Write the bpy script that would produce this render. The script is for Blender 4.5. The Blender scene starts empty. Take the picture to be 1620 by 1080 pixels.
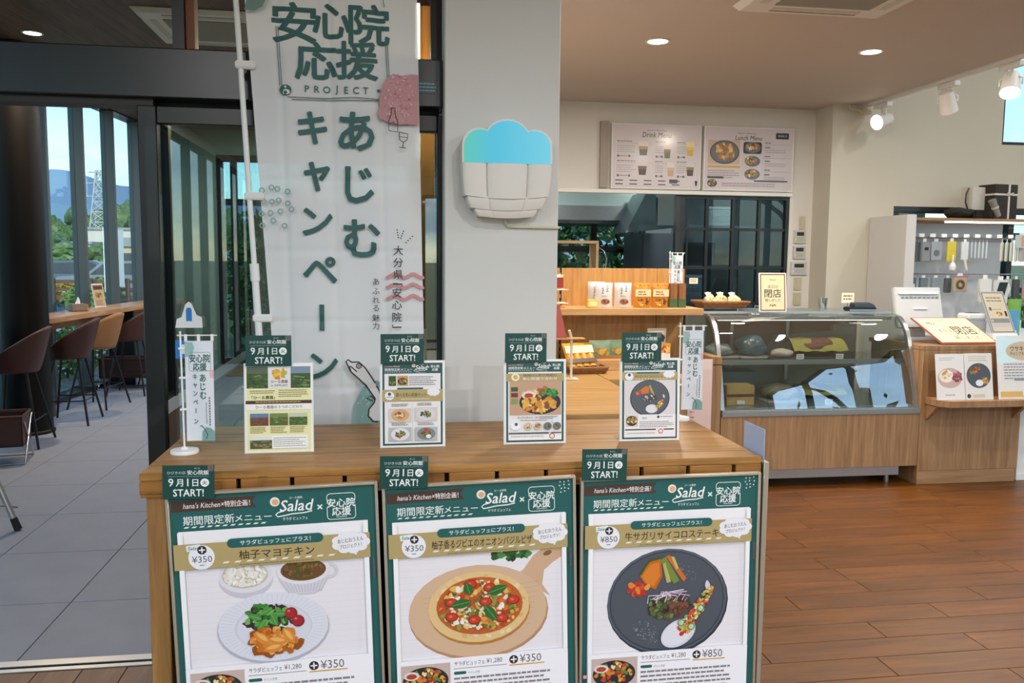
import bpy, bmesh, math, random
from mathutils import Vector, Matrix
sc = bpy.context.scene
C = sc.collection
PI = math.pi

# ------------------------------------------------------------------ camera
cam_data = bpy.data.cameras.new('camera')
cam = bpy.data.objects.new('camera', cam_data)
C.objects.link(cam)
cam_data.sensor_width = 36.0
cam_data.lens = 36.0 * 1326.0 / 1620.0
cam_data.clip_start = 0.05
cam_data.clip_end = 3000
def look(yaw, pitch, roll, loc):
    cy, sy, cp, sp = math.cos(yaw), math.sin(yaw), math.cos(pitch), math.sin(pitch)
    f = Vector((sy*cp, cy*cp, -sp)); r = Vector((cy, -sy, 0)); u = r.cross(f)
    c, s = math.cos(roll), math.sin(roll)
    R, U = c*r + s*u, -s*r + c*u
    m = Matrix((R, U, -f)).transposed().to_4x4()
    m.translation = loc
    return m
cam.matrix_world = look(math.radians(8.553), math.radians(5.547), math.radians(0.5), Vector((0, 0, 1.52)))
sc.camera = cam

# ------------------------------------------------------------------ sky, sun, exposure
sc.view_settings.view_transform = 'Standard'
sc.view_settings.look = 'None'
sc.view_settings.exposure = 0.36
sc.view_settings.gamma = 1.0
sc.view_settings.use_curve_mapping = False

SUN_EL, SUN_AZ = math.radians(33), math.radians(168)      # azimuth measured clockwise from +Y: behind the photographer
world = bpy.data.worlds.new('sky'); sc.world = world
world.use_nodes = True
wn, wl = world.node_tree.nodes, world.node_tree.links
wn.clear()
w_out = wn.new('ShaderNodeOutputWorld'); w_bg = wn.new('ShaderNodeBackground')
w_sky = wn.new('ShaderNodeTexSky'); w_sky.sky_type = 'NISHITA'; w_sky.sun_disc = False
w_sky.sun_elevation = SUN_EL; w_sky.sun_rotation = SUN_AZ
w_sky.air_density = 1.0; w_sky.dust_density = 0.4; w_sky.ozone_density = 4.0
w_co = wn.new('ShaderNodeTexCoord'); w_map = wn.new('ShaderNodeMapping'); w_map.inputs['Scale'].default_value = (1.0, 1.0, 3.2)
w_noise = wn.new('ShaderNodeTexNoise'); w_noise.inputs['Scale'].default_value = 3.2; w_noise.inputs['Detail'].default_value = 7; w_noise.inputs['Roughness'].default_value = 0.62
w_ramp = wn.new('ShaderNodeValToRGB'); w_ramp.color_ramp.elements[0].position = 0.42; w_ramp.color_ramp.elements[1].position = 0.66
w_mix = wn.new('ShaderNodeMixRGB'); w_mix.inputs[2].default_value = (2.5, 3.5, 4.6, 1)
wl.new(w_co.outputs['Generated'], w_map.inputs['Vector']); wl.new(w_map.outputs['Vector'], w_noise.inputs['Vector'])
wl.new(w_noise.outputs['Fac'], w_ramp.inputs['Fac']); wl.new(w_ramp.outputs['Color'], w_mix.inputs[0])
wl.new(w_sky.outputs['Color'], w_mix.inputs[1]); wl.new(w_mix.outputs[0], w_bg.inputs['Color'])
w_bg.inputs['Strength'].default_value = 0.24
wl.new(w_bg.outputs[0], w_out.inputs['Surface'])

sun_l = bpy.data.lights.new('sun', 'SUN'); sun_l.energy = 2.6; sun_l.angle = math.radians(0.6); sun_l.color = (1.0, 0.86, 0.68)
sun = bpy.data.objects.new('sun', sun_l); C.objects.link(sun)
sun_dir = Vector((math.sin(SUN_AZ)*math.cos(SUN_EL), math.cos(SUN_AZ)*math.cos(SUN_EL), math.sin(SUN_EL)))
sun.rotation_euler = sun_dir.to_track_quat('Z', 'Y').to_euler()
sun.location = (2, -12, 9)

# ------------------------------------------------------------------ colour and material helpers
def lin(c):
    c = c.lstrip('#')
    v = [int(c[i:i+2], 16)/255 for i in (0, 2, 4)]
    return tuple((x/12.92 if x <= 0.04045 else ((x+0.055)/1.055)**2.4) for x in v) + (1.0,)
MATS = {}
def pbsdf(name):
    m = bpy.data.materials.new(name); m.use_nodes = True
    return m, m.node_tree.nodes, m.node_tree.links, m.node_tree.nodes['Principled BSDF']
def mat(name, col, rough=0.6, metal=0.0, var=0.0, scale=8.0, bump=0.0, bscale=60.0, spec=0.5, coat=0.0, trans=0.0):
    if name in MATS: return MATS[name]
    m, n, l, b = pbsdf(name)
    c = lin(col)
    b.inputs['Base Color'].default_value = c
    b.inputs['Roughness'].default_value = rough
    b.inputs['Metallic'].default_value = metal
    b.inputs['Specular IOR Level'].default_value = spec
    b.inputs['Coat Weight'].default_value = coat
    b.inputs['Transmission Weight'].default_value = trans
    if var or bump:
        tc = n.new('ShaderNodeTexCoord')
    if var:
        t = n.new('ShaderNodeTexNoise'); t.inputs['Scale'].default_value = scale; t.inputs['Detail'].default_value = 5
        l.new(tc.outputs['Object'], t.inputs['Vector'])
        mx = n.new('ShaderNodeMixRGB'); mx.blend_type = 'MIX'
        mx.inputs[1].default_value = tuple(x*(1-var) for x in c[:3]) + (1,)
        mx.inputs[2].default_value = tuple(min(1, x*(1+var)) for x in c[:3]) + (1,)
        l.new(t.outputs['Fac'], mx.inputs[0]); l.new(mx.outputs[0], b.inputs['Base Color'])
    if bump:
        t2 = n.new('ShaderNodeTexNoise'); t2.inputs['Scale'].default_value = bscale; t2.inputs['Detail'].default_value = 4
        l.new(tc.outputs['Object'], t2.inputs['Vector'])
        bp = n.new('ShaderNodeBump'); bp.inputs['Strength'].default_value = bump; bp.inputs['Distance'].default_value = 0.01
        l.new(t2.outputs['Fac'], bp.inputs['Height']); l.new(bp.outputs['Normal'], b.inputs['Normal'])
    MATS[name] = m
    return m
def wood(name, c1, c2, axis='X', scale=1.0, rough=0.5, objvar=0.0, stretch=14.0, coat=0.0):
    """grain runs along axis"""
    if name in MATS: return MATS[name]
    m, n, l, b = pbsdf(name)
    tc = n.new('ShaderNodeTexCoord'); mp = n.new('ShaderNodeMapping')
    s = [stretch*scale]*3; s['XYZ'.index(axis)] = scale*0.9
    mp.inputs['Scale'].default_value = s
    oi = n.new('ShaderNodeObjectInfo')
    add = n.new('ShaderNodeVectorMath'); add.operation = 'ADD'
    mul = n.new('ShaderNodeMath'); mul.operation = 'MULTIPLY'; mul.inputs[1].default_value = 37.0 if objvar else 0.0
    l.new(oi.outputs['Random'], mul.inputs[0])
    l.new(tc.outputs['Object'], add.inputs[0]); l.new(mul.outputs[0], add.inputs[1])
    l.new(add.outputs[0], mp.inputs['Vector'])
    t = n.new('ShaderNodeTexNoise'); t.inputs['Scale'].default_value = 2.2; t.inputs['Detail'].default_value = 8; t.inputs['Roughness'].default_value = 0.62; t.inputs['Distortion'].default_value = 0.6
    l.new(mp.outputs[0], t.inputs['Vector'])
    r = n.new('ShaderNodeValToRGB'); r.color_ramp.elements[0].position = 0.32; r.color_ramp.elements[1].position = 0.7
    r.color_ramp.elements[0].color = lin(c2); r.color_ramp.elements[1].color = lin(c1)
    l.new(t.outputs['Fac'], r.inputs['Fac'])
    out = r.outputs['Color']
    if objvar:
        hsv = n.new('ShaderNodeHueSaturation')
        mr = n.new('ShaderNodeMapRange'); mr.inputs[3].default_value = 1-objvar; mr.inputs[4].default_value = 1+objvar
        l.new(oi.outputs['Random'], mr.inputs[0]); l.new(mr.outputs[0], hsv.inputs['Value'])
        l.new(out, hsv.inputs['Color']); out = hsv.outputs['Color']
    l.new(out, b.inputs['Base Color'])
    b.inputs['Roughness'].default_value = rough; b.inputs['Coat Weight'].default_value = coat
    bp = n.new('ShaderNodeBump'); bp.inputs['Strength'].default_value = 0.12; bp.inputs['Distance'].default_value = 0.004
    l.new(t.outputs['Fac'], bp.inputs['Height']); l.new(bp.outputs['Normal'], b.inputs['Normal'])
    MATS[name] = m
    return m
def glass(name, tint='#f4fbfa', base=0.05, ior=1.5, rough=0.0):
    """thin architectural glass: see-through with a fresnel mirror"""
    if name in MATS: return MATS[name]
    m = bpy.data.materials.new(name); m.use_nodes = True
    n, l = m.node_tree.nodes, m.node_tree.links; n.clear()
    o = n.new('ShaderNodeOutputMaterial'); mx = n.new('ShaderNodeMixShader'); tr = n.new('ShaderNodeBsdfTransparent'); g = n.new('ShaderNodeBsdfGlossy')
    fr = n.new('ShaderNodeLayerWeight'); pw = n.new('ShaderNodeMath'); pw.operation = 'POWER'; pw.inputs[1].default_value = 5.0
    ad = n.new('ShaderNodeMath'); ad.operation = 'MULTIPLY_ADD'; ad.use_clamp = True; ad.inputs[1].default_value = 0.9; ad.inputs[2].default_value = base
    l.new(fr.outputs['Facing'], pw.inputs[0])
    tr.inputs['Color'].default_value = lin(tint); g.inputs['Roughness'].default_value = rough
    l.new(pw.outputs[0], ad.inputs[0]); l.new(ad.outputs[0], mx.inputs[0]); l.new(tr.outputs[0], mx.inputs[1]); l.new(g.outputs[0], mx.inputs[2]); l.new(mx.outputs[0], o.inputs['Surface'])
    MATS[name] = m
    return m
def emit(name, col, strength):
    if name in MATS: return MATS[name]
    m = bpy.data.materials.new(name); m.use_nodes = True
    n, l = m.node_tree.nodes, m.node_tree.links; n.clear()
    o = n.new('ShaderNodeOutputMaterial'); e = n.new('ShaderNodeEmission')
    e.inputs['Color'].default_value = lin(col); e.inputs['Strength'].default_value = strength
    l.new(e.outputs[0], o.inputs['Surface']); MATS[name] = m
    return m

# ------------------------------------------------------------------ mesh helpers
class MB:
    def __init__(s): s.v = []; s.f = []
    def add(s, vs, fs):
        o = len(s.v); s.v += [tuple(p) for p in vs]; s.f += [tuple(i+o for i in f) for f in fs]; return s
    def box(s, x0, x1, y0, y1, z0, z1):
        return s.add([(x0,y0,z0),(x1,y0,z0),(x1,y1,z0),(x0,y1,z0),(x0,y0,z1),(x1,y0,z1),(x1,y1,z1),(x0,y1,z1)],
                     [(0,3,2,1),(4,5,6,7),(0,1,5,4),(1,2,6,5),(2,3,7,6),(3,0,4,7)])
    def hexa(s, p):
        return s.add(p, [(0,3,2,1),(4,5,6,7),(0,1,5,4),(1,2,6,5),(2,3,7,6),(3,0,4,7)])
    def cyl(s, p0, p1, r0, r1=None, n=16, caps=True):
        r1 = r0 if r1 is None else r1
        p0, p1 = Vector(p0), Vector(p1); d = (p1-p0).normalized()
        a = d.orthogonal().normalized(); b = d.cross(a)
        vs = []
        for p, r in ((p0, r0), (p1, r1)):
            for k in range(n):
                t = 2*PI*k/n; vs.append(p + a*math.cos(t)*r + b*math.sin(t)*r)
        fs = [(k, (k+1) % n, n+(k+1) % n, n+k) for k in range(n)]
        if caps: fs += [tuple(range(n-1, -1, -1)), tuple(range(n, 2*n))]
        return s.add(vs, fs)
    def tube(s, path, r, n=8, caps=True):
        P = [Vector(p) for p in path]; rings = []; ref = None
        for i, p in enumerate(P):
            d = (P[min(i+1, len(P)-1)] - P[max(i-1, 0)]).normalized()
            a = d.orthogonal().normalized() if ref is None else (ref - d*ref.dot(d)).normalized()
            ref = a; b = d.cross(a)
            rings.append([p + a*math.cos(2*PI*k/n)*r + b*math.sin(2*PI*k/n)*r for k in range(n)])
        vs = [v for g in rings for v in g]; fs = []
        for i in range(len(P)-1):
            for k in range(n):
                fs.append((i*n+k, i*n+(k+1) % n, (i+1)*n+(k+1) % n, (i+1)*n+k))
        if caps: fs += [tuple(range(n-1, -1, -1)), tuple(range((len(P)-1)*n, len(P)*n))]
        return s.add(vs, fs)
    def lathe(s, prof, n=24, c=(0,0,0), caps=True):
        vs = [(c[0]+r*math.cos(2*PI*k/n), c[1]+r*math.sin(2*PI*k/n), c[2]+z) for r, z in prof for k in range(n)]
        fs = []
        for i in range(len(prof)-1):
            for k in range(n): fs.append((i*n+k, i*n+(k+1) % n, (i+1)*n+(k+1) % n, (i+1)*n+k))
        if caps: fs += [tuple(range(n-1, -1, -1)), tuple(range((len(prof)-1)*n, len(prof)*n))]
        return s.add(vs, fs)
    def prism(s, pts, fn, t0, t1):
        """polygon pts (a,b) swept from t0 to t1; fn(a,b,t) -> xyz"""
        n = len(pts)
        return s.add([fn(a, b, t0) for a, b in pts] + [fn(a, b, t1) for a, b in pts],
                     [tuple(range(n-1, -1, -1)), tuple(range(n, 2*n))] + [(k, (k+1) % n, n+(k+1) % n, n+k) for k in range(n)])
    def grid(s, fn, nu, nv):
        vs = [fn(i/nu, j/nv) for j in range(nv+1) for i in range(nu+1)]
        return s.add(vs, [(j*(nu+1)+i, j*(nu+1)+i+1, (j+1)*(nu+1)+i+1, (j+1)*(nu+1)+i) for j in range(nv) for i in range(nu)])
    def blob(s, c, r, seed=0, amp=0.15, sub=2, flat=None):
        rnd = random.Random(seed)
        bm = bmesh.new(); bmesh.ops.create_icosphere(bm, subdivisions=sub, radius=1)
        ph = [rnd.uniform(0, 6.3) for _ in range(6)]
        vs = []
        for v in bm.verts:
            p = v.co; k = 1 + amp*(math.sin(3*p.x+ph[0])*math.sin(3*p.y+ph[1]) + math.sin(4*p.z+ph[2])*math.sin(5*p.x+ph[3]))
            q = [p.x*r[0]*k, p.y*r[1]*k, p.z*r[2]*k]
            if flat is not None: q[2] = max(q[2], flat)
            vs.append((c[0]+q[0], c[1]+q[1], c[2]+q[2]))
        bm.verts.index_update()
        fs = [tuple(v.index for v in f.verts) for f in bm.faces]; bm.free()
        return s.add(vs, fs)
    def mesh(s, name, smooth=False, bevel=0.0, seg=2):
        me = bpy.data.meshes.new(name); me.from_pydata(s.v, [], s.f); 
        bm = bmesh.new(); bm.from_mesh(me)
        bmesh.ops.recalc_face_normals(bm, faces=bm.faces)
        if bevel:
            bm.edges.ensure_lookup_table()
            es = [e for e in bm.edges if len(e.link_faces) == 2 and e.calc_face_angle(0) > 0.5]
            bmesh.ops.bevel(bm, geom=es, offset=bevel, segments=seg, affect='EDGES', clamp_overlap=True)
        bm.to_mesh(me); bm.free()
        if smooth or bevel:
            me.polygons.foreach_set('use_smooth', [True]*len(me.polygons))
            me.set_sharp_from_angle(angle=math.radians(40))
        me.update()
        return me
    def build(s, name, m, parent=None, loc=(0,0,0), rot=None, smooth=False, bevel=0.0, seg=2):
        return link(name, s.mesh(name, smooth, bevel, seg), m, parent, loc, rot)
def link(name, me, m, parent=None, loc=(0,0,0), rot=None):
    o = bpy.data.objects.new(name, me)
    if m is not None and not me.materials: me.materials.append(m)
    C.objects.link(o); o.location = loc
    if rot is not None: o.rotation_euler = rot
    if parent is not None: o.parent = parent
    return o
def tag(o, label, cat, group=None):
    o['label'] = label; o['category'] = cat
    if group: o['group'] = group
    return o
def thing(name, label, cat, loc=(0,0,0), rotz=0.0, group=None, rot=None):
    o = bpy.data.objects.new(name, None); C.objects.link(o); o.empty_display_size = 0.05
    o.location = loc; o.rotation_euler = rot if rot else (0, 0, rotz)
    return tag(o, label, cat, group)
def struct(o):
    o['kind'] = 'structure'; return o
def sroot(name, loc=(0,0,0)):
    o = bpy.data.objects.new(name, None); C.objects.link(o); o.empty_display_size = 0.05; o.location = loc
    return struct(o)
def dup(root, loc=None, rotz=None, label=None, group=None):
    r = root.copy(); C.objects.link(r)
    if loc is not None: r.location = loc
    if rotz is not None: r.rotation_euler = (0, 0, rotz)
    if label: r['label'] = label
    if group: r['group'] = group
    for ch in list(root.children):
        c = ch.copy(); C.objects.link(c); c.parent = r
        for g in ch.children:
            d = g.copy(); C.objects.link(d); d.parent = c
    return r

# ------------------------------------------------------------------ flat print (posters, cards, labels)
def print_mat(name, rough, coat=0.0):
    m, n, l, b = pbsdf(name)
    a = n.new('ShaderNodeVertexColor'); a.layer_name = 'Col'
    l.new(a.outputs['Color'], b.inputs['Base Color']); b.inputs['Roughness'].default_value = rough
    b.inputs['Coat Weight'].default_value = coat; b.inputs['Coat Roughness'].default_value = 0.15
    return m
M_PRINT = print_mat('printed paper', 0.55)
M_PRINT_GLOSS = print_mat('printed laminated paper', 0.4, 0.35)
TXT = {}
_tc = bpy.data.curves.new('lettering', 'FONT'); _tc.resolution_u = 2
_to = bpy.data.objects.new('lettering', _tc); C.objects.link(_to)
def glyphs(s, bold):
    k = (s, bold)
    if k not in TXT:
        _tc.body = s; _tc.offset = bold
        bpy.context.view_layer.update()
        e = _to.evaluated_get(bpy.context.evaluated_depsgraph_get()); m = e.to_mesh()
        vs = [(v.co.x, v.co.y) for v in m.vertices]; fs = [tuple(p.vertices) for p in m.polygons]
        e.to_mesh_clear()
        TXT[k] = (vs, fs)
    return TXT[k]
class Print:
    """coordinates in millimetres, u to the right, v downwards from the sheet's top left corner"""
    def __init__(s, w, h): s.w, s.h = w, h; s.v = []; s.f = []; s.c = []; s.k = 0; s.step = 0.04
    def _add(s, pts, faces, col):
        o = len(s.v); z = s.k*s.step
        s.v += [(p[0], p[1], z) for p in pts]; cc = lin(col)
        for f in faces: s.f.append(tuple(i+o for i in f)); s.c.append(cc)
    def layer(s, n=1): s.k += n; return s
    def poly(s, pts, col, up=True):
        if up: s.k += 1
        s._add(pts, [tuple(range(len(pts)))], col); return s
    def rect(s, u0, v0, u1, v1, col, up=True, rot=0):
        pts = [(u0,v0),(u1,v0),(u1,v1),(u0,v1)]
        if rot:
            c, sn = math.cos(rot), math.sin(rot); cu, cv = (u0+u1)/2, (v0+v1)/2
            pts = [(cu+(a-cu)*c-(b-cv)*sn, cv+(a-cu)*sn+(b-cv)*c) for a, b in pts]
        return s.poly(pts, col, up)
    def ell(s, u, v, ru, rv, col, rot=0, n=28, up=True, a0=0, a1=2*PI):
        c, sn = math.cos(rot), math.sin(rot); pts = []
        for k in range(n):
            t = a0 + (a1-a0)*k/(n if a1-a0 > 6.2 else n-1); x, y = ru*math.cos(t), rv*math.sin(t)
            pts.append((u+x*c-y*sn, v+x*sn+y*c))
        return s.poly(pts, col, up)
    def rrect(s, u0, v0, u1, v1, r, col, up=True):
        pts = []
        for cu, cv, a in ((u1-r, v0+r, -PI/2), (u1-r, v1-r, 0), (u0+r, v1-r, PI/2), (u0+r, v0+r, PI)):
            for k in range(5): t = a + k*PI/8; pts.append((cu+r*math.cos(t), cv+r*math.sin(t)))
        return s.poly(pts, col, up)
    def line(s, pts, w, col, up=True, closed=False):
        if up: s.k += 1
        P = [Vector((a, b)) for a, b in pts]
        if closed: P.append(P[0])
        L, R = [], []
        for i, p in enumerate(P):
            d = (P[min(i+1, len(P)-1)] - P[max(i-1, 0)])
            if d.length < 1e-9: d = Vector((1, 0))
            d.normalize(); nn = Vector((-d.y, d.x))*w/2
            L.append(p+nn); R.append(p-nn)
        n = len(P)
        s._add([(q.x, q.y) for q in L+R], [(i, i+1, n+i+1, n+i) for i in range(n-1)], col); return s
    def ring(s, u, v, ru, rv, w, col, n=28):
        return s.line([(u+ru*math.cos(2*PI*k/n), v+rv*math.sin(2*PI*k/n)) for k in range(n)], w, col, closed=True)
    def blobs(s, u, v, ru, rv, n, size, cols, seed=1, rot=0, asp=0.7):
        rnd = random.Random(seed)
        for i in range(n):
            t, q = rnd.uniform(0, 2*PI), math.sqrt(rnd.random())
            x, y = ru*q*math.cos(t), rv*q*math.sin(t)
            x, y = x*math.cos(rot)-y*math.sin(rot), x*math.sin(rot)+y*math.cos(rot)
            r = size*rnd.uniform(0.55, 1.3); a0 = rnd.uniform(0, PI); col = rnd.choice(cols)
            m = 8; pts = []
            for k in range(m):
                tt = 2*PI*k/m; rr = r*rnd.uniform(0.75, 1.2)
                px, py = rr*math.cos(tt), rr*asp*math.sin(tt)
                pts.append((u+x+px*math.cos(a0)-py*math.sin(a0), v+y+px*math.sin(a0)+py*math.cos(a0)))
            if i % 6 == 0: s.k += 1
            s.poly(pts, col, up=False); s.k += 0.15
        s.k = math.ceil(s.k); return s
    def leaf(s, u, v, l, w, rot, col, vein=None):
        pts = []
        for k in range(9): t = k/8; pts.append((l*(t-0.5), w*math.sin(PI*t)**0.8))
        for k in range(7, 0, -1): t = k/8; pts.append((l*(t-0.5), -w*math.sin(PI*t)**0.8))
        c, sn = math.cos(rot), math.sin(rot)
        s.poly([(u+x*c-y*sn, v+x*sn+y*c) for x, y in pts], col)
        if vein: s.line([(u-l*0.42*c, v-l*0.42*sn), (u+l*0.42*c, v+l*0.42*sn)], w*0.12, vein)
        return s
    def dashes(s, u0, u1, v, w, h, gap, col, slant=0.6):
        s.k += 1; u = u0
        while u < u1:
            s._add([(u+h*slant, v), (u+w+h*slant, v), (u+w, v+h), (u, v+h)], [(0,1,2,3)], col); u += w+gap
        return s
    def lines(s, u0, u1, v0, n, dv, h, col, seed=3, ragged=0.25):
        """fine print too small to read"""
        rnd = random.Random(seed); s.k += 1
        for i in range(n):
            u = u0; end = u1 - (u1-u0)*ragged*rnd.random()
            while u < end:
                w = rnd.uniform(1.5, 4.0)*h; w = min(w, end-u)
                s._add([(u, v0+i*dv), (u+w, v0+i*dv), (u+w, v0+i*dv+h), (u, v0+i*dv+h)], [(0,1,2,3)], col); u += w+h*0.5
        return s
    def text(s, t, u, v, size, col, width=None, align='L', bold=0.0, shear=0.0, rot=0.0, height=None):
        vs, fs = glyphs(t, 0.0)
        if not vs: return s
        x0, x1 = min(p[0] for p in vs), max(p[0] for p in vs)
        sx = size if width is None else width/(x1-x0)
        tot = (x1-x0)*sx; off = {'L': 0, 'C': -tot/2, 'R': -tot}[align]
        c, sn = math.cos(rot), math.sin(rot); pts = []
        for x, y in vs:
            a = (x-x0)*sx + off + shear*y*size; b = -y*size
            pts.append((u+a*c+b*sn, v-a*sn+b*c))
        s.k += 1
        if bold:                                        # heavier strokes: the letter shape repeated around itself
            m = 8 if size > 60 else 4; r = bold*size*0.8
            for i in range(m):
                a = 2*PI*(i+0.5)/m; s._add([(p[0]+r*math.cos(a), p[1]+r*math.sin(a)) for p in pts], fs, col); s.k += 0.5
            if m == 8: s._add(pts, fs, col)
        else: s._add(pts, fs, col)
        return s
    def build(s, name, parent, origin=(0,0), fn=None, m=None, cut=None):
        """default placing: x = u - origin_u, z = origin_v - v, facing -Y"""
        if fn is None: fn = lambda u, v, k: ((u-origin[0])/1000, -k/1000, (origin[1]-v)/1000)
        me = bpy.data.meshes.new(name)
        me.from_pydata([fn(*p) for p in s.v] if not cut else [p for p in s.v], [], s.f)
        at = me.color_attributes.new('Col', 'FLOAT_COLOR', 'CORNER')
        buf = []
        for p, cc in zip(me.polygons, s.c): buf += list(cc)*p.loop_total
        at.data.foreach_set('color', buf)
        if cut:
            bm = bmesh.new(); bm.from_mesh(me)
            for ax, val in cut:
                bmesh.ops.bisect_plane(bm, geom=bm.verts[:]+bm.edges[:]+bm.faces[:], plane_co=(val, val, 0), plane_no=(1,0,0) if ax == 'u' else (0,1,0))
            for vv in bm.verts: vv.co = fn(*vv.co)
            bm.to_mesh(me); bm.free()
        me.update()
        return link(name, me, m or M_PRINT, parent)

# ================================================================== materials of the place
M_WALL = mat('painted plaster', '#dedbd6', 0.85, var=0.03, scale=3, bump=0.05, bscale=180)
M_WALL_COOL = mat('column paint', '#d9d8d5', 0.8, var=0.02, scale=3, bump=0.04, bscale=200)
M_CEIL = mat('ceiling paint', '#c3b5a8', 0.7, var=0.03, scale=2)
M_BEIGE = mat('beige wall paint', '#cdc8ba', 0.85, var=0.03, scale=2, bump=0.05, bscale=180)
M_BLACK = mat('black anodised aluminium', '#16191b', 0.35, 0.0, spec=0.5, coat=0.2)
M_BLACKGLOSS = mat('black satin panel', '#1b1f20', 0.33, 0.0, spec=0.6)
M_FINGREY = mat('dark grey fin paint', '#5b696c', 0.5)
M_WHITE = mat('white lacquer', '#e9e7e3', 0.4)
M_WHITEPL = mat('white plastic', '#f0f0ee', 0.35)
M_STEEL = mat('brushed stainless steel', '#b9bbb9', 0.3, 0.9, var=0.08, scale=30)
M_DARK = mat('dark void', '#0d0c0b', 0.9)
M_PLANK = wood('oak floor plank', '#74420b', '#4b2804', 'X', 1.2, 0.42, objvar=0.14, stretch=9)
M_PLANKY = wood('oak floor plank lengthwise', '#96704e', '#6f4e34', 'Y', 1.2, 0.45, objvar=0.1, stretch=9)
M_FLOORBASE = wood('floor underlay', '#6a4320', '#4a2c12', 'X', 1.0, 0.5, stretch=9)
M_TILE = mat('grey stone tile', '#8f97a6', 0.5, var=0.12, scale=5, bump=0.08, bscale=60)
M_GROUT = mat('tile joint', '#5b5d60', 0.9)
M_CEILWOOD = wood('ceiling timber', '#6e4f3f', '#4a3329', 'Y', 1.0, 0.5, objvar=0.12, stretch=10)
M_GLASS = glass('clear window glass', '#f2faf9', 0.02)
M_GLASS_DOOR = glass('door glass', '#dde8e6', 0.20)
M_GLASS_CASE = glass('showcase glass', '#f3faf9', 0.38)
M_ACRYL = glass('clear acrylic', '#fbfdfd', 0.02, 1.45)
M_OAKCASE = wood('counter oak laminate', '#b18a62', '#8a6440', 'Z', 1.0, 0.5, stretch=16)
M_TABLEWOOD = wood('display table wood', '#c28f4c', '#8a5c26', 'X', 1.4, 0.42, stretch=12)
M_TABLEFRONT = wood('display table front wood', '#b47c3f', '#85541f', 'X', 1.6, 0.45, stretch=10)
M_LIGHTWOOD = wood('light shelf wood', '#d8ad76', '#b98a52', 'X', 1.2, 0.5, stretch=14)
M_BACKWOOD = wood('shelf back panel wood', '#cf9c5c', '#ab7638', 'Z', 1.0, 0.5, stretch=12)
M_BARWOOD = wood('bar top wood', '#caa37c', '#a67c55', 'Y', 1.0, 0.45, stretch=10)

# ================================================================== the shop room
# main room: x from -2.1 to 8.4, y from -8 to 7.3; cafe room behind the glass front: y from 3.2 to 12.4
o = struct(MB().box(-2.2, 8.5, -8.1, 3.2, -0.10, -0.008).box(0.62, 8.5, 3.2, 7.5, -0.10, -0.008).build('floor', M_FLOORBASE))
rnd = random.Random(7)
plank_meshes = {}
def plank(l, w, m, along):
    k = (round(l, 3), round(w, 3), along)
    if k not in plank_meshes:
        a, b = (l-0.003, w-0.003) if along == 'X' else (w-0.003, l-0.003)
        plank_meshes[k] = MB().box(-a/2, a/2, -b/2, b/2, -0.012, 0).mesh('plank', bevel=0.0012, seg=1)
        plank_meshes[k].materials.append(m)
    return plank_meshes[k]
PW, PL = 0.15, 0.91
def row_planks(x_lo, x_hi, y0, shift):
    x = x_lo - shift
    while x < x_hi:
        a, b = max(x, x_lo), min(x+PL, x_hi)
        if b-a > 0.02: link('plank', plank(b-a, PW, M_PLANK, 'X'), M_PLANK, o, ((a+b)/2, y0+PW/2, 0))
        x += PL
y = 1.675
while y < 5.95:
    lo = -0.62 if y < 3.15 else 0.64
    row_planks(lo, 5.2 if y < 5.0 else 4.9, y, rnd.choice([0.0, 0.23, 0.45, 0.66]) + rnd.uniform(0, 0.1)); y += PW
x = -2.06
while x < -0.64:
    w = min(0.157, -0.62-x)
    for ya, yb in ((1.675, 2.42), (2.42, 3.17)): link('plank', plank(yb-ya, w, M_PLANKY, 'Y'), M_PLANKY, o, (x+w/2, (ya+yb)/2, 0))
    x += w

cf = struct(MB().box(-4.6, 0.62, 3.2, 12.6, -0.10, -0.006).build('floor', M_GROUT))
xs = [-1.385+0.56*k for k in range(-6, 5)]; ys = [3.82+0.68*k for k in range(-1, 14)]
tile_me = {}
for i in range(len(xs)-1):
    for j in range(len(ys)-1):
        a, b, c, d = xs[i], min(xs[i+1], 0.62), max(ys[j], 3.24), min(ys[j+1], 12.5)
        if b-a < 0.05 or d-c < 0.05: continue
        k = (round(b-a, 3), round(d-c, 3))
        if k not in tile_me:
            tile_me[k] = MB().box(-(b-a)/2+0.002, (b-a)/2-0.002, -(d-c)/2+0.002, (d-c)/2-0.002, -0.008, 0).mesh('tile', bevel=0.0015, seg=1)
            tile_me[k].materials.append(M_TILE)
        link('tile', tile_me[k], M_TILE, cf, ((a+b)/2, (c+d)/2, 0))

# ceilings
struct(MB().box(-2.2, 4.14, -8.1, 3.14, 2.9, 3.05).box(0.62, 4.14, 3.14, 7.3, 2.9, 3.05).build('ceiling', M_CEIL))
struct(MB().box(4.14, 8.5, -8.1, 7.2, 4.6, 4.7).build('ceiling', M_WALL))
struct(MB().box(4.14, 4.2, -8.1, 7.0, 2.9, 4.6).build('trim_1', M_WALL))
cw = struct(MB().prism([(-3.98, 3.2), (0.62, 3.2), (0.62, 12.6), (-3.22, 12.6)], lambda a, b, c: (a, b, c), 3.30, 3.42).build('ceiling', M_DARK))
strip = MB().box(-0.052, 0.052, -4.4, 4.4, 0, 0.03).mesh('plank', bevel=0.002, seg=1); strip.materials.append(M_CEILWOOD)
for k in range(40):
    link('plank', strip, M_CEILWOOD, cw, (-3.45+0.106*k, 7.7, 3.267), (0, 0, -math.radians(4.6)))

# ---- column and partition
struct(MB().box(0.207, 0.62, 3.02, 3.45, 0, 2.9).build('wall_column', M_WALL_COOL, bevel=0.004, seg=1))
struct(MB().box(0.50, 0.62, 3.45, 12.5, 0, 3.3).build('wall_partition', M_WALL))
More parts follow.
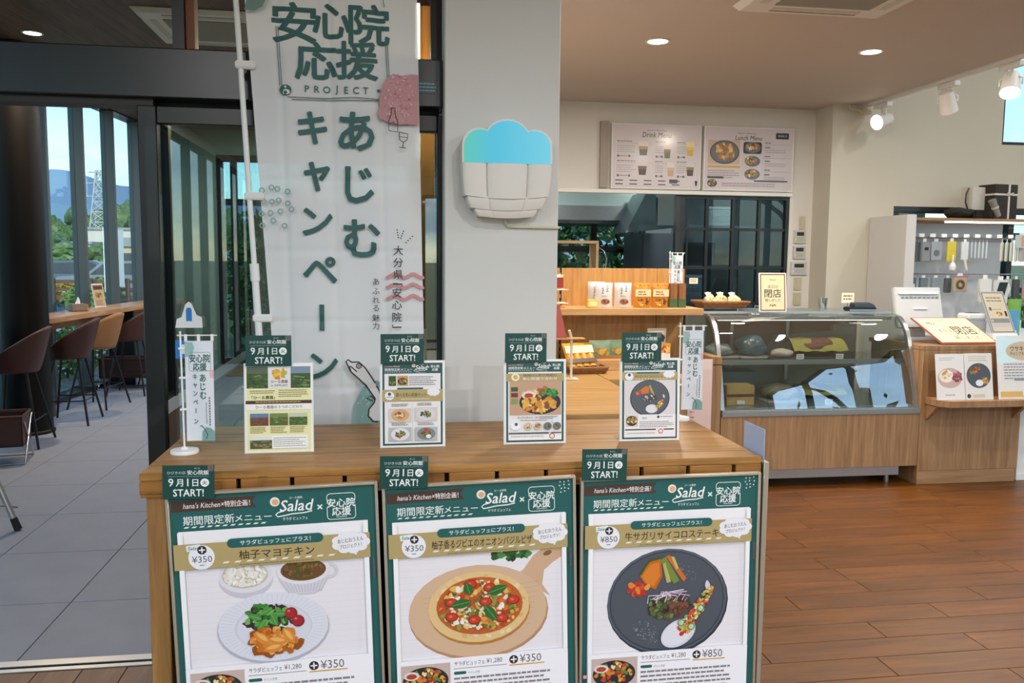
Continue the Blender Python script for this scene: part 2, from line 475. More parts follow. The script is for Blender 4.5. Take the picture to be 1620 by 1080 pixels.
# ---- back wall with serving opening and kitchen door
bw = MB()
bw.box(0.62, 3.88, 7.3, 7.42, 2.125, 2.9)                # above the opening
bw.box(3.66, 3.88, 7.3, 7.42, 0, 2.125)                  # right of the door
bw.box(0.62, 2.58, 7.3, 7.42, 0, 1.06)                   # under the serving hatch
struct(bw.build('wall_back', M_WALL))
struct(MB().box(0.62, 3.66, 7.26, 7.30, 2.115, 2.15).build('trim_2', M_WHITE, bevel=0.003, seg=1))
# ---- right part of the back wall, standing forward of the hatch wall, with two windows
rw = MB()
rw.box(3.88, 4.5, 7.0, 7.42, 0, 4.6)
rw.box(4.5, 8.5, 7.0, 7.12, 2.03, 2.60)
rw.box(4.5, 5.53, 7.0, 7.12, 2.60, 4.6)
rw.box(5.53, 8.5, 7.0, 7.12, 4.2, 4.6)
rw.box(4.5, 8.5, 7.0, 7.12, 0, 0.75)
rw.box(7.6, 8.5, 7.0, 7.12, 0.75, 2.03)
struct(rw.build('wall_right_back', M_BEIGE))
def window_frame(name, x0, x1, y, z0, z1, mull_x=(), mull_z=(), t=0.05, d=0.06, m=None, g=None):
    r = sroot(name, (x0, y, z0))
    w, h = x1-x0, z1-z0
    fr = MB().box(0, w, 0, d, 0, t).box(0, w, 0, d, h-t, h).box(0, t, 0, d, t, h-t).box(w-t, w, 0, d, t, h-t)
    fr.build('window_frame', m or M_BLACK, r, bevel=0.003, seg=1)
    for a in mull_x: MB().box(a-x0-t/2, a-x0+t/2, 0, d, t, h-t).build('mullion', m or M_BLACK, r)
    for a in mull_z: MB().box(t, w-t, 0.005, d-0.005, a-z0-t/2, a-z0+t/2).build('transom', m or M_BLACK, r)
    xs_ = [x0]+list(mull_x)+[x1]; zs_ = [z0]+list(mull_z)+[z1]
    for i in range(len(xs_)-1):
        for j in range(len(zs_)-1):
            MB().box(xs_[i]-x0+t/2, xs_[i+1]-x0-t/2, d/2-0.003, d/2+0.003, zs_[j]-z0+t/2, zs_[j+1]-z0-t/2).build('pane', g or M_GLASS, r)
    return r
window_frame('window_1', 5.53, 8.5, 7.02, 2.60, 4.2, (7.0,), (), 0.03)
window_frame('window_2', 4.5, 7.6, 7.0, 0.75, 2.03, (5.68, 6.65), (1.28, 1.78), 0.055, 0.08)

# ---- left wall of the shop: tall windows between fins (mirrored in the door glass)
def side_window(name, x, y0, y1, z0, z1, step, m=None, fd=0.09, fw=0.05):
    r = sroot(name, (x, y0, z0)); L, h = y1-y0, z1-z0
    MB().box(-0.03, 0.03, 0, L, 0, 0.06).box(-0.03, 0.03, 0, L, h-0.06, h).build('window_frame', M_BLACK, r)
    n = max(1, round(L/step))
    for k in range(n+1): MB().box(-fd/2, fd/2, L*k/n-fw/2, L*k/n+fw/2, 0, h).build('mullion', m or M_BLACK, r)
    for k in range(n): MB().box(-0.004, 0.004, L*k/n+fw/2, L*(k+1)/n-fw/2, 0.06, h-0.06).build('pane', M_GLASS, r)
    return r
struct(MB().box(-2.2, -2.1, -8.0, 3.0, 2.78, 2.9).box(-2.2, -2.1, -8.0, 3.0, 0, 0.12).box(-2.2, -2.1, -8.1, -7.6, 0.12, 2.78).box(-2.2, -2.1, 2.6, 3.14, 0.12, 2.78).build('wall_left', M_WALL))
side_window('window_3', -2.15, -7.6, 2.6, 0.12, 2.78, 0.85)
# ---- wall behind the photographer and the right-hand wall, mostly glass
bk = MB().box(-2.2, 8.5, -8.1, -8.0, 0, 0.1).box(-2.2, 4.14, -8.1, -8.0, 2.6, 2.9).box(4.14, 8.5, -8.1, -8.0, 4.2, 4.6)
bk.box(-2.2, 0.6, -8.1, -8.0, 0.1, 2.6).box(3.9, 4.14, -8.1, -8.0, 0.1, 4.2).box(8.2, 8.5, -8.1, -8.0, 0.1, 4.2)
struct(bk.build('wall_behind', M_WALL))
window_frame('window_4', 0.6, 3.9, -8.08, 0.1, 2.6, (1.7, 2.8), (), 0.06)
window_frame('window_5', 4.14, 8.2, -8.08, 0.1, 4.2, (5.5, 6.85), (2.4,), 0.07)
struct(MB().box(8.4, 8.5, -8.0, 7.0, 0, 0.3).box(8.4, 8.5, -8.0, 7.0, 4.3, 4.6).box(8.4, 8.5, 3.6, 7.0, 0.3, 4.3).box(8.4, 8.5, -8.0, -6.6, 0.3, 4.3).build('wall_right', M_WALL))
side_window('window_6', 8.45, -6.6, 3.6, 0.3, 4.3, 1.7, fd=0.12, fw=0.08)

# ================================================================== glass front between shop and cafe
GY = 3.14
d1 = sroot('door_1', (-0.855, GY, 0))
# header beam
hb = struct(MB().box(-2.6, 0.207, GY-0.03, GY+0.14, 2.068, 2.236).build('trim_3', M_BLACKGLOSS, bevel=0.004, seg=1))
MB().box(-2.6, -0.8, GY+0.0, GY+0.10, 2.045, 2.068).build('door_rail', mat('rail dark', '#2b2522', 0.5), hb)
MB().box(0.118, 0.186, -0.002, 0.0, 0, 0.042).build('rating_plate', mat('teal plate', '#33515a', 0.4), hb, (0, GY-0.0305, 2.115))
pp = Print(68, 42); pp.lines(4, 64, 6, 3, 12, 3.5, '#9fb7bd', 5, 0.1)
pp.build('print', hb, (0, 0), fn=lambda u, v, k: (0.118+u/1000, GY-0.033-k/1000, 2.157-v/1000))
# sliding leaf pushed to the right: stiles, rails, pane
MB().box(0, 0.064, 0, 0.05, 0.02, 2.045).build('stile', M_BLACK, d1, bevel=0.003, seg=1)
MB().box(1.043, 1.062, 0, 0.05, 0.02, 2.045).build('stile', M_BLACK, d1, bevel=0.003, seg=1)
MB().box(0.064, 1.043, 0.002, 0.048, 1.985, 2.045).build('top_rail', M_BLACK, d1, bevel=0.003, seg=1)
MB().box(0.064, 1.043, 0.002, 0.048, 0.02, 0.11).build('bottom_rail', M_BLACK, d1, bevel=0.003, seg=1)
MB().box(0.064, 1.043, 0.022, 0.028, 0.11, 1.985).build('pane', M_GLASS_DOOR, d1)
# fixed panel just behind it
d2 = sroot('door_2', (-0.80, GY+0.07, 0))
MB().box(0.0, 0.03, 0, 0.045, 0.0, 2.068).build('stile', M_BLACK, d2)
MB().box(0.985, 1.0, 0, 0.045, 0.0, 2.068).build('stile', M_BLACK, d2)
MB().box(0.03, 0.985, 0.02, 0.026, 0.08, 2.03).build('pane', M_GLASS, d2)
MB().box(0.03, 0.985, 0, 0.045, 0, 0.08).build('bottom_rail', M_BLACK, d2)
MB().box(0.03, 0.985, 0, 0.045, 2.03, 2.068).build('top_rail', M_BLACK, d2)
# floor track
tr = struct(MB().box(-2.6, 0.207, GY+0.03, GY+0.055, 0, 0.004).box(-2.6, 0.207, GY+0.075, GY+0.12, 0, 0.004).build('trim_4', mat('track aluminium', '#c9ced0', 0.35, 0.8)))
MB().box(-2.6, 0.207, GY+0.055, GY+0.075, -0.004, 0.001).build('track_groove', M_DARK, tr)
# transom lights above the beam
tw = sroot('window_7', (-2.6, GY+0.03, 2.236))
TH = 2.9-2.236
for a in (0.0, 1.864, 2.767): MB().box(a, a+0.04, 0, 0.06, 0, TH).build('mullion', M_BLACK, tw)
MB().box(1.906, 1.935, 0.02, 0.08, 0, TH).build('mullion', wood('mullion timber', '#8a4f22', '#6d3b17', 'Z', 1, 0.5), tw)
MB().box(0.04, 1.864, 0.028, 0.034, 0, TH).build('pane', M_GLASS, tw)
MB().box(1.935, 2.767, 0.028, 0.034, 0, TH).build('pane', M_GLASS, tw)
# stickers on the door glass
for lbl, x, z, shp in (('white and blue house-shaped sticker on the door glass above the small flag', -0.70, 1.318, 'tri'), ('small square blue sticker on the door glass beside the small flag', -0.728, 1.19, 'sq')):
    t = thing('door_sticker', lbl, 'sticker', (x, GY-0.001, z), group=None)
    if shp == 'tri':
        MB().prism([(-0.048, -0.05), (-0.042, -0.018), (-0.026, -0.012), (-0.012, 0.034), (0.0, 0.044), (0.01, 0.036), (0.026, -0.004), (0.044, -0.012), (0.046, -0.05)], lambda a, b, c: (a, c, b), -0.0008, 0).build('backing', M_WHITEPL, t)
        MB().prism([(-0.010, -0.026), (0.010, -0.026), (0.010, 0.014), (0.006, 0.022), (-0.006, 0.022), (-0.010, 0.014)], lambda a, b, c: (a, c, b), -0.0016, -0.0009).build('motif', mat('sticker blue', '#2f7fd0', 0.4), t)
    else:
        MB().box(-0.022, 0.022, -0.0008, 0, -0.033, 0.033).build('backing', mat('sticker blue', '#2f7fd0', 0.4), t)
        MB().box(0.0, 0.018, -0.0016, -0.0009, -0.016, 0.018).build('motif', M_WHITEPL, t)

# ================================================================== cafe room shell
WS = math.tan(math.radians(4.6))                                    # the bar window runs a little askew
def wx(y, off=0.0): return -3.39 + WS*(y-9.1) + off
cw1 = sroot('window_8', (0, 0, 0))
fin_y = [9.17+0.84*k for k in range(-7, 4)]
for yk in fin_y:
    a, b = wx(yk), yk
    MB().hexa([(a-0.12, b-0.03, 0), (a+0.02, b-0.03, 0), (a+0.02, b+0.03, 0), (a-0.12, b+0.03, 0), (a-0.12, b-0.03, 3.3), (a+0.02, b-0.03, 3.3), (a+0.02, b+0.03, 3.3), (a-0.12, b+0.03, 3.3)]).build('mullion', M_FINGREY, cw1)
for i in range(len(fin_y)-1):
    a, b = fin_y[i]+0.03, fin_y[i+1]-0.03
    MB().hexa([(wx(a)-0.07, a, 0.05), (wx(a)-0.064, a, 0.05), (wx(b)-0.064, b, 0.05), (wx(b)-0.07, b, 0.05), (wx(a)-0.07, a, 3.25), (wx(a)-0.064, a, 3.25), (wx(b)-0.064, b, 3.25), (wx(b)-0.07, b, 3.25)]).build('pane', M_GLASS, cw1)
MB().hexa([(wx(3.2)-0.16, 3.2, 0), (wx(3.2)+0.03, 3.2, 0), (wx(12.4)+0.03, 12.4, 0), (wx(12.4)-0.16, 12.4, 0), (wx(3.2)-0.16, 3.2, 0.05), (wx(3.2)+0.03, 3.2, 0.05), (wx(12.4)+0.03, 12.4, 0.05), (wx(12.4)-0.16, 12.4, 0.05)]).build('window_sill', M_BLACK, cw1)
MB().hexa([(wx(3.2)-0.16, 3.2, 3.25), (wx(3.2)+0.03, 3.2, 3.25), (wx(12.4)+0.03, 12.4, 3.25), (wx(12.4)-0.16, 12.4, 3.25), (wx(3.2)-0.16, 3.2, 3.30), (wx(3.2)+0.03, 3.2, 3.30), (wx(12.4)+0.03, 12.4, 3.30), (wx(12.4)-0.16, 12.4, 3.30)]).build('window_head', M_BLACK, cw1)
# far wall of the cafe: a plain panel, then a glazed door
struct(MB().box(-3.3, -2.35, 12.4, 12.5, 0, 3.3).box(-2.35, 0.5, 12.4, 12.5, 2.95, 3.3).build('wall_cafe_end', mat('grey green panel', '#8f9a8f', 0.5, var=0.05)))
window_frame('window_9', -2.35, 0.5, 12.42, 0.0, 2.95, (-2.12, -1.0), (2.3,), 0.09, 0.07)
struct(MB().box(-4.6, -2.6, 3.05, 3.2, 0, 3.3).box(-2.6, 0.62, 3.05, 3.2, 2.9, 3.3).build('wall_cafe_front', M_BLACK))
# structural round column in front of the bar
pc = MB().lathe([(0.20, 0), (0.20, 0.02), (0.185, 0.03), (0.185, 3.265)], 32, (-3.06, 7.69, 0)).build('trim_5', mat('column black', '#0b0c0d', 0.5, spec=0.25), smooth=True)
struct(pc)
# entrance mat at the far door
t = tag(MB().box(-2.05, -0.9, 11.1, 12.1, 0.0005, 0.012).build('door_mat', mat('coir mat', '#8f7250', 0.95, var=0.2, scale=60, bump=0.4), bevel=0.003, seg=1), 'brown coir door mat on the grey tiles at the far glass door', 'mat')

# ================================================================== kitchen shell behind the hatch
M_KIT = mat('kitchen wall', '#a9b1b2', 0.6)
struct(MB().box(0.62, 1.6, 10.0, 10.1, 0, 2.7).box(3.15, 5.0, 10.0, 10.1, 0, 2.7).box(1.6, 3.15, 10.0, 10.1, 0, 0.95).box(1.6, 3.15, 10.0, 10.1, 2.35, 2.7).box(5.0, 5.1, 7.42, 10.1, 0, 2.7).build('wall_kitchen', M_KIT))
struct(MB().box(0.62, 5.0, 7.42, 10.0, -0.1, 0).build('floor', mat('kitchen floor', '#6d7072', 0.5)))
struct(MB().box(0.62, 5.0, 7.42, 10.0, 2.6, 2.7).build('ceiling', M_KIT))
window_frame('window_10', 1.6, 3.15, 10.0, 0.95, 2.35, (2.5,), (1.66,), 0.07, 0.08, g=M_GLASS)
# black grid sliding door of the kitchen
dk = sroot('door_3', (2.58, 7.31, 0))
x0_ = 2.58
MB().box(0, 0.08, 0, 0.06, 0, 2.115).box(1.05, 1.08, 0, 0.06, 0, 2.115).box(0.08, 1.05, 0, 0.06, 2.085, 2.115).build('door_frame', M_BLACK, dk)
for a in (0.285, 0.535, 0.785): MB().box(a, a+0.028, 0.01, 0.05, 0, 2.085).build('mullion', M_BLACK, dk)
for zz in (0.3, 0.75, 1.14, 1.465, 1.815): MB().box(0.08, 1.05, 0.012, 0.048, zz-0.012, zz+0.012).build('transom', M_BLACK, dk)
for i, (a, b) in enumerate(((0.08, 0.285), (0.313, 0.535), (0.563, 0.785), (0.813, 1.05))):
    for c, d in ((0, 0.288), (0.312, 0.738), (0.762, 1.128), (1.152, 1.453), (1.477, 1.803), (1.827, 2.085)):
        MB().box(a, b, 0.027, 0.033, c, d).build('pane', glass('kitchen door glass', '#b9c6c8', 0.04), dk)

# ================================================================== lamps
def lamp_light(kind, name, energy, col, loc, parent=None, size=0.12, spot=None, rot=None, blend=0.5):
    l = bpy.data.lights.new(name, kind); l.energy = energy; l.color = col
    if kind == 'AREA': l.shape = 'DISK'; l.size = size
    if kind == 'SPOT': l.spot_size = spot; l.spot_blend = blend; l.shadow_soft_size = size
    o_ = bpy.data.objects.new(name, l); C.objects.link(o_); o_.location = loc
    if rot is not None: o_.rotation_euler = rot
    if parent is not None: o_.parent = parent
    return o_
M_LENS = emit('lamp lens warm', '#fff1d8', 9.0)
M_LENS_SPOT = emit('spot lens', '#fff8ee', 5.0)
WARM = (1.0, 0.89, 0.74); NEUTRAL = (1.0, 0.98, 0.95)
def downlight(x, y, z, label, power, col=WARM, r=0.062, group=None):
    t = thing('ceiling_downlight', label, 'downlight', (x, y, z), group=group)
    MB().lathe([(r+0.016, -0.001), (r+0.016, -0.005), (r+0.004, -0.007), (r, -0.004)], 32).build('trim_ring', M_WHITE, t, smooth=True)
    MB().lathe([(r, -0.0045), (r*0.5, -0.0065), (0.001, -0.007)], 32).build('lens', M_LENS, t, smooth=True)
    lamp_light('AREA', 'downlight_lamp', power, col, (0, 0, -0.02), t, size=r*2)
    return t
downlight(1.70, 5.24, 2.9, 'round glowing downlight in the tan ceiling right of the white column', 30)
downlight(3.15, 5.24, 2.9, 'round glowing downlight in the tan ceiling nearest the track spotlights', 26)
for k, (x, y, p) in enumerate(((-1.0, 0.2, 18), (0.9, 0.8, 18), (2.8, 1.4, 20), (-1.0, -2.0, 62), (0.9, -2.0, 62), (2.8, -2.0, 62))):  # lamps added out of view to brighten the posters and column
    downlight(x, y, 2.9, 'added fill downlight in the shop ceiling out of view above the photographer', p, NEUTRAL if y > 0 else (0.95, 0.97, 1.0), group='added fill downlights above the photographer')
for x, y in ((1.15, 3.75), (3.3, 3.75)):  # extra lamps above the view, added to lift showcase and back wall
    downlight(x, y, 2.9, 'added fill downlight in the tan ceiling just above the top edge of view', 17, NEUTRAL, group='added fill downlights above the till area')
for x, y in ((5.6, 4.2), (7.2, 4.2), (5.6, 0.5), (7.2, 0.5)):  # unseen hall lamps added to light the beige wall
    downlight(x, y, 4.6, 'added fill downlight in the high ceiling of the right-hand hall', 30, NEUTRAL, r=0.09, group='added high hall downlights')
downlight(-2.74, 7.28, 3.265, 'round downlight in the dark timber ceiling beside the black column', 36, (1.0, 0.74, 0.5))
for x, y in ((-1.7, 9.0), (-1.7, 11.0), (-0.4, 7.8), (-0.4, 9.8)):  # cafe fill lamps, added where the header beam hides them
    downlight(x, y, 3.265, 'added unseen downlight in the cafe timber ceiling behind the header beam', 20, NEUTRAL, group='added cafe downlights')
for x, y in ((1.5, 8.2), (2.9, 8.5), (4.1, 8.6)):  # added lamps that brighten the kitchen behind hatch and door
    downlight(x, y, 2.6, 'added fill downlight in the kitchen ceiling behind the black grid door', 10, (0.9, 0.97, 1.0), r=0.045, group='added kitchen downlights')

# ================================================================== wooden display table
TX0, TX1, TY0, TY1, TZ = -0.655, 1.102, 2.31, 2.94, 0.945
t = thing('display_table', 'brown wooden display table with slotted front carrying the menu posters', 'table', ((TX0+TX1)/2, (TY0+TY1)/2, 0))
cx_, cy_ = (TX0+TX1)/2, (TY0+TY1)/2
hw, hd = (TX1-TX0)/2, (TY1-TY0)/2
for a, b in ((-hd, -hd+0.085), (-hd+0.0865, 0.06), (0.0615, hd)):
    MB().box(-hw, hw, a, b, TZ-0.022, TZ).build('tabletop_board', M_TABLEWOOD, t, bevel=0.003)
sl = [-0.655] + [-0.40+0.1416*k for k in range(11)] + [1.102]
for k in range(len(sl)-1):
    a = sl[k]-cx_ + (0.006 if k else 0); b = sl[k+1]-cx_ - (0.006 if k < len(sl)-2 else 0)
    if b-a < 0.02: continue
    y_in = 0.012 if k == 4 else 0.0
    MB().box(a, b, -hd+y_in, -hd+0.03, TZ-0.058, TZ-0.0222).build('front_block', M_TABLEFRONT, t, bevel=0.002, seg=1)
MB().box(-hw+0.002, hw-0.002, -hd+0.001, -hd+0.04, TZ-0.067, TZ-0.0582).build('front_rail', M_TABLEFRONT, t)
MB().box(-hw+0.004, hw-0.004, -hd+0.031, -hd+0.04, TZ-0.058, TZ-0.0222).build('slot_backing', M_DARK, t)
for s_ in (-1, 1):
    MB().box(s_*hw-(0.02 if s_ > 0 else 0), s_*hw+(0.02 if s_ < 0 else 0), -hd+0.04, hd, TZ-0.067, TZ-0.0222).build('side_rail', M_TABLEFRONT, t)
MB().box(-hw, hw, hd-0.02, hd, TZ-0.067, TZ-0.0222).build('back_rail', M_TABLEFRONT, t)
legm = wood('table leg wood', '#b98a52', '#8d6231', 'Z', 1.3, 0.5, stretch=10)
for sx in (-1, 1):
    for sy in (-1, 1):
        a = sx*(hw-0.04); b = sy*(hd-0.035)
        MB().box(a-0.026, a+0.026, b-0.026, b+0.026, 0, TZ-0.067).build('leg', legm, t, bevel=0.003, seg=1)
MB().box(-hw+0.07, hw-0.07, -hd+0.03, -hd+0.04, 0.10, TZ-0.067).build('front_panel', mat('black board', '#0f0e0d', 0.7), t)
MB().box(-hw+0.07, hw-0.07, -hd+0.04, hd-0.04, 0.10, 0.12).build('lower_shelf', M_TABLEFRONT, t)
for x in (-0.335, -0.02, 0.545, 0.855):
    MB().box(-0.012, 0.012, -0.004, 0, -0.012, 0.012).tube([(0, -0.004, -0.004), (0, -0.016, -0.010), (0, -0.018, -0.022), (0, -0.026, -0.024), (0, -0.030, -0.014)], 0.003, 8).build('clear_hook', M_ACRYL, t, (x-cx_, -hd, TZ-0.028), smooth=True)

# ================================================================== prints shared by the posters
TEAL, DTEAL, TAN, BROWN, CREAM = '#1f5f5c', '#0f4540', '#b7a16c', '#4a3630', '#eee6e6'
def start_card_print(w=130, h=90):
    P = Print(w, h); k = w/130
    P.rect(0, 0, w, h, '#0e4640')
    for i in range(5): P.rect(w-(16-3*i)*k, 0, w-(15-3*i)*k, 16*k, '#a98a86', up=(i == 0))
    P.text('ひびきの店', 12*k, 23*k, 9*k, '#c9d6d2', width=46*k, bold=0.005)
    P.text('あじむ', 80*k, 9.5*k, 5*k, '#d5dfdc')
    P.text('安心院飯', 62*k, 24*k, 13*k, '#f2f5f3', width=54*k, bold=0.02)
    P.rect(14*k, 29*k, 116*k, 29.8*k, '#9fbab4')
    P.text('9', 15*k, 55*k, 29*k, '#f5f6f4', bold=0.015); P.text('月', 34*k, 54*k, 22*k, '#f5f6f4', bold=0.02)
    P.text('1', 62*k, 55*k, 29*k, '#f5f6f4', bold=0.015); P.text('日', 75*k, 54*k, 22*k, '#f5f6f4', bold=0.02)
    P.ell(106*k, 46*k, 11*k, 11*k, '#f5f6f4'); P.text('火', 106*k, 51*k, 13*k, '#0e4640', align='C', bold=0.02)
    P.text('START!', 65*k, 82*k, 27*k, '#f5f6f4', width=76*k, align='C', bold=0.02)
    return P
def logo_box(P, u0, v0, u1, v1, col, size):
    r = (u1-u0)*0.12
    pts = []
    for cu, cv, a in ((u1-r, v0+r, -PI/2), (u1-r, v1-r, 0), (u0+r, v1-r, PI/2), (u0+r, v0+r, PI)):
        for k in range(5): t_ = a + k*PI/8; pts.append((cu+r*math.cos(t_), cv+r*math.sin(t_)))
    P.line(pts, (u1-u0)*0.025, col, closed=True)
    m = (u0+u1)/2; h = v1-v0
    P.rect(u0-2, v0+h*0.24, u1+2, v0+h*0.52, TEAL)
    P.text('安心院', m, v0+h*0.50, size, col, width=(u1-u0)*1.0, align='C', bold=0.03)
    P.text('応援', m, v0+h*0.83, size, col, width=(u1-u0)*0.66, align='C', bold=0.03)
    P.rect(m-h*0.2, v0+h*0.90, m+h*0.2, v0+h*0.92, col)
def salad_logo(P, u, v, k, col='#f4f6f2'):
    P.ell(u, v, 13*k, 13*k, '#f2e4d6'); P.ell(u+1*k, v+1*k, 8*k, 8*k, '#e2a884'); P.blobs(u+1*k, v+1*k, 5*k, 5*k, 10, 2*k, ['#d98f4f', '#eec9a0', '#b8c27a'], 4)
    P.text('ひーる農園', u+56*k, v-6*k, 7*k, col, align='C')
    P.text('Salad', u+12*k, v+28*k, 44*k, col, width=84*k, bold=0.018, shear=0.22)
    P.line([(u+22*k, v+27*k), (u+8*k, v+30*k), (u+1*k, v+36*k), (u+6*k, v+42*k), (u+22*k, v+40*k), (u+45*k, v+36*k), (u+75*k, v+35*k), (u+98*k, v+31*k)], 3.2*k, col)
    P.text('サラダ ビュッフェ', u+52*k, v+53*k, 10*k, col, width=66*k, align='C', bold=0.008)
def cloud(P, u, v, ru, rv, col):
    for a in range(9):
        t_ = 2*PI*a/9; P.ell(u+ru*0.72*math.cos(t_), v+rv*0.66*math.sin(t_), ru*0.34, rv*0.42, col, n=14)
    P.ell(u, v, ru*0.85, rv*0.8, col); P.poly([(u-ru*0.1, v+rv*0.7), (u+ru*0.35, v+rv*0.7), (u+ru*0.28, v+rv*1.25)], col)
def big_poster(name, price, strip, dots, food):
    P = Print(540, 765)
    P.rect(0, 0, 540, 765, TEAL)
    P.rect(17, 100, 518, 748, '#f7f2f4')
    P.poly([(4, 16), (224, 12), (212, 28), (224, 44), (4, 46)], BROWN)
    P.text("hana's Kitchen×", 34, 37, 20, '#f1ece6', width=104, bold=0.006, shear=0.18); P.text('特別企画！', 141, 37, 18, '#f1ece6', width=66, bold=0.02)
    P.text('期間限定新', 32, 81, 27, '#f1f3ee', width=132, bold=0.012, height=None); P.text('メニュー', 166, 80, 22, '#f1f3ee', width=96, bold=0.012)
    P.dashes(32, 250, 87, 11, 4, 9, '#e9eee9', 1.2)
    salad_logo(P, 272, 33, 1.0)
    P.text('×', 384, 66, 32, '#f1f3ee', bold=0.02)
    logo_box(P, 410, 20, 486, 92, '#f1f3ee', 26)
    if dots:
        rd = random.Random(3)
        for a in range(11): P.ell(505+(a % 3)*11+rd.uniform(-3, 3), 9+(a//3)*10+rd.uniform(-2, 2), 2.2, 2.2, '#e9efe9', n=8, up=(a == 0))
    # photograph area
    P.rect(30, 203, 505, strip, '#efe8ec')
    P.layer(1)
    for k in range(16): P.rect(30, 206+k*(strip-210)/16, 505, 207.2+k*(strip-210)/16, '#e9e1e5', up=False)
    P.layer(1)
    food(P)
    # paper margins, tan band and titles lie over the photograph
    P.layer(2)
    P.rect(17, 100, 30, strip, '#faf7f8'); P.rect(505, 100, 518, strip, '#faf7f8', up=False)
    P.rect(5, 132, 522, 203, TAN)
    P.rrect(143, 124, 397, 150, 13, TEAL); P.text('サラダビュッフェにプラス！', 270, 143, 15, '#e6efe9', width=186, align='C', bold=0.012)
    P.text(name, 272, 181, 27, '#3f3025', width=min(290, 27*len(name)*1.05), align='C', bold=0.012)
    P.dashes(128, 420, 186, 15, 5, 16, '#efe8dc', 1.2)
    P.lines(172, 372, 196, 1, 5, 3.2, '#8d7b52', 9, 0.0)
    P.ell(76, 170, 34, 34, '#f2f0f4'); P.rect(38, 135, 74, 151, '#e8eef0', rot=-0.08); P.text('Salad', 56, 148, 13, TEAL, width=28, align='C', shear=0.2, bold=0.01)
    P.ell(78, 150, 12, 12, '#2a2522'); P.rect(70, 148.2, 86, 151.8, '#f2f0f4'); P.rect(76.2, 142, 79.8, 158, '#f2f0f4')
    P.text('¥'+price, 77, 184, 25, '#5a5a5f', width=52, align='C'); P.rect(70, 190, 82, 193, '#9a9aa0')
    cloud(P, 470, 157, 50, 30, '#f2eff4')
    P.text('あじむおうえん', 470, 155, 14, '#6a5348', width=70, align='C', bold=0.01, rot=0.09); P.text('プロジェクト！', 470, 171, 13, '#6a5348', width=60, align='C', bold=0.01, rot=0.09)
    # price strip at the bottom
    P.rect(17, strip, 518, 748, '#faf5f8')
    P.text('サラダビュッフェ', 182, strip+24, 15, '#4a4540', width=88, bold=0.01); P.text('¥1,280', 276, strip+24, 20, '#5a5550', width=46)
    P.rect(180, strip+32, 335, strip+33.6, '#6a655f')
    P.ell(356, strip+20, 13, 13, '#2a2522'); P.rect(347, strip+18, 365, strip+22, '#f2f0f4'); P.rect(354, strip+11, 358, strip+29, '#f2f0f4')
    P.text('¥'+price, 374, strip+31, 34, '#6a6466', width=64); P.rect(343, strip+35, 447, strip+38.5, '#d8a42e')
    P.rrect(180, strip+42, 216, strip+51, 4, TEAL); P.text('ドリンク付', 222, strip+51, 9, '#4a4540', width=34)
    P.lines(180, 480, strip+60, 6, 14, 6, '#8a8084', 11, 0.12)
    P.rect(28, strip+12, 170, strip+110, '#cdb5ac'); P.ell(98, strip+62, 66, 42, '#2b2a2f'); P.blobs(98, strip+60, 58, 34, 60, 8, ['#e0a43c', '#d9832e', '#f0d9a0', '#7b3b22', '#5f8a3a', '#c6452b'], 6)
    P.ell(58, strip+44, 22, 13, '#e6dad8'); P.ell(58, strip+45, 15, 8, '#b8442e')
    P.lines(528, 534, 205, 12, 4.6, 2.4, '#8a4a52', 2, 0.3)
    for k in range(3): P.rect(3, strip+60+k*26, 14, strip+70+k*26, '#e2a3a6', up=(k == 0))
    return P
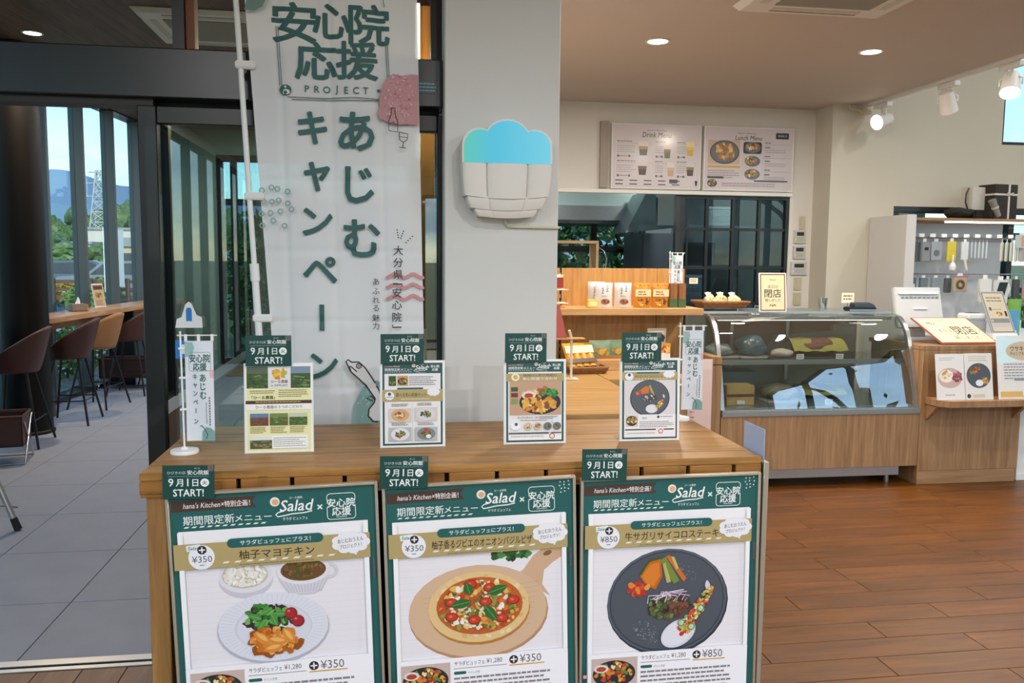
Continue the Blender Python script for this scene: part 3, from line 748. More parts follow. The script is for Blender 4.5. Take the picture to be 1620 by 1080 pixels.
def food_chicken(P):
    # rice bowl
    P.ell(186, 243, 72, 54, '#cfc9d2'); P.ell(186, 234, 72, 47, '#e6e2e6'); P.ell(184, 231, 61, 37, '#cfc2b2'); P.blobs(184, 231, 54, 31, 150, 6, ['#f3eee8', '#fbf8f2', '#e9dfd0', '#efe6da'], 21)
    # soup cup with flutes and handle
    P.ring(408, 233, 20, 18, 9, '#d9d5dc'); P.poly([(268, 228), (410, 228), (400, 262), (384, 286), (366, 296), (312, 296), (293, 284), (277, 258)], '#d8d3dc')
    for k in range(13): P.line([(279+k*10.2, 254+4*math.sin(k*0.26)), (300+k*6.9, 291)], 1.6, '#bfb8c6', up=(k == 0))
    P.ell(339, 228, 72, 40, '#e8e4e9'); P.ell(339, 227, 61, 31, '#6d4c2a'); P.blobs(339, 227, 52, 24, 70, 5, ['#7e5a30', '#59421f', '#8d6a3a', '#4d5526'], 22)
    # plate with fluted rim
    P.ell(253, 386, 149, 100, '#b9b6c4'); P.ell(253, 381, 147, 98, '#e3e2ea')
    for k in range(60):
        t_ = 2*PI*k/60; P.line([(253+108*math.cos(t_), 381+70*math.sin(t_)), (253+142*math.cos(t_), 381+94*math.sin(t_))], 1.1, '#cfcdd9', up=(k == 0))
    P.ell(253, 382, 104, 67, '#d4d2dd'); P.ell(254, 384, 99, 63, '#dddce5')
    P.blobs(240, 360, 66, 40, 40, 13, ['#3f2430', '#54323c', '#27401d'], 24)
    P.blobs(236, 350, 58, 34, 90, 9, ['#2f6b2b', '#3f8436', '#265a22', '#5aa044', '#77b257', '#3d2630'], 23)
    for u, v, a in ((205, 350, 0.4), (235, 335, -0.5), (255, 360, 1.2), (272, 345, 0.1), (222, 372, -0.9)): P.leaf(u, v, 40, 9, a, '#4a9440', '#8cc57c')
    for u, v in ((301, 346), (319, 369)): P.ell(u, v, 17, 17, '#8e1f25'); P.ell(u-2, v-2, 14, 14, '#a92a2e'); P.ell(u-6, v-7, 4, 3, '#d77a78')
    P.blobs(256, 421, 70, 36, 40, 17, ['#b7641f', '#9d4f18'], 25); P.blobs(256, 418, 64, 32, 90, 10, ['#d9842e', '#e49a45', '#c8701f', '#edb25f', '#b85f1a'], 26)
    for u, v, a in ((222, 410, 0.7), (262, 420, 0.2), (292, 408, 1.0), (250, 440, -0.2)): P.leaf(u, v, 56, 13, a, '#df8c36'); P.leaf(u, v-3, 40, 6, a, '#efb465')
def food_pizza(P):
    P.poly([(368, 280), (392, 262), (420, 224), (448, 204), (505, 203), (505, 232), (478, 248), (452, 270), (446, 312), (470, 350)], '#d3ab8a')
    P.ell(259, 386, 204, 139, '#b98d6c'); P.ell(257, 378, 202, 138, '#d9b493')
    for k in range(9): P.line([(90+k*8, 330+k*14), (250, 318+k*15), (440-k*4, 300+k*16)], 1.3, '#c79e7c', up=(k == 0))
    P.ell(463, 219, 13, 7, '#8b5d3c', rot=-0.3)
    P.blobs(352, 214, 55, 14, 40, 10, ['#2c5a2a', '#3a7335', '#1f421f', '#4c8a44'], 30)
    P.ell(261, 373, 148, 107, '#b77b3b'); P.ell(259, 366, 148, 106, '#e6c288'); P.blobs(259, 366, 140, 100, 60, 9, ['#e9c993', '#dcb173', '#efd6a6'], 31)
    P.ell(261, 362, 126, 86, '#c2602a'); P.blobs(261, 362, 114, 76, 190, 10, ['#e0a246', '#d9782e', '#eac878', '#c9502a', '#f0e0b6', '#b8431f', '#e6b95a', '#8f9a4a'], 32)
    P.blobs(261, 362, 105, 70, 45, 9, ['#f2ead8', '#e8ddc2', '#f5efe2'], 33)
    P.blobs(261, 362, 108, 72, 45, 6, ['#3f6a2e', '#55803a', '#5b6b2e'], 34)
    for u, v in ((235, 295), (290, 308), (178, 345), (178, 388), (278, 350), (244, 402), (325, 402), (358, 350)):
        P.ell(u, v, 19, 14, '#a3271c'); P.ell(u, v-1, 15, 10.5, '#cc3d26'); P.ell(u-3, v-2, 5, 3.6, '#e2774e')
    for u, v, a, l in ((228, 307, 1.25, 40), (312, 316, -0.3, 62), (207, 350, -0.15, 62), (291, 383, 0.95, 62)): P.leaf(u, v, l, 14, a, '#2f6a2c', '#6fa55f')
def food_steak(P):
    P.ell(266, 384, 190, 166, '#2b323c'); P.ell(264, 379, 187, 163, '#59616d'); P.ell(264, 380, 181, 157, '#39414d'); P.ell(264, 379, 176, 152, '#50555e')
    P.blobs(200, 470, 50, 26, 60, 2.2, ['#9aa0a8', '#7e858e'], 44, rot=0.6); P.blobs(318, 290, 40, 20, 40, 2, ['#8d939c', '#7b828b'], 45, rot=0.6)
    P.poly([(176, 296), (206, 254), (240, 246), (246, 300), (226, 340), (196, 328)], '#c9661c'); P.poly([(182, 296), (208, 262), (236, 256), (238, 298), (220, 330), (198, 322)], '#df7f28'); P.line([(178, 292), (204, 250), (242, 242)], 6, '#3e5a2a')
    P.poly([(238, 250), (256, 240), (300, 316), (282, 326)], '#7b8a3c'); P.poly([(256, 238), (268, 236), (322, 310), (312, 320)], '#d0702a'); P.poly([(272, 240), (282, 242), (296, 276), (290, 282)], '#c9c06a')
    P.poly([(246, 262), (254, 258), (274, 318), (260, 322)], '#b7b56a')
    P.blobs(170, 336, 30, 18, 16, 13, ['#c02f2a', '#d6512e', '#e08a2a', '#e9a43a'], 40)
    P.blobs(264, 392, 64, 36, 70, 11, ['#4a2f2c', '#5d3a33', '#38231f', '#6b4a3e', '#39452a'], 41); P.blobs(250, 398, 50, 34, 40, 7, ['#566b33', '#6f8a45', '#425a2a'], 46); P.blobs(300, 398, 30, 20, 26, 8, ['#6a3f30', '#7d4d3a'], 47)
    for k in range(14):
        a = random.Random(k).uniform(-1.2, 1.2); P.line([(268+16*math.cos(a+3), 352+8*math.sin(a)), (268+10*k-65, 358+14*math.sin(k)), (262+9*k-62, 372+10*math.cos(k*2))], 3.2, ('#d9c3d2', '#c7a6bd', '#e9dde6')[k % 3])
    P.ell(298, 480, 58, 40, '#dcd8e4', rot=-0.5); P.ell(294, 480, 50, 34, '#e6e3ec', rot=-0.5); P.leaf(388, 336, 36, 8, 1.4, '#d6d3de')
    for k in range(10):
        u, v = 316+k*8.6, 470-k*13.2
        P.blobs(u, v, 19-k*0.8, 15, 15, 8-0.25*k, ['#d9552a', '#e8a93a', '#8fb04a', '#e9dcae', '#c9302a', '#e07a2e', '#b9c977'], 60+k)
    for u, v in ((306, 446), (338, 460), (366, 404)): P.ell(u, v, 11, 11, '#4f7a45'); P.ell(u, v, 8.5, 8.5, '#b9cf9d'); P.blobs(u, v, 5, 5, 5, 2, ['#e9efd6'], 8)

M_FRAME = mat('satin silver frame', '#c9bda9', 0.35, 0.6)
def poster(x, z_top, w, rot, label, P):
    """hung in front of the table; the frame's local origin is its top centre"""
    t = thing('framed_poster', label, 'poster', (x, 2.262, z_top), rot=(0, rot, 0))
    W, Hh, f = w/2, w*772/548, 0.008
    for nm, b in (('frame_stile', (-W, -W+f, -0.012, 0.006, -Hh, 0)), ('frame_stile', (W-f, W, -0.012, 0.006, -Hh, 0)), ('frame_rail', (-W+f, W-f, -0.012, 0.006, -f, 0)), ('frame_rail', (-W+f, W-f, -0.012, 0.006, -Hh, -Hh+f))):
        MB().box(*b).build(nm, M_FRAME, t, bevel=0.0015, seg=1)
    MB().box(-W+f, W-f, -0.002, 0.006, -Hh+f, -f).build('backboard', M_WHITE, t)
    k_ = (w-2*f)*1000/540
    P.build('printed_sheet', t, fn=lambda u, v, k: ((u-270)*k_/1000, -0.0022-k/1000, -f-v*k_/1000), m=M_PRINT_GLOSS)
    return t
CARD_P = start_card_print()
def start_card(parent, x, y, z, rot=0.0, w=0.130, back=None):
    h = w*90/130
    o_ = MB().box(0, w, 0, 0.001, -h, 0).build('start_card', back or mat('dark green card', '#0e4640', 0.5), parent, (x, y, z), (0, rot, 0))
    s_ = w/130*1000/1000
    CARD_P.build('printed_face', o_, fn=lambda u, v, k: (u*w/130, -0.0002-k/1000, -v*w/130), m=M_PRINT_GLOSS)
    return o_
pA = poster(-0.3015, 0.9115, 0.549, -0.031, 'leftmost framed poster, chicken plate with rice bowl and soup', big_poster('柚子マヨチキン', '350', 480, False, food_chicken))
start_card(pA, -0.2745, -0.016, 0.078, 0.05)
pB = poster(0.2535, 0.9125, 0.538, -0.028, 'middle framed poster, pizza on a round wooden board', big_poster('柚子香るジビエのオニオンバジルピザ', '350', 510, True, food_pizza))
start_card(pB, -0.2705, -0.016, 0.086, 0.05)
pC = poster(0.806, 0.911, 0.536, -0.008, 'rightmost framed poster, steak and vegetables on a dark plate', big_poster('牛サガリサイコロステーキ', '850', 529, True, food_steak))
start_card(pC, -0.266, -0.016, 0.087, 0.02)
# poster on the table's right-hand end, seen edge-on, with the pale back of its card above the top
t = thing('end_poster', 'framed poster seen edge-on at the right end of the display table', 'poster', (1.106, 2.302, 0))
for nm, b in (('frame_stile', (0, 0.016, 0, 0.01, 0.16, 0.93)), ('frame_stile', (0, 0.016, 0.53, 0.54, 0.16, 0.93)), ('frame_rail', (0, 0.016, 0.01, 0.53, 0.92, 0.93)), ('frame_rail', (0, 0.016, 0.01, 0.53, 0.16, 0.17))):
    MB().box(*b).build(nm, M_FRAME, t, bevel=0.0015, seg=1)
MB().box(0.002, 0.012, 0.01, 0.53, 0.17, 0.92).build('backboard', mat('poster teal', TEAL, 0.5), t)
MB().box(0.002, 0.0035, 0.008, 0.152, 0.931, 1.026).build('start_card', mat('pale blue card back', '#b9cdf0', 0.6), t, bevel=0.0004, seg=1)

# ================================================================== small card stands on the table
M_ACR_BACK = mat('acrylic edge white', '#eef2f2', 0.2, spec=0.6)
def hdr_small(P, w):
    k = w/193
    P.rect(0, 0, w, 262*k, '#f4f2f0'); P.rect(5*k, 5*k, w-5*k, 257*k, '#1b4f4f'); P.rect(11*k, 37*k, w-11*k, 251*k, '#eeeaea')
    P.rect(6*k, 12*k, 62*k, 18*k, BROWN); P.text("hana's Kitchen×特別企画！", 12*k, 17*k, 5*k, '#eee8e0', width=46*k)
    P.text('期間限定新メニュー', 12*k, 28*k, 9*k, '#eef0ea', width=84*k, bold=0.015); P.dashes(12*k, 94*k, 31*k, 4*k, 1.5*k, 3*k, '#dfe8e2')
    salad_logo(P, 100*k, 13*k, 0.42*k); P.text('×', 143*k, 22*k, 11*k, '#f1f3ee'); P.text('安心院', 152*k, 19*k, 9*k, '#f1f3ee', width=26*k, bold=0.03); P.text('応援', 156*k, 29*k, 9*k, '#f1f3ee', width=18*k, bold=0.03)
def plate(P, u, v, ru, rv, rim, cols, seed, n=40, s=4):
    P.ell(u, v, ru, rv, rim); P.ell(u, v, ru*0.86, rv*0.86, rim); P.blobs(u, v, ru*0.55, rv*0.5, n, s, cols, seed)
FOODS = dict(mix=['#d99a3a', '#c6602b', '#6f8f3c', '#efe0b0', '#8a3b22'], brown=['#8a5a33', '#5d3a20', '#6f7f35', '#b57a3f'], green=['#3e6d2e', '#5a8a40', '#d08236', '#2f4f25'])
def card_farm():
    P = Print(193, 262); P.rect(0, 0, 193, 262, '#f7f6f1'); P.rect(4, 8, 189, 258, '#efe9b4')
    def field(u0, v0, u1, v1, seed, sky='#8da3b8', g=('#3c5a2c', '#56743a', '#7c8f4e', '#2c4524')):
        P.rect(u0, v0, u1, v1, g[0]); P.rect(u0, v0, u1, v0+(v1-v0)*0.32, sky)
        rd = random.Random(seed); P.layer()
        for k in range(26):
            a, b = rd.uniform(u0+3, u1-3), rd.uniform(v0+(v1-v0)*0.35, v1-2.5); P.ell(a, b, min(6, a-u0, u1-a), 2.2, rd.choice(g), n=8, up=False); P.k += 0.1
        P.k = math.ceil(P.k)
    field(5, 8, 66, 72, 1, '#5b6652'); field(131, 8, 188, 72, 2, '#7f93a6')
    P.rect(66, 8, 131, 72, '#e8e4e6'); P.blobs(98, 30, 20, 14, 26, 7, ['#e9a52c', '#f0bd48', '#de8a2a', '#b7b24c'], 5)
    P.text('ひーる農園', 98, 56, 10, '#6a4a30', width=48, align='C', bold=0.015); P.text('in APPLISO', 98, 66, 8, '#6a4a30', width=48, align='C', bold=0.01)
    P.lines(14, 90, 78, 2, 6, 2.4, '#8a7c4a', 3); P.lines(96, 182, 77, 4, 6, 2.2, '#8a7c4a', 4); P.text('「ひーる農園」', 52, 103, 11, '#5a4a20', width=66, align='C', bold=0.015)
    P.rect(2, 108, 191, 118, '#4b3220'); P.lines(30, 160, 111, 1, 5, 3, '#c9a860', 6, 0.0)
    P.rect(2, 118, 191, 136, '#f6f3ee'); P.text('ひーる農園の３つのこだわり', 97, 131, 10, '#6a4a40', width=134, align='C', bold=0.012)
    field(14, 146, 66, 182, 7, '#5d83b5', ('#7d3b34', '#5a6a3a', '#934a3e')); field(70, 146, 122, 182, 8, '#7a8a4a', ('#4a6a2c', '#86965a', '#8a4a34')); field(126, 146, 178, 182, 9, '#c9cdb8', ('#4d6a30', '#6f8a42', '#39552a'))
    P.lines(14, 64, 186, 4, 5, 2, '#a08a4a', 10); P.lines(72, 120, 186, 4, 5, 2, '#a08a4a', 11); P.lines(128, 178, 186, 4, 5, 2, '#a08a4a', 12)
    P.rrect(12, 212, 180, 250, 4, '#f7f6f2'); field(13, 213, 76, 250, 13, '#e6e6e2', ('#4a5a34', '#7a7f5a', '#b5764a')); P.lines(80, 176, 218, 5, 6, 2.2, '#9a9690', 14)
    return P
def card_set():
    P = Print(193, 262); hdr_small(P, 193)
    P.rect(24, 44, 46, 74, '#34522e'); P.rect(50, 44, 82, 74, '#c99a5a'); P.ell(66, 61, 15, 11, '#2b2a2a'); P.blobs(66, 59, 12, 9, 24, 3.5, FOODS['mix'], 3); P.blobs(35, 66, 8, 5, 8, 2.5, ['#d9a43a', '#6f8f3c'], 4)
    P.lines(86, 172, 46, 5, 6, 2.2, '#8a8484', 5); P.rect(50, 80, 128, 85, TEAL); P.rect(4, 86, 189, 122, TAN); P.text('選べる安心院飯セット', 92, 107, 13, '#5a452c', width=94, align='C', bold=0.015)
    P.ell(26, 104, 14, 13, '#f2f0f4'); P.ell(26, 99, 5, 5, '#3a4a6a'); P.text('¥850', 26, 111, 7, '#4a5a7a', width=18, align='C'); cloud(P, 160, 94, 19, 12, '#f2eff4'); P.lines(60, 150, 114, 1, 4, 2, '#f0e8d2', 7, 0)
    P.rect(96, 126, 96.8, 246, '#cfc8c8')
    for u, v, f, rim, sd in ((58, 164, 'mix', '#d9a878', 1), (137, 162, 'green', '#ddd6da', 2), (58, 222, 'brown', '#e4e1e3', 3), (137, 222, 'brown', '#7c8285', 4)):
        P.lines(u-26, u+26, v-35, 2, 5, 2.2, '#8d7f78', sd+20, 0.2); P.rect(u-34, v-21, u+34, v+21, '#d8cdc8' if sd < 3 else '#b9babd'); plate(P, u, v, 28, 19, rim, FOODS[f], sd+30, 36, 4)
    P.ell(144, 230, 8, 6, '#efeef0'); P.rect(130, 206, 142, 214, '#b34a2a')
    return P
def card_fried():
    P = Print(193, 262); hdr_small(P, 193)
    P.rect(4, 42, 189, 66, TAN); P.ell(34, 53, 13, 12, '#f2ead0'); P.ell(34, 53, 7, 7, '#d9b04a'); P.text('唐揚げと彩り野菜の', 112, 51, 9, '#6a5028', width=106, align='C', bold=0.015); P.text('安心院盛り合わせ', 112, 62, 10, '#f4efe0', width=110, align='C', bold=0.02)
    P.rect(16, 66, 180, 172, '#c99f84'); P.rect(20, 84, 42, 98, '#3a5a34'); P.rect(20, 102, 42, 116, '#7a2f2a'); P.rect(20, 120, 42, 138, '#8a9a5a')
    P.ell(112, 132, 66, 38, '#1f2228'); P.ell(112, 130, 60, 33, '#2b2f36'); P.blobs(88, 104, 26, 12, 18, 9, ['#e6d2a8', '#d9b878'], 2); P.blobs(120, 96, 20, 12, 20, 7, ['#b9702e', '#8a5a2a', '#5f8a3a'], 3); P.blobs(150, 102, 18, 12, 30, 6, ['#3f8a38', '#55a048', '#2f6a2b'], 4)
    P.ell(76, 110, 22, 13, '#e9dcd8'); P.ell(76, 111, 14, 7.5, '#b5382b'); P.blobs(112, 138, 52, 22, 70, 10, ['#e0a43c', '#d98a2e', '#f0c878', '#8a4a22', '#e9b04a'], 5)
    P.text('安心院の旨みを一皿に', 40, 182, 8, '#8a7a6a', width=70); P.lines(110, 178, 176, 2, 5, 2.2, '#8a8484', 5); P.lines(50, 140, 187, 1, 4, 2, '#8a8484', 8); cloud(P, 165, 190, 15, 10, '#e4e8f2')
    P.ell(34, 206, 16, 13, '#f6f4f6'); P.ell(36, 200, 5, 5, '#3a4a6a')
    for k, (u, f) in enumerate(((74, 'mix'), (105, 'green'), (136, 'brown'), (166, 'brown'))): plate(P, u, 207, 13, 12, '#d9c0a8' if k < 2 else '#6f757a', FOODS[f], 50+k, 16, 3)
    P.rect(12, 226, 140, 230, '#4a4444'); P.rect(146, 226, 180, 229, '#4a4444'); P.rect(12, 233, 180, 250, '#f6f3f3'); P.ell(150, 238, 9, 9, '#c9604a'); P.ell(150, 238, 6, 6, '#f3ebe6')
    P.lines(18, 130, 237, 1, 5, 2.4, '#9a9492', 3)
    return P
def card_steak():
    P = Print(193, 262); hdr_small(P, 193)
    P.rect(4, 42, 189, 68, TAN); P.rect(52, 42, 128, 47, TEAL); P.ell(28, 56, 14, 12, '#f2f0f4'); P.ell(28, 51, 5, 5, '#3a4a6a'); P.text('牛サガリサイコロステーキ', 92, 60, 10, '#5a452c', width=92, align='C', bold=0.015); cloud(P, 160, 50, 19, 11, '#f2eff4'); P.dashes(48, 150, 63, 5, 2, 5, '#efe8dc')
    P.rect(11, 70, 182, 178, '#e2d9db'); P.ell(96, 126, 66, 59, '#31343c'); P.ell(96, 125, 63, 56, '#575b63')
    P.poly([(66, 98), (84, 86), (94, 92), (92, 110), (70, 112)], '#d9702a'); P.blobs(62, 108, 9, 6, 8, 5, ['#c02f2a', '#e0702a'], 2); P.poly([(92, 86), (98, 84), (112, 116), (104, 118)], '#b0a860'); P.blobs(98, 124, 22, 12, 36, 5, ['#4a2f2c', '#5d3a33', '#39452a', '#cfc2cc'], 3)
    P.ell(102, 160, 20, 14, '#e4e1ea'); P.blobs(128, 148, 20, 8, 40, 4, ['#d9552a', '#e8a93a', '#8fb04a', '#e9dcae'], 4, rot=-0.8); P.leaf(142, 120, 14, 3, 1.3, '#dcd8e4')
    P.rect(11, 178, 182, 251, '#f0ecee'); P.rect(16, 180, 56, 216, '#d5c6bc'); P.ell(36, 198, 19, 16, '#2c2b2e'); P.blobs(36, 197, 15, 11, 30, 4, FOODS['mix'], 6)
    P.text('¥850', 70, 192, 8, '#4a5a9a', width=16); P.ell(124, 186, 4, 4, '#2a2522'); P.lines(132, 176, 184, 1, 4, 2.4, '#8a8aa8', 9); P.lines(62, 176, 200, 4, 5.5, 2.4, '#a89a9a', 10); P.rect(14, 224, 116, 228, '#4a4444'); P.rect(142, 224, 176, 228, '#4a4444'); P.ell(132, 232, 8, 8, '#c9604a'); P.ell(132, 232, 5, 5, '#f3ebe6'); P.lines(20, 120, 236, 1, 5, 2.4, '#b0a4a4', 4)
    return P
def card_stand(x, y, rotz, label, P):
    t = thing('card_stand', label, 'menu card', (x, y, TZ), rotz)
    w, h, lean = 0.193, 0.262, 0.06
    def f(u, v, k):                                   # sheet leaning back a little
        z_ = (262-v)/1000; return ((u-96.5)/1000, lean*z_ - 0.002 - k/1000, z_ + 0.002)
    MB().hexa([(-w/2-0.003, 0.0, 0), (w/2+0.003, 0.0, 0), (w/2+0.003, 0.003, 0), (-w/2-0.003, 0.003, 0), (-w/2-0.003, lean*h, h+0.004), (w/2+0.003, lean*h, h+0.004), (w/2+0.003, lean*h+0.003, h+0.004), (-w/2-0.003, lean*h+0.003, h+0.004)]).build('acrylic_back', M_ACR_BACK, t)
    MB().hexa([(-w/2, 0.003, 0), (w/2, 0.003, 0), (w/2, 0.075, 0), (-w/2, 0.075, 0), (-w/2, 0.003, 0.003), (w/2, 0.003, 0.003), (w/2, 0.075, 0.003), (-w/2, 0.075, 0.003)]).build('acrylic_foot', M_ACRYL, t)
    P.build('printed_sheet', t, fn=f, m=M_PRINT_GLOSS)
    start_card(t, -w/2+(0.004 if 'farm' in label else 0.0), lean*h-0.010, h+0.087, 0.0, 0.131)
    return t
card_stand(-0.316, 2.52, 0.02, 'yellow farm menu card on the table beside the small white flag', card_farm())
card_stand(0.0785, 2.55, 0.02, 'green menu card with four dish photos, second stand on the table', card_set())
card_stand(0.460, 2.555, 0.0, 'green menu card with fried food on a black plate, third stand on the table', card_fried())
card_stand(0.835, 2.56, 0.0, 'green menu card with a round grey steak plate, last stand on the table', card_steak())

# ================================================================== banners
M_CLOTH = bpy.data.materials.new('thin white banner cloth'); M_CLOTH.use_nodes = True
def cloth_mat(m):
    n, l = m.node_tree.nodes, m.node_tree.links; n.clear()
    o_ = n.new('ShaderNodeOutputMaterial'); mx = n.new('ShaderNodeMixShader'); mx2 = n.new('ShaderNodeMixShader')
    d = n.new('ShaderNodeBsdfDiffuse'); tl = n.new('ShaderNodeBsdfTranslucent'); tr = n.new('ShaderNodeBsdfTransparent')
    d.inputs['Color'].default_value = lin('#fafafd'); tl.inputs['Color'].default_value = lin('#e3dfda')
    tc = n.new('ShaderNodeTexCoord'); br = n.new('ShaderNodeTexNoise'); br.inputs['Scale'].default_value = 5.0; br.inputs['Detail'].default_value = 3
    bp = n.new('ShaderNodeBump'); bp.inputs['Strength'].default_value = 0.25; bp.inputs['Distance'].default_value = 0.02
    l.new(tc.outputs['Object'], br.inputs['Vector']); l.new(br.outputs['Fac'], bp.inputs['Height']); l.new(bp.outputs['Normal'], d.inputs['Normal'])
    mx.inputs[0].default_value = 0.22; mx2.inputs[0].default_value = 0.06
    l.new(d.outputs[0], mx.inputs[1]); l.new(tl.outputs[0], mx.inputs[2]); l.new(mx.outputs[0], mx2.inputs[1]); l.new(tr.outputs[0], mx2.inputs[2]); l.new(mx2.outputs[0], o_.inputs['Surface'])
cloth_mat(M_CLOTH)
BY = 3.02
def ban_y(x, z):
    y = 0.010*math.sin(x*11+0.6)*(0.55+0.35*math.sin(z*1.7)) + 0.005*math.sin(x*23+z*3)
    for f_ in (-0.355, -0.19, -0.02): y += 0.005*math.exp(-((x-f_-0.02*(2.3-z))/0.012)**2)      # vertical fold creases
    for f_ in (2.06, 1.79, 1.545, 1.30, 1.06): y += 0.0035*math.exp(-((z-f_)/0.010)**2)            # horizontal fold creases
    return BY + y
def ban_l(z): return -0.464 + 0.0586*(2.342-z)
def ban_r(z): return 0.112 + 0.0187*(2.371-z)
t = thing('banner_flag', 'tall white cloth campaign banner on a pole behind the display table', 'banner', (-0.382, BY, 0))
ox, oy = -0.382, BY
MB().grid(lambda a, b: (ban_l(0.72+1.83*b)*(1-a)+ban_r(0.72+1.83*b)*a-ox, ban_y(ban_l(0.72+1.83*b)*(1-a)+ban_r(0.72+1.83*b)*a, 0.72+1.83*b)-oy, 0.72+1.83*b), 110, 220).build('cloth', M_CLOTH, t, smooth=True)
px_ = lambda z: -0.444+0.047*(1.317-z)-ox
MB().tube([(px_(0.03), 0, 0.03), (px_(1.47), 0, 1.47)], 0.0125, 16).build('lower_pole', M_WHITEPL, t, smooth=True)
MB().tube([(px_(1.44), 0, 1.44), (px_(1.50), 0, 1.50)], 0.016, 16).build('pole_joint', M_WHITEPL, t, smooth=True)
MB().tube([(px_(1.49), 0, 1.49), (px_(2.60), 0, 2.60)], 0.0095, 16).build('upper_pole', M_WHITEPL, t, smooth=True)
MB().tube([(px_(2.57)-0.01, 0, 2.575), (0.135-ox, 0, 2.585)], 0.006, 12).build('cross_rod', M_WHITEPL, t, smooth=True)
for z in (2.169, 1.731, 1.311, 0.87): 
    a = px_(z)
    MB().box(a-0.016, a+0.05, -0.016, 0.016, z-0.013, z+0.013).build('loop_tape', mat('cloth tape', '#eceae8', 0.8), t, bevel=0.004)
for a in (0.0, 0.2, 0.4): MB().box(0.02+a-0.06, 0.06+a-0.06, -0.007, 0.007, 2.545, 2.595).build('top_loop', mat('cloth tape', '#eceae8', 0.8), t, bevel=0.003, seg=1)
MB().box(-0.16, 0.16, -0.06, 0.075, 0, 0.035).build('stand_base', M_WHITEPL, t, bevel=0.01)
P = Print(600, 1800); P.step = 0.12
G = '#2c5f5c'; GL = '#86aba6'; DK = '#34312f'; PK = '#d28e94'
def T(ch, x, y, size, col=G, bold=0.035, w=None):      # one character centred on (x mm, height z mm)
    vs, _ = glyphs(ch, 0.0)
    y0, y1 = min(p[1] for p in vs), max(p[1] for p in vs)
    P.text(ch, x, -y + (y0+y1)/2*size, size, col, width=w, align='C', bold=bold)
T('安', *(-303.1,2316.4), 140, bold=0.03, w=146); T('心', *(-178.8,2326.7), 128, bold=0.035, w=124); T('院', *(-53.0,2320.2), 142, bold=0.03, w=134)
T('応', *(-233.4,2191.8), 132, bold=0.035, w=136); T('援', *(-94.8,2197.6), 134, bold=0.03, w=138)
for k_, ch in enumerate('PROJECT'): T(ch, -264.4+k_*33, 2097.5, 33, bold=0.01)
for q in ([(-363.9,-2301.0), (-354.9,-2104.6)], [(-357.7,-2301.3), (-348.6,-2104.9)], [(2.6,-2255.0), (10.4,-2105.8)], [(9.1,-2255.3), (17.0,-2106.0)], [(-330.3,-2067.5), (-213.8,-2067.5), (-106.7,-2073.6), (-20.2,-2070.3)], [(-315.7,-2059.6), (-192.6,-2061.9), (-24.6,-2065.8)], [(-5.1,-2406.9), (-1.0,-2381.9)]):
    P.line(q, 2.2, G)
P.ell(*(-336.2,-2090.6), 20, 18, G); P.ell(*(-334.2,-2084.3), 13, 9, '#dfe0de'); P.ell(*(-336.4,-2082.1), 6, 6, G); P.ell(*(-336.0,-2101.1), 4, 4, '#dfe0de')
T('A', *(-2.7,2083.8), 46, bold=0.05); P.ell(*(-22.2,-2100.3), 5, 5, G)
T('キ', *(-247.2,1966.1), 125, w=92); T('ャ', *(-234.5,1800.8), 135, w=82); T('ン', *(-234.4,1646.4), 118, w=96); T('ペ', *(-227.9,1479.3), 125, w=110)
P.rect(*(-231.7,-1359.4), *(-215.4,-1267.7), G); T('ン', *(-219.2,1141.6), 115, w=92)
T('あ', *(-99.1,1957.8), 150, w=118, bold=0.03); T('じ', *(-89.9,1775.8), 145, w=94, bold=0.03); T('む', *(-82.8,1591.3), 150, w=120, bold=0.03)
for wv in ([(0.2,-1453.7), (6.8,-1456.1), (13.5,-1460.4), (20.2,-1464.9), (26.9,-1467.7), (33.6,-1467.7), (40.3,-1464.9), (46.9,-1460.5), (53.6,-1456.3), (60.3,-1454.0), (67.0,-1454.6), (73.8,-1457.9), (80.5,-1462.5), (87.2,-1466.6), (93.9,-1468.4), (100.7,-1467.4), (107.4,-1463.8), (114.1,-1459.2), (120.8,-1455.5), (127.6,-1454.3), (134.3,-1455.9)], [(-0.1,-1417.8), (6.6,-1420.2), (13.3,-1424.5), (20.0,-1429.0), (26.7,-1431.8), (33.4,-1431.8), (40.1,-1429.0), (46.8,-1424.6), (53.5,-1420.3), (60.2,-1418.0), (66.9,-1418.6), (73.6,-1421.9), (80.4,-1426.5), (87.1,-1430.6), (93.8,-1432.4), (100.6,-1431.3), (107.3,-1427.8), (114.0,-1423.2), (120.8,-1419.4), (127.5,-1418.1), (134.3,-1419.8)], [(-0.3,-1377.3), (6.4,-1379.7), (13.1,-1384.0), (19.8,-1388.5), (26.5,-1391.3), (33.2,-1391.3), (39.9,-1388.5), (46.6,-1384.0), (53.3,-1379.8), (60.0,-1377.4), (66.8,-1378.0), (73.5,-1381.3), (80.2,-1385.9), (87.0,-1389.9), (93.7,-1391.8), (100.5,-1390.7), (107.2,-1387.1), (114.0,-1382.5), (120.7,-1378.7), (127.5,-1377.4), (134.2,-1379.1)], ):
    P.line(wv, 11, PK)
for ch, y_ in zip('大分県', ((42.9, 1550.5), (42.7, 1508.0), (42.5, 1465.5))): T(ch, *y_, 36, DK, 0.012)
P.line([(24.5,-1431.7), (55.8,-1431.8), (55.7,-1422.8)], 4.5, DK)
for ch, y_ in zip('安心院', ((37.8, 1400.2), (37.6, 1357.4), (37.4, 1314.4))): T(ch, *y_, 36, DK, 0.012)
P.line([(21.6,-1287.2), (21.5,-1278.2), (52.9,-1278.1)], 4.5, DK)
for k_, (ch, y_) in enumerate(zip('あふれる魅力', ((-35.4, 1440.4), (-35.7, 1406.8), (-35.9, 1375.3), (-36.1, 1346.1), (-36.3, 1312.3), (-36.5, 1282.9)))): T(ch, *y_, 27, DK, 0.006)
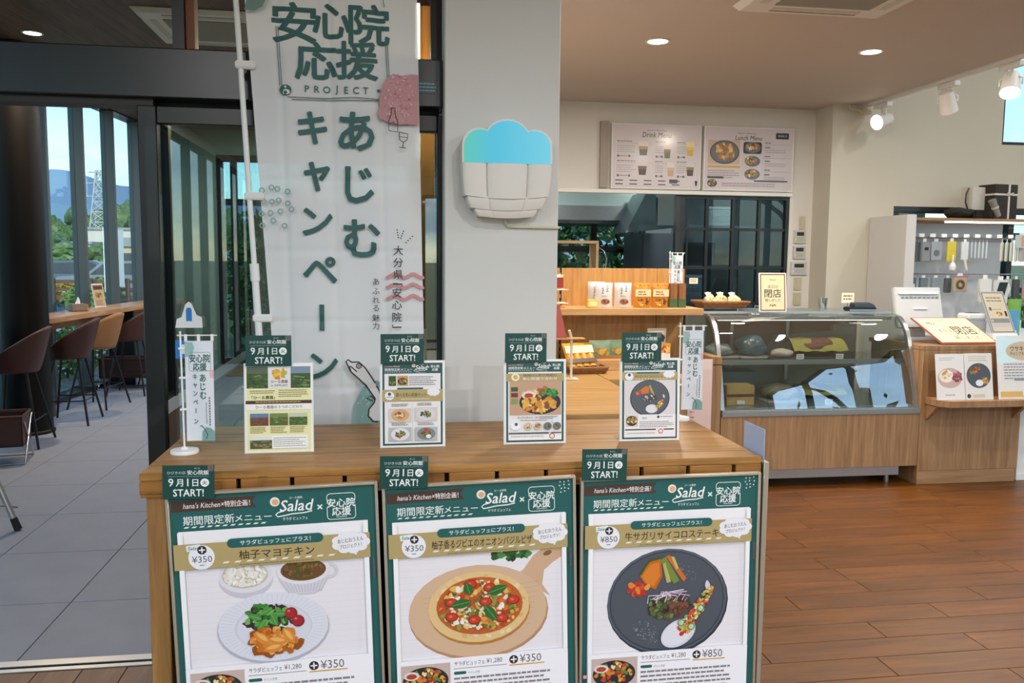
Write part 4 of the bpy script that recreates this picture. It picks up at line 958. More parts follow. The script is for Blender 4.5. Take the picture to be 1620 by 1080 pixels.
rd = random.Random(12)
for k_ in range(15):
    u, v = (-420.2,-1753.6); a = (k_ % 4)*30+rd.uniform(-8, 8)+(k_//4)*2; b = (k_//4)*38+rd.uniform(-10, 10)
    P.ring(u+a, v+b, 8, 8, 4, GL)
P.poly([(113.4,-2157.1), (89.3,-2158.3), (58.6,-2152.7), (28.1,-2158.0), (8.5,-2144.3), (-6.9,-2122.3), (-11.4,-2096.4), (-20.2,-2074.6), (-16.0,-2048.9), (-24.9,-2027.1), (-18.5,-2005.7), (5.4,-1993.5), (40.4,-1986.0), (75.6,-1989.3), (115.2,-1986.2)], '#c08a90'); P.blobs(*(45.2,-2072.6), 52, 84, 120, 4, ['#cda3a6', '#b67b82', '#d6b3b4'], 9)
P.line([(21.0,-2041.6), (20.9,-2020.0), (12.0,-1998.0), (11.8,-1963.4), (42.5,-1960.0), (42.7,-1996.9), (34.0,-2020.4), (34.1,-2042.0)], 3, DK, closed=True); P.line([(14.1,-1985.1), (27.3,-1994.2), (40.4,-1983.8)], 2.4, DK)
P.line([(46.9,-1960.1), (77.6,-1954.5), (75.4,-1934.9), (62.1,-1925.8), (49.0,-1934.1)], 3, DK, closed=True); P.line([(62.1,-1925.8), (59.9,-1908.2)], 3, DK); P.line([(48.8,-1907.9), (70.9,-1906.4)], 3, DK); P.line([(49.0,-1945.0), (75.4,-1941.4)], 2, DK)
for q in ((38.8,-1621.7,43.1,-1595.1), (60.9,-1617.5,52.0,-1592.9), (92.1,-1600.1,69.7,-1577.6)):
    for k_ in range(4): P.ell(*(q[0]+(q[2]-q[0])*k_/3, q[1]+(q[3]-q[1])*k_/3), 2.6, 2.6, DK, n=8)
P.poly([(-464.4,-2345.7), (-455.4,-2383.2), (-388.1,-2448.5), (-389.3,-2386.7), (-404.4,-2357.0), (-431.5,-2343.2)], '#6f8f88')
# soft-shelled turtle drawn in outline at the foot
P.poly([(-119.6,-932.4), (-116.8,-999.0), (-94.0,-1049.0), (-64.7,-1085.2), (-33.4,-1089.4), (0.1,-1061.4), (29.1,-996.5), (44.7,-929.0)], GL)
P.blobs(*(-54.2,-1002.5), 50, 55, 50, 3.2, ['#a5c2bd', '#b4cdc9'], 6)
P.poly([(-139.6,-1163.5), (-130.7,-1163.4), (-115.3,-1154.2), (-88.7,-1153.9), (-66.6,-1124.1), (-33.5,-1066.5), (-13.7,-997.2), (-14.0,-946.4), (-45.6,-942.4), (-63.4,-963.5), (-63.2,-988.9), (-40.6,-1016.1), (-71.5,-1076.2), (-111.3,-1108.6), (-126.7,-1124.7)], '#dcdcdb')
P.line([(-126.7,-1124.7), (-133.2,-1140.7), (-141.9,-1159.0), (-135.2,-1165.7), (-122.0,-1156.5), (-97.5,-1156.3), (-75.5,-1135.6), (-49.0,-1094.2), (-22.4,-1043.4)], 5, DK)
P.line([(-131.0,-1143.0), (-124.5,-1122.4), (-98.1,-1097.1), (-71.5,-1069.3), (-40.5,-1023.0), (-45.1,-1009.3), (-63.2,-986.5), (-65.7,-961.3), (-50.1,-942.5), (-32.1,-939.8)], 5, DK)
P.line([(-40.6,-1018.4), (-56.2,-1034.7), (-71.9,-1025.8), (-49.6,-1016.2)], 4, DK); P.line([(-126.5,-1142.9), (-104.5,-1122.2)], 4, DK); P.ring(*(-97.7,-1142.6), 8, 8, 4, DK); P.ell(*(-97.7,-1142.6), 3, 3, DK)
cuts = [('u', -470+12*k) for k in range(53)] + [('v', -700-24*k) for k in range(78)]
P.build('printed_design', t, fn=lambda u, v, k: (u/1000-ox, ban_y(u/1000, -v/1000)-oy-0.0012-k/1000, -v/1000), cut=cuts)

# small table flags: round base, pole, clips, printed cloth
def flag_print(full=True):
    P = Print(50, 150)
    P.rect(0, 0, 50, 150, '#dfe3ea')
    P.ell(7, 13, 11, 11, GL) if False else P.poly([(0, 2), (14, 2), (17, 10), (14, 20), (6, 24), (0, 24)], '#9dbdb9')
    P.line([(9, 17), (43, 17), (45, 19), (45, 43), (43, 45), (9, 45), (7, 43), (7, 19)], 0.6, G, closed=True)
    P.text('安心院', 26, 31, 13, G, width=36, align='C', bold=0.04); P.text('応援', 26, 43, 12, G, width=24, align='C', bold=0.04)
    P.poly([(43, 44), (50, 43), (50, 56), (44, 55)], '#e3b3c0')
    for ch, v in zip('あじむ', (60, 73, 86)): P.text(ch, 31, v, 13, G, align='C', bold=0.03)
    for ch, v in zip('キャンペ', (57, 69, 82, 95)): P.text(ch, 17, v, 9.5, G, align='C', bold=0.02)
    P.rect(16.4, 101, 17.6, 108, G); P.text('ン', 17, 124, 9.5, G, align='C', bold=0.02)
    P.layer()
    for k in range(11): P.rect(41, 84+k*4, 43, 86.6+k*4, '#55504d', up=False); P.rect(35.5, 92+k*3, 36.8, 94+k*3, '#6a6663', up=False)
    P.poly([(27, 150), (28, 136), (35, 129), (44, 131), (50, 136), (50, 150)], '#7ca5a2'); P.line([(24, 128), (27, 127), (33, 133), (37, 140), (35, 147)], 1.2, DK)
    return P
FLAG_P = flag_print()
def mini_flag(x, y, z, label, h=0.36, rotz=0.0, s=1.0, base=True):
    t = thing('table_flag', label, 'flag', (x, y, z), rotz)
    if base:
        MB().lathe([(0.040*s, 0), (0.041*s, 0.004), (0.039*s, 0.010), (0.012*s, 0.012), (0.008*s, 0.018)], 32).build('base', M_WHITEPL, t, smooth=True)
    MB().tube([(0, 0, 0.012 if base else 0), (-0.003, 0, h)], 0.0028*s, 10).build('pole', M_WHITEPL, t, smooth=True)
    MB().tube([(-0.012, 0, h-0.012), (0.10*s, 0, h-0.012)], 0.0018*s, 8).build('cross_rod', M_WHITEPL, t, smooth=True)
    w_, hh = 0.080*s, 0.297*s
    z1 = h-0.028
    for k in (0.012, 0.048, 0.086):
        MB().box(k*s-0.004*s, k*s+0.004*s, -0.002, 0.002, z1-0.001, h-0.009).build('loop', M_WHITEPL, t)
    wave = lambda a, b: 0.003*math.sin(a*5+b*2)
    MB().grid(lambda a, b: (0.008*s+w_*a, wave(a, b), z1-hh*(1-b)), 8, 12).build('cloth', mat('small flag cloth', '#e3e6ec', 0.8), t, smooth=True)
    FLAG_P.build('printed_design', t, fn=lambda u, v, k: (0.008*s+w_*u/50, wave(u/50, 1-v/150)-0.0008-k/1000, z1-hh*v/150), cut=[('u', 5*k) for k in range(1, 10)]+[('v', 12*k) for k in range(1, 13)])
    for k in (0.36, 0.62, 0.86): MB().box(-0.009*s, 0.009*s, -0.005, 0.005, h*k-0.003, h*k+0.003).build('clip', M_WHITEPL, t, bevel=0.001, seg=1)
    return t
mini_flag(-0.592, 2.55, TZ, 'small white campaign flag on a round base at the table left corner')
mini_flag(1.055, 2.90, TZ, 'small white campaign flag on a round base at the table back right corner', h=0.355, s=0.98)

# ================================================================== cloud-topped wall sign on the column
t = thing('wall_sign', 'white scalloped wall sign with glowing turquoise top on the column', 'sign', (0.419, 3.018, 1.66))
def lobes(w, flat, amp=0.16, side=0.88, n=12):
    """plan outline, three gently bulging lobes; x across, y negative towards the room"""
    pts = []
    for c, r, d in ((-0.385*w, 0.145*w, side), (0, 0.24*w, 1.0), (0.385*w, 0.145*w, side)):
        for k in range(n+1):
            a = PI - PI*k/n; pts.append((c+r*math.cos(a), -(flat*d*(1-amp+amp*math.sin(a)**0.7))))
    return pts
def sign_solid(name, w, depth, z0, z1, m, taper=1.0, amp=0.16, side=0.88, sag=0.0):
    up = [(-w*0.53, 0)] + lobes(w, depth, amp, side) + [(w*0.53, 0)]; n = len(up); mb = MB(); rings = []
    for k in range(7):                                   # the underside rolls in
        f_ = k/6; s_ = 1-(1-taper)*(1-f_)**2
        rings += [(a*s_, b*s_, z0+(z1-z0)*f_-sag*(1-(2*a/w)**2)*(1-f_)) for a, b in up]
    fs = [tuple(range(n-1, -1, -1)), tuple(range(6*n, 7*n))] + [(q*n+k, q*n+(k+1) % n, (q+1)*n+(k+1) % n, (q+1)*n+k) for q in range(6) for k in range(n)]
    return mb.add(rings, fs).build(name, m, t, smooth=True)
M_SIGN = mat('cream sign shell', '#e9e4dd', 0.45)
sign_solid('shell', 0.298, 0.10, 0.082, 0.193, M_SIGN, 0.95, 0.16, 0.97, 0.010)
sign_solid('lower_step', 0.262, 0.088, 0.040, 0.081, M_SIGN, 0.90, 0.06, 0.985, 0.008)
sign_solid('bottom_step', 0.208, 0.074, 0.012, 0.0385, M_SIGN, 0.88, 0.02, 0.995, 0.006)
def head(sc_, y0, y1, name, m):
    pts = [(-0.158*sc_, 0.0)]
    for c, r, zc in ((-0.098, 0.060, 0.062), (0.0, 0.085, 0.072), (0.098, 0.060, 0.062)):
        for k in range(15):
            a = PI - PI*k/14; x = c+r*math.cos(a); z = zc+(r*0.95)*math.sin(a)
            lim = {-0.098: (-0.2, -0.066), 0.0: (-0.068, 0.068), 0.098: (0.066, 0.2)}[c]
            if lim[0] <= x <= lim[1]: pts.append((x*sc_, z*sc_))
    pts.append((0.158*sc_, 0.0))
    MB().prism(pts, lambda a, b, c: (a, c, b+0.193), y0, y1).build(name, m, t, smooth=True)
head(1.0, -0.092, 0.0, 'head', M_SIGN)
m_, n_, l_, b_ = pbsdf('turquoise light panel'); b_.inputs['Base Color'].default_value = lin('#1a5560')
tc_ = n_.new('ShaderNodeTexCoord'); sp_ = n_.new('ShaderNodeSeparateXYZ'); rp_ = n_.new('ShaderNodeValToRGB'); mr_ = n_.new('ShaderNodeMapRange')
mr_.inputs[1].default_value = -0.15; mr_.inputs[2].default_value = 0.15
rp_.color_ramp.elements[0].color = lin('#55c0ae'); rp_.color_ramp.elements[1].color = lin('#6fc9de'); e_ = rp_.color_ramp.elements.new(0.35); e_.color = lin('#4ab9d6')
l_.new(tc_.outputs['Object'], sp_.inputs[0]); l_.new(sp_.outputs['X'], mr_.inputs[0]); l_.new(mr_.outputs[0], rp_.inputs['Fac']); l_.new(rp_.outputs['Color'], b_.inputs['Emission Color']); b_.inputs['Emission Strength'].default_value = 0.70
head(0.955, -0.0955, -0.0925, 'light_panel', m_)
MB().tube([(0.005, -0.012, 0.02), (0.007, -0.010, -0.010), (0.014, -0.009, -0.020), (0.05, -0.009, -0.021), (0.205, -0.009, -0.022)], 0.005, 8).build('power_cable', mat('cream cable', '#d8cfb4', 0.6), t, smooth=True)

# ================================================================== refrigerated showcase
CX0, CX1, CY0 = 2.185, 3.615, 5.20
t = thing('showcase', 'glass-fronted chilled showcase with wood-panelled base left of the till counter', 'showcase', ((CX0+CX1)/2, CY0, 0))
hw = (CX1-CX0)/2
MB().box(-hw, hw, 0, 0.02, 0.132, 0.498).build('front_panel', M_OAKCASE, t, bevel=0.002, seg=1)
MB().box(-hw+0.01, hw-0.12, 0.02, 0.05, 0.066, 0.131).build('skirt', M_STEEL, t, bevel=0.002, seg=1)
MB().box(-hw, hw, 0.02, 0.78, 0.132, 0.53).build('base_cabinet', mat('case grey', '#6f706d', 0.5), t)
for sx in (-1, 1):
    for y in (0.1, 0.7): MB().cyl((sx*(hw-0.16), y, 0), (sx*(hw-0.16), y, 0.132), 0.018, n=14).build('foot', M_STEEL, t, smooth=True)
MB().box(-hw, hw, -0.012, 0.06, 0.499, 0.54).build('drip_rail', M_STEEL, t, bevel=0.006)
prof = [(0.022, 0.541), (0.055, 0.68), (0.09, 0.82), (0.125, 0.94), (0.165, 1.045), (0.21, 1.105), (0.265, 1.145), (0.33, 1.162), (0.40, 1.165)]
def gfn(a, b):
    k = b*(len(prof)-1); i = min(int(k), len(prof)-2); f_ = k-i
    return (-hw+0.03+(2*hw-0.06)*a, prof[i][0]*(1-f_)+prof[i+1][0]*f_, prof[i][1]*(1-f_)+prof[i+1][1]*f_)
MB().grid(gfn, 1, 48).build('curved_glass', M_GLASS_CASE, t, smooth=True)
for sx in (-1, 1):
    a0, a1 = sorted((sx*hw, sx*(hw-0.028)))
    outer = [(p[0]-0.008, p[1]) for p in prof]; inner = [(p[0]+0.018, p[1]-0.012) for p in prof]
    MB().prism(outer+inner[::-1], lambda a, b, c: (c, a, b), a0, a1).build('glass_edge_trim', M_STEEL, t, smooth=True)
    MB().prism([(p[0]+0.02, p[1]-0.012) for p in prof]+[(0.76, 1.15), (0.76, 0.541)], lambda a, b, c: (c, a, b), sx*(hw-0.016), sx*(hw-0.012)).build('side_glass', M_GLASS, t)
MB().box(-hw, hw, 0.38, 0.80, 1.150, 1.176).build('top_plate', M_STEEL, t, bevel=0.004)
MB().box(-hw+0.03, hw-0.03, 0.775, 0.79, 0.54, 1.15).build('rear_panel', mat('case rear', '#8d877b', 0.4), t)
for x in (-0.36, 0.08): MB().box(x-0.012, x+0.012, 0.70, 0.73, 0.54, 1.15).build('upright', M_STEEL, t)
MB().box(-hw+0.03, hw-0.03, 0.16, 0.70, 0.842, 0.850).build('middle_shelf', glass('shelf glass', '#dfe9e6', 0.05), t)
MB().box(-hw+0.03, hw-0.03, 0.145, 0.160, 0.826, 0.860).build('shelf_price_rail', M_STEEL, t, bevel=0.003)
MB().box(-hw+0.03, hw-0.03, 0.04, 0.775, 0.541, 0.552).build('deck', M_STEEL, t)
MB().box(-hw+0.03, hw-0.03, 0.33, 0.37, 1.118, 1.148).build('light_housing', M_STEEL, t, bevel=0.004)
MB().box(-hw+0.10, hw-0.10, 0.335, 0.365, 1.113, 1.118).build('light_tube', emit('case light', '#fff3df', 2.2), t)
for x in (-0.45, -0.15): MB().tube([(x, 0.40, 1.176), (x, 0.40, 1.192), (x+0.0, 0.78, 1.192), (x, 0.78, 1.176)], 0.004, 8).build('top_rail', M_STEEL, t, smooth=True)
# things inside the case
def carton(name, label, cat, x, y, z, w, d, h, m, rotz=0.0, extra=None, group=None):
    t = thing(name, label, cat, (x, y, z), rotz, group)
    MB().box(-w/2, w/2, -d/2, d/2, 0, h).build('carton', m, t, bevel=min(0.004, h*0.1))
    if extra: extra(t, w, d, h)
    return t
M_GOLDBOX = mat('gold patterned box', '#c9a765', 0.5, var=0.35, scale=35)
def tagged(t, w, d, h):
    MB().box(-w/2+0.002, w/2-0.002, -d/2-0.0012, -d/2-0.0002, h*0.42, h*0.56).build('red_band', mat('dark red print', '#7a3628', 0.5), t)
    MB().box(-0.028, 0.028, -d/2-0.008, -d/2-0.007, 0.008, 0.034).build('price_tag', M_WHITEPL, t)
carton('sweets_box', 'gold patterned sweets box at the front left of the showcase floor', 'box', 2.375, 5.40, 0.552, 0.20, 0.13, 0.135, M_GOLDBOX, extra=tagged)
carton('sweets_box', 'gold patterned upright sweets box against the showcase left glass', 'box', 2.262, 5.58, 0.552, 0.07, 0.14, 0.21, M_GOLDBOX, extra=lambda t, w, d, h: MB().box(-w/2+0.002, w/2-0.002, -d/2-0.0012, -d/2-0.0002, h*0.5, h*0.62).build('red_band', mat('dark red print', '#7a3628', 0.5), t))
carton('gift_box', 'slate blue gift box at the back left of the showcase floor', 'box', 2.46, 5.70, 0.552, 0.28, 0.2, 0.19, mat('slate box', '#4e5661', 0.5), extra=lambda t, w, d, h: MB().box(-w/2-0.003, w/2+0.003, -d/2-0.003, d/2+0.003, h-0.04, h+0.003).build('lid', mat('slate lid', '#5a636e', 0.5), t, bevel=0.002))
def wrapped(name, label, x, y, z, r, m1, m2, seed, rotz=0, fold=None):
    t = thing(name, label, 'wrapped sweets', (x, y, z), rotz)
    MB().box(-r[0], r[0], -r[1], r[1], 0, 0.012).build('tray', m2, t, bevel=0.004)
    MB().blob((0, 0, 0.012+r[2]*0.75), (r[0]*0.95, r[1]*0.92, r[2]), seed, 0.10, 3, -r[2]*0.75).build('bundle', m1, t, smooth=True)
    if fold: MB().grid(lambda a, b: (r[0]*(2*a-1)*1.02, r[1]*(-1.0+1.6*b), 0.014+r[2]*(1.75*math.sin(PI*min(1, 0.10+0.62*b))+0.05*math.sin(a*21+b*4))), 24, 12).build('wrapping_cloth', fold, t, smooth=True)
    return t
M_CLING = mat('clear film wrap', '#9aa0a0', 0.15, spec=0.8, bump=1.0, bscale=22); M_YELCLOTH = mat('olive yellow cloth', '#978d3a', 0.7, var=0.2, scale=30, bump=0.8, bscale=25)
M_TRAY = mat('tray grey', '#b5aca0', 0.4)
wrapped('wrapped_tray', 'film-wrapped grey bundle at the upper left of the showcase', 2.33, 5.62, 0.851, (0.11, 0.10, 0.05), M_CLING, M_TRAY, 2)
wrapped('wrapped_tray', 'blue-green film-wrapped bundle in the middle of the upper showcase shelf', 2.56, 5.60, 0.851, (0.12, 0.11, 0.085), mat('blue green film', '#55707a', 0.25, var=0.5, scale=14, bump=1.0, bscale=18), M_TRAY, 3)
wrapped('wrapped_tray', 'small pale bundle on a low tray beside the showcase price rail', 2.72, 5.46, 0.851, (0.085, 0.07, 0.034), mat('pale paper wrap', '#b8a79a', 0.6, var=0.3, scale=25, bump=0.8, bscale=30), mat('dark tray', '#5a4a40', 0.5), 4)
wrapped('wrapped_tray', 'red brown cakes under an olive yellow cloth on the upper shelf', 3.02, 5.58, 0.851, (0.20, 0.12, 0.07), mat('red brown cake', '#6d3b30', 0.7, var=0.4, scale=25, bump=0.8, bscale=40), mat('dark tray', '#5a4a40', 0.5), 5, fold=M_YELCLOTH)
wrapped('wrapped_tray', 'film-wrapped tray of mixed sweets in the middle of the showcase floor', 2.74, 5.52, 0.552, (0.14, 0.13, 0.06), mat('mixed sweets', '#8f8672', 0.4, var=0.6, scale=30, bump=1.0, bscale=35), M_TRAY, 6)
wrapped('wrapped_tray', 'dark tray with an olive yellow cloth on the showcase floor', 3.06, 5.58, 0.552, (0.16, 0.13, 0.05), mat('dark cakes', '#4a3a30', 0.6, var=0.4, scale=30), mat('dark tray', '#5a4a40', 0.5), 7, fold=M_YELCLOTH)
for lbl, x, y, z in (('small white price tag on the showcase upper shelf, left one', 2.80, 5.345, 0.861), ('small white price tag on the showcase upper shelf, right one', 3.09, 5.345, 0.861), ('small white price tag on the showcase floor by the dark tray', 3.00, 5.30, 0.553)):
    t = thing('price_tag', lbl, 'price tag', (x, y, z)); MB().box(-0.028, 0.028, 0, 0.0015, 0.002, 0.036).build('card', M_WHITEPL, t); MB().box(-0.02, 0.02, 0.0, 0.012, 0, 0.002).build('foot', M_WHITEPL, t)
    P = Print(56, 34); P.lines(8, 48, 8, 3, 8, 3, '#8a8a8a', 4, 0.2); P.build('printed_face', t, fn=lambda u, v, k: ((u-28)/1000, -0.0003-k/1000, 0.036-v/1000))

# ---- on top of the showcase
M_WICKER = mat('brown wicker', '#8a5a33', 0.7, var=0.3, scale=50, bump=0.5, bscale=120)
def wicker_tray(t, w, d, h, flare=0.03, bands=4):
    """flared basket: woven bands, rim and floor"""
    MB().box(-w/2, w/2, -d/2, d/2, 0, 0.006).build('basket_floor', M_WICKER, t)
    for k in range(bands):
        z = 0.004+(h-0.012)*(k+0.5)/bands; g = flare*(k+0.5)/bands
        a, b = w/2+g, d/2+g; r_ = (h-0.012)/bands*0.55
        n = 14; path = []
        for (p, q) in (((-a, -b), (a, -b)), ((a, -b), (a, b)), ((a, b), (-a, b)), ((-a, b), (-a, -b))):
            for i in range(n): path.append((p[0]+(q[0]-p[0])*i/n, p[1]+(q[1]-p[1])*i/n, z+0.0012*(1 if i % 2 else -1)))
        path.append(path[0]); MB().tube(path, r_, 6).build('woven_band', M_WICKER, t, smooth=True)
    a, b = w/2+flare, d/2+flare
    MB().tube([(-a, -b, h), (a, -b, h), (a, b, h), (-a, b, h), (-a, -b, h)], 0.007, 8).build('rim', mat('wicker rim', '#9c6a3c', 0.6), t, smooth=True)
t = thing('wicker_tray', 'brown wicker tray on the showcase top beside the wooden shelf', 'basket', (2.375, 5.74, 1.193)); wicker_tray(t, 0.29, 0.17, 0.045)
def pouch(t, w, h, d, m, seed=0, top=0.18):
    """upright pillow bag, sealed flat at the top"""
    def f(a, b, s_):
        prof_ = math.sin(PI*min(1, max(0, a)))**0.6; v = (1-b)**0.35 if b > 1-top else 1
        th = d/2*prof_*(1 if b < 1-top else max(0.04, (1-b)/top))*(0.55+0.45*math.sin(PI*min(1, b*0.9+0.12)))
        return (w*(a-0.5)*(1-0.03*math.sin(PI*b)), s_*th, h*b)
    return MB().grid(lambda a, b: f(a, b, -1), 10, 14).grid(lambda a, b: f(a, b, 1), 10, 14).build('bag', m, t, smooth=True)
for k, (lbl, x, y, rz, c) in enumerate((('cookie bag lying at the left in the wicker tray on the showcase', 2.30, 5.72, 0.15, '#e3cfa0'), ('cookie bag leaning in the middle of the wicker tray on the showcase', 2.385, 5.735, -0.1, '#e0c894'), ('cookie bag with green filling at the right in the wicker tray', 2.475, 5.72, 0.05, '#dfd0a0'))):
    t = thing('cookie_bag', lbl, 'cookie bag', (x, y, 1.200), rot=(-0.5, 0, rz)); MB().blob((0, 0, 0.042), (0.05, 0.032, 0.05), k+5, 0.16, 3).build('bag', mat('clear bag of cookies %d' % k, c, 0.25, var=0.35, scale=40, bump=0.6, bscale=45, spec=0.7), t, smooth=True); MB().grid(lambda a_, b_: (0.05*(a_-0.5)*(0.6+0.5*b_), 0.006*math.sin(9*a_), 0.086+0.03*b_), 8, 4).build('gathered_top', M_ACR_BACK, t, smooth=True)
    P = Print(100, 100); P.blobs(50, 60, 30, 22, 10, 9, ['#c98a5a', '#b0603a', '#d9b070', '#8aa04a'] if k != 2 else ['#8aa04a', '#a9b85a', '#e6d8a0'], k+3); P.build('cookies', t, fn=lambda u, v, k_: ((u-50)/1300, -0.037-k_/1000, 0.092-v/1200))
def card_on_stick(lbl, x, y, z, h, w, hh, lines=2, col='#efe2c8', name='price_card'):
    t = thing(name, lbl, 'price card', (x, y, z))
    MB().cyl((0, 0, 0), (0, 0, h), 0.002, n=8).build('stem', M_BLACK, t); MB().lathe([(0.014, 0), (0.014, 0.004), (0.004, 0.006)], 16).build('foot', M_BLACK, t, smooth=True)
    MB().box(-w/2, w/2, -0.003, -0.0015, h-hh*0.2, h+hh*0.8).build('card', mat('cream card', col, 0.7), t)
    P = Print(w*1000, hh*1000); P.lines(w*150, w*850, hh*250, lines, hh*300, hh*120, '#7a6a50', 3, 0.15); P.build('printed_face', t, fn=lambda u, v, k: (u/1000-w/2, -0.0032-k/1000, h+hh*0.8-v/1000))
    return t
card_on_stick('cream price card on a thin stem above the cookie tray', 2.215, 5.86, 1.178, 0.19, 0.065, 0.042)
def closed_sign(P, w, h):
    P.rect(0, 0, w, h, '#efe0b6'); b = w*0.03
    P.text("hana's", w/2, h*0.14, h*0.07, '#6a4a36', align='C', shear=0.2)
    return P
t = thing('sign_stand', 'upright cream closed-today notice in a white frame on the showcase top', 'sign', (2.655, 5.48, 1.177), rot=(-0.1, 0, 0.06))
MB().box(-0.105, 0.105, 0, 0.006, 0, 0.272).build('frame', M_WHITE, t, bevel=0.002); MB().box(-0.09, 0.09, 0.006, 0.07, 0, 0.004).build('foot', M_ACRYL, t)
P = Print(190, 256); P.rect(0, 0, 190, 256, '#8a5a3a'); P.rect(8, 8, 182, 248, '#efe0b6')
P.text("hana's", 95, 46, 20, '#6a4a36', align='C', shear=0.2); P.text('本日は', 95, 98, 26, '#5a4636', align='C'); P.text('閉店', 95, 158, 62, '#40362e', width=126, align='C', bold=0.012); P.text('致しました', 95, 190, 22, '#5a4636', width=118, align='C'); P.blobs(95, 218, 26, 6, 10, 5, ['#8a7a4a', '#6a4a36'], 3)
P.build('printed_face', t, fn=lambda u, v, k: ((u-95)/1000, -0.0003-k/1000, 0.264-v/1000))
t = thing('card_reader', 'small black card reader on the right end of the showcase top', 'card reader', (3.39, 5.62, 1.177), -0.1)
MB().box(-0.10, 0.10, -0.05, 0.06, 0, 0.028).build('body', mat('dark plastic', '#23262c', 0.35), t, bevel=0.006); MB().hexa([(-0.06, -0.045, 0.028), (0.095, -0.045, 0.028), (0.095, 0.05, 0.028), (-0.06, 0.05, 0.028), (-0.055, -0.03, 0.045), (0.09, -0.03, 0.045), (0.09, 0.045, 0.06), (-0.055, 0.045, 0.06)]).build('keypad', mat('dark blue plastic', '#2b3444', 0.3), t, bevel=0.003); MB().box(-0.10, 0.10, -0.053, -0.0505, 0.002, 0.012).build('trim', M_STEEL, t)
card_on_stick('white notice card standing beside the black card reader', 3.36, 5.74, 1.177, 0.065, 0.10, 0.075, 2, '#efe9da', 'notice_card')
t = thing('glass_tumbler', 'clear glass tumbler on the showcase top next to the card reader', 'glass', (3.20, 5.80, 1.177)); MB().lathe([(0.026, 0), (0.033, 0.085), (0.031, 0.085), (0.024, 0.006), (0.001, 0.006)], 20, caps=False).build('tumbler', M_GLASS_CASE, t, smooth=True)

# ================================================================== wooden display shelf and low table
t = thing('display_shelf', 'light wooden shop shelf with a tall back panel beside the showcase', 'shelf', (1.40, 5.6, 0))
for a, b in ((0.70, 1.20), (1.214, 1.905), (1.909, 2.11)): MB().box(a-1.4, b-1.4, 0.16, 0.185, 0.78, 1.468).build('back_board', M_BACKWOOD, t, bevel=0.002, seg=1)
for a in (1.207, 1.907):
    MB().box(a-1.4-0.006, a-1.4+0.006, 0.175, 0.19, 0.80, 1.46).build('slot_strip', M_BLACK, t)
    for k in range(12): MB().box(a-1.4-0.003, a-1.4+0.003, 0.172, 0.176, 0.86+0.05*k, 0.885+0.05*k).build('slot', M_STEEL, t)
MB().box(-0.70, 0.722, -0.20, 0.16, 1.160, 1.205).build('upper_shelf', M_LIGHTWOOD, t, bevel=0.003)
MB().box(-0.70, 0.70, 0.10, 0.185, 0, 0.78).build('base', M_OAKCASE, t)
t = thing('low_table', 'deep low wooden display table below the shop shelf', 'table', (1.30, 4.78, 0))
MB().box(-0.62, 0.03, -0.98, 0.90, 0.755, 0.80).box(0.031, 0.58, 0.15, 0.90, 0.755, 0.80).build('tabletop', wood('low table wood', '#c39a62', '#9c7340', 'X', 1.0, 0.4, stretch=12), t, bevel=0.004)
MB().box(-0.60, 0.02, -0.95, -0.90, 0.0, 0.754).build('front_panel', M_OAKCASE, t); MB().box(0.021, 0.529, 0.18, 0.21, 0.0, 0.754).build('front_panel', M_OAKCASE, t); MB().box(0.53, 0.56, 0.18, 0.88, 0, 0.754).box(-0.01, 0.02, -0.90, 0.18, 0, 0.754).box(-0.60, -0.57, -0.90, 0.88, 0, 0.754).build('side_panel', M_OAKCASE, t)
MB().box(0.02, 0.57, 0.55, 0.90, 0.8005, 0.868).build('step', M_LIGHTWOOD, t, bevel=0.003)
t = thing('side_board', 'wooden end board between the pink notice and the showcase', 'board', (2.14, 5.36, 0))
MB().box(-0.035, 0.035, -0.17, 0.14, 0, 0.90).build('board', M_OAKCASE, t, bevel=0.003); MB().box(-0.036, 0.036, -0.1715, -0.170, 0.845, 0.853).build('groove', mat('dark groove', '#5a3c22', 0.7), t)
t = thing('pink_notice', 'pale pink notice sheet hung beside the wooden end board', 'notice', (2.02, 5.17, 0.33))
MB().box(-0.085, 0.082, 0, 0.003, 0, 0.56).build('sheet', mat('pale pink paper', '#ecccc4', 0.7), t); MB().box(-0.03, 0.03, 0.004, 0.03, -0.33, 0.4).build('prop', M_OAKCASE, t)
P = Print(167, 560); P.rect(6, 6, 160, 70, '#f0d8d0'); P.lines(20, 148, 490, 1, 10, 7, '#a08078', 3, 0.0); P.lines(20, 60, 90, 10, 36, 9, '#c9938c', 4, 0.3); P.build('printed_face', t, fn=lambda u, v, k: (u/1000-0.085, -0.0003-k/1000, 0.56-v/1000))
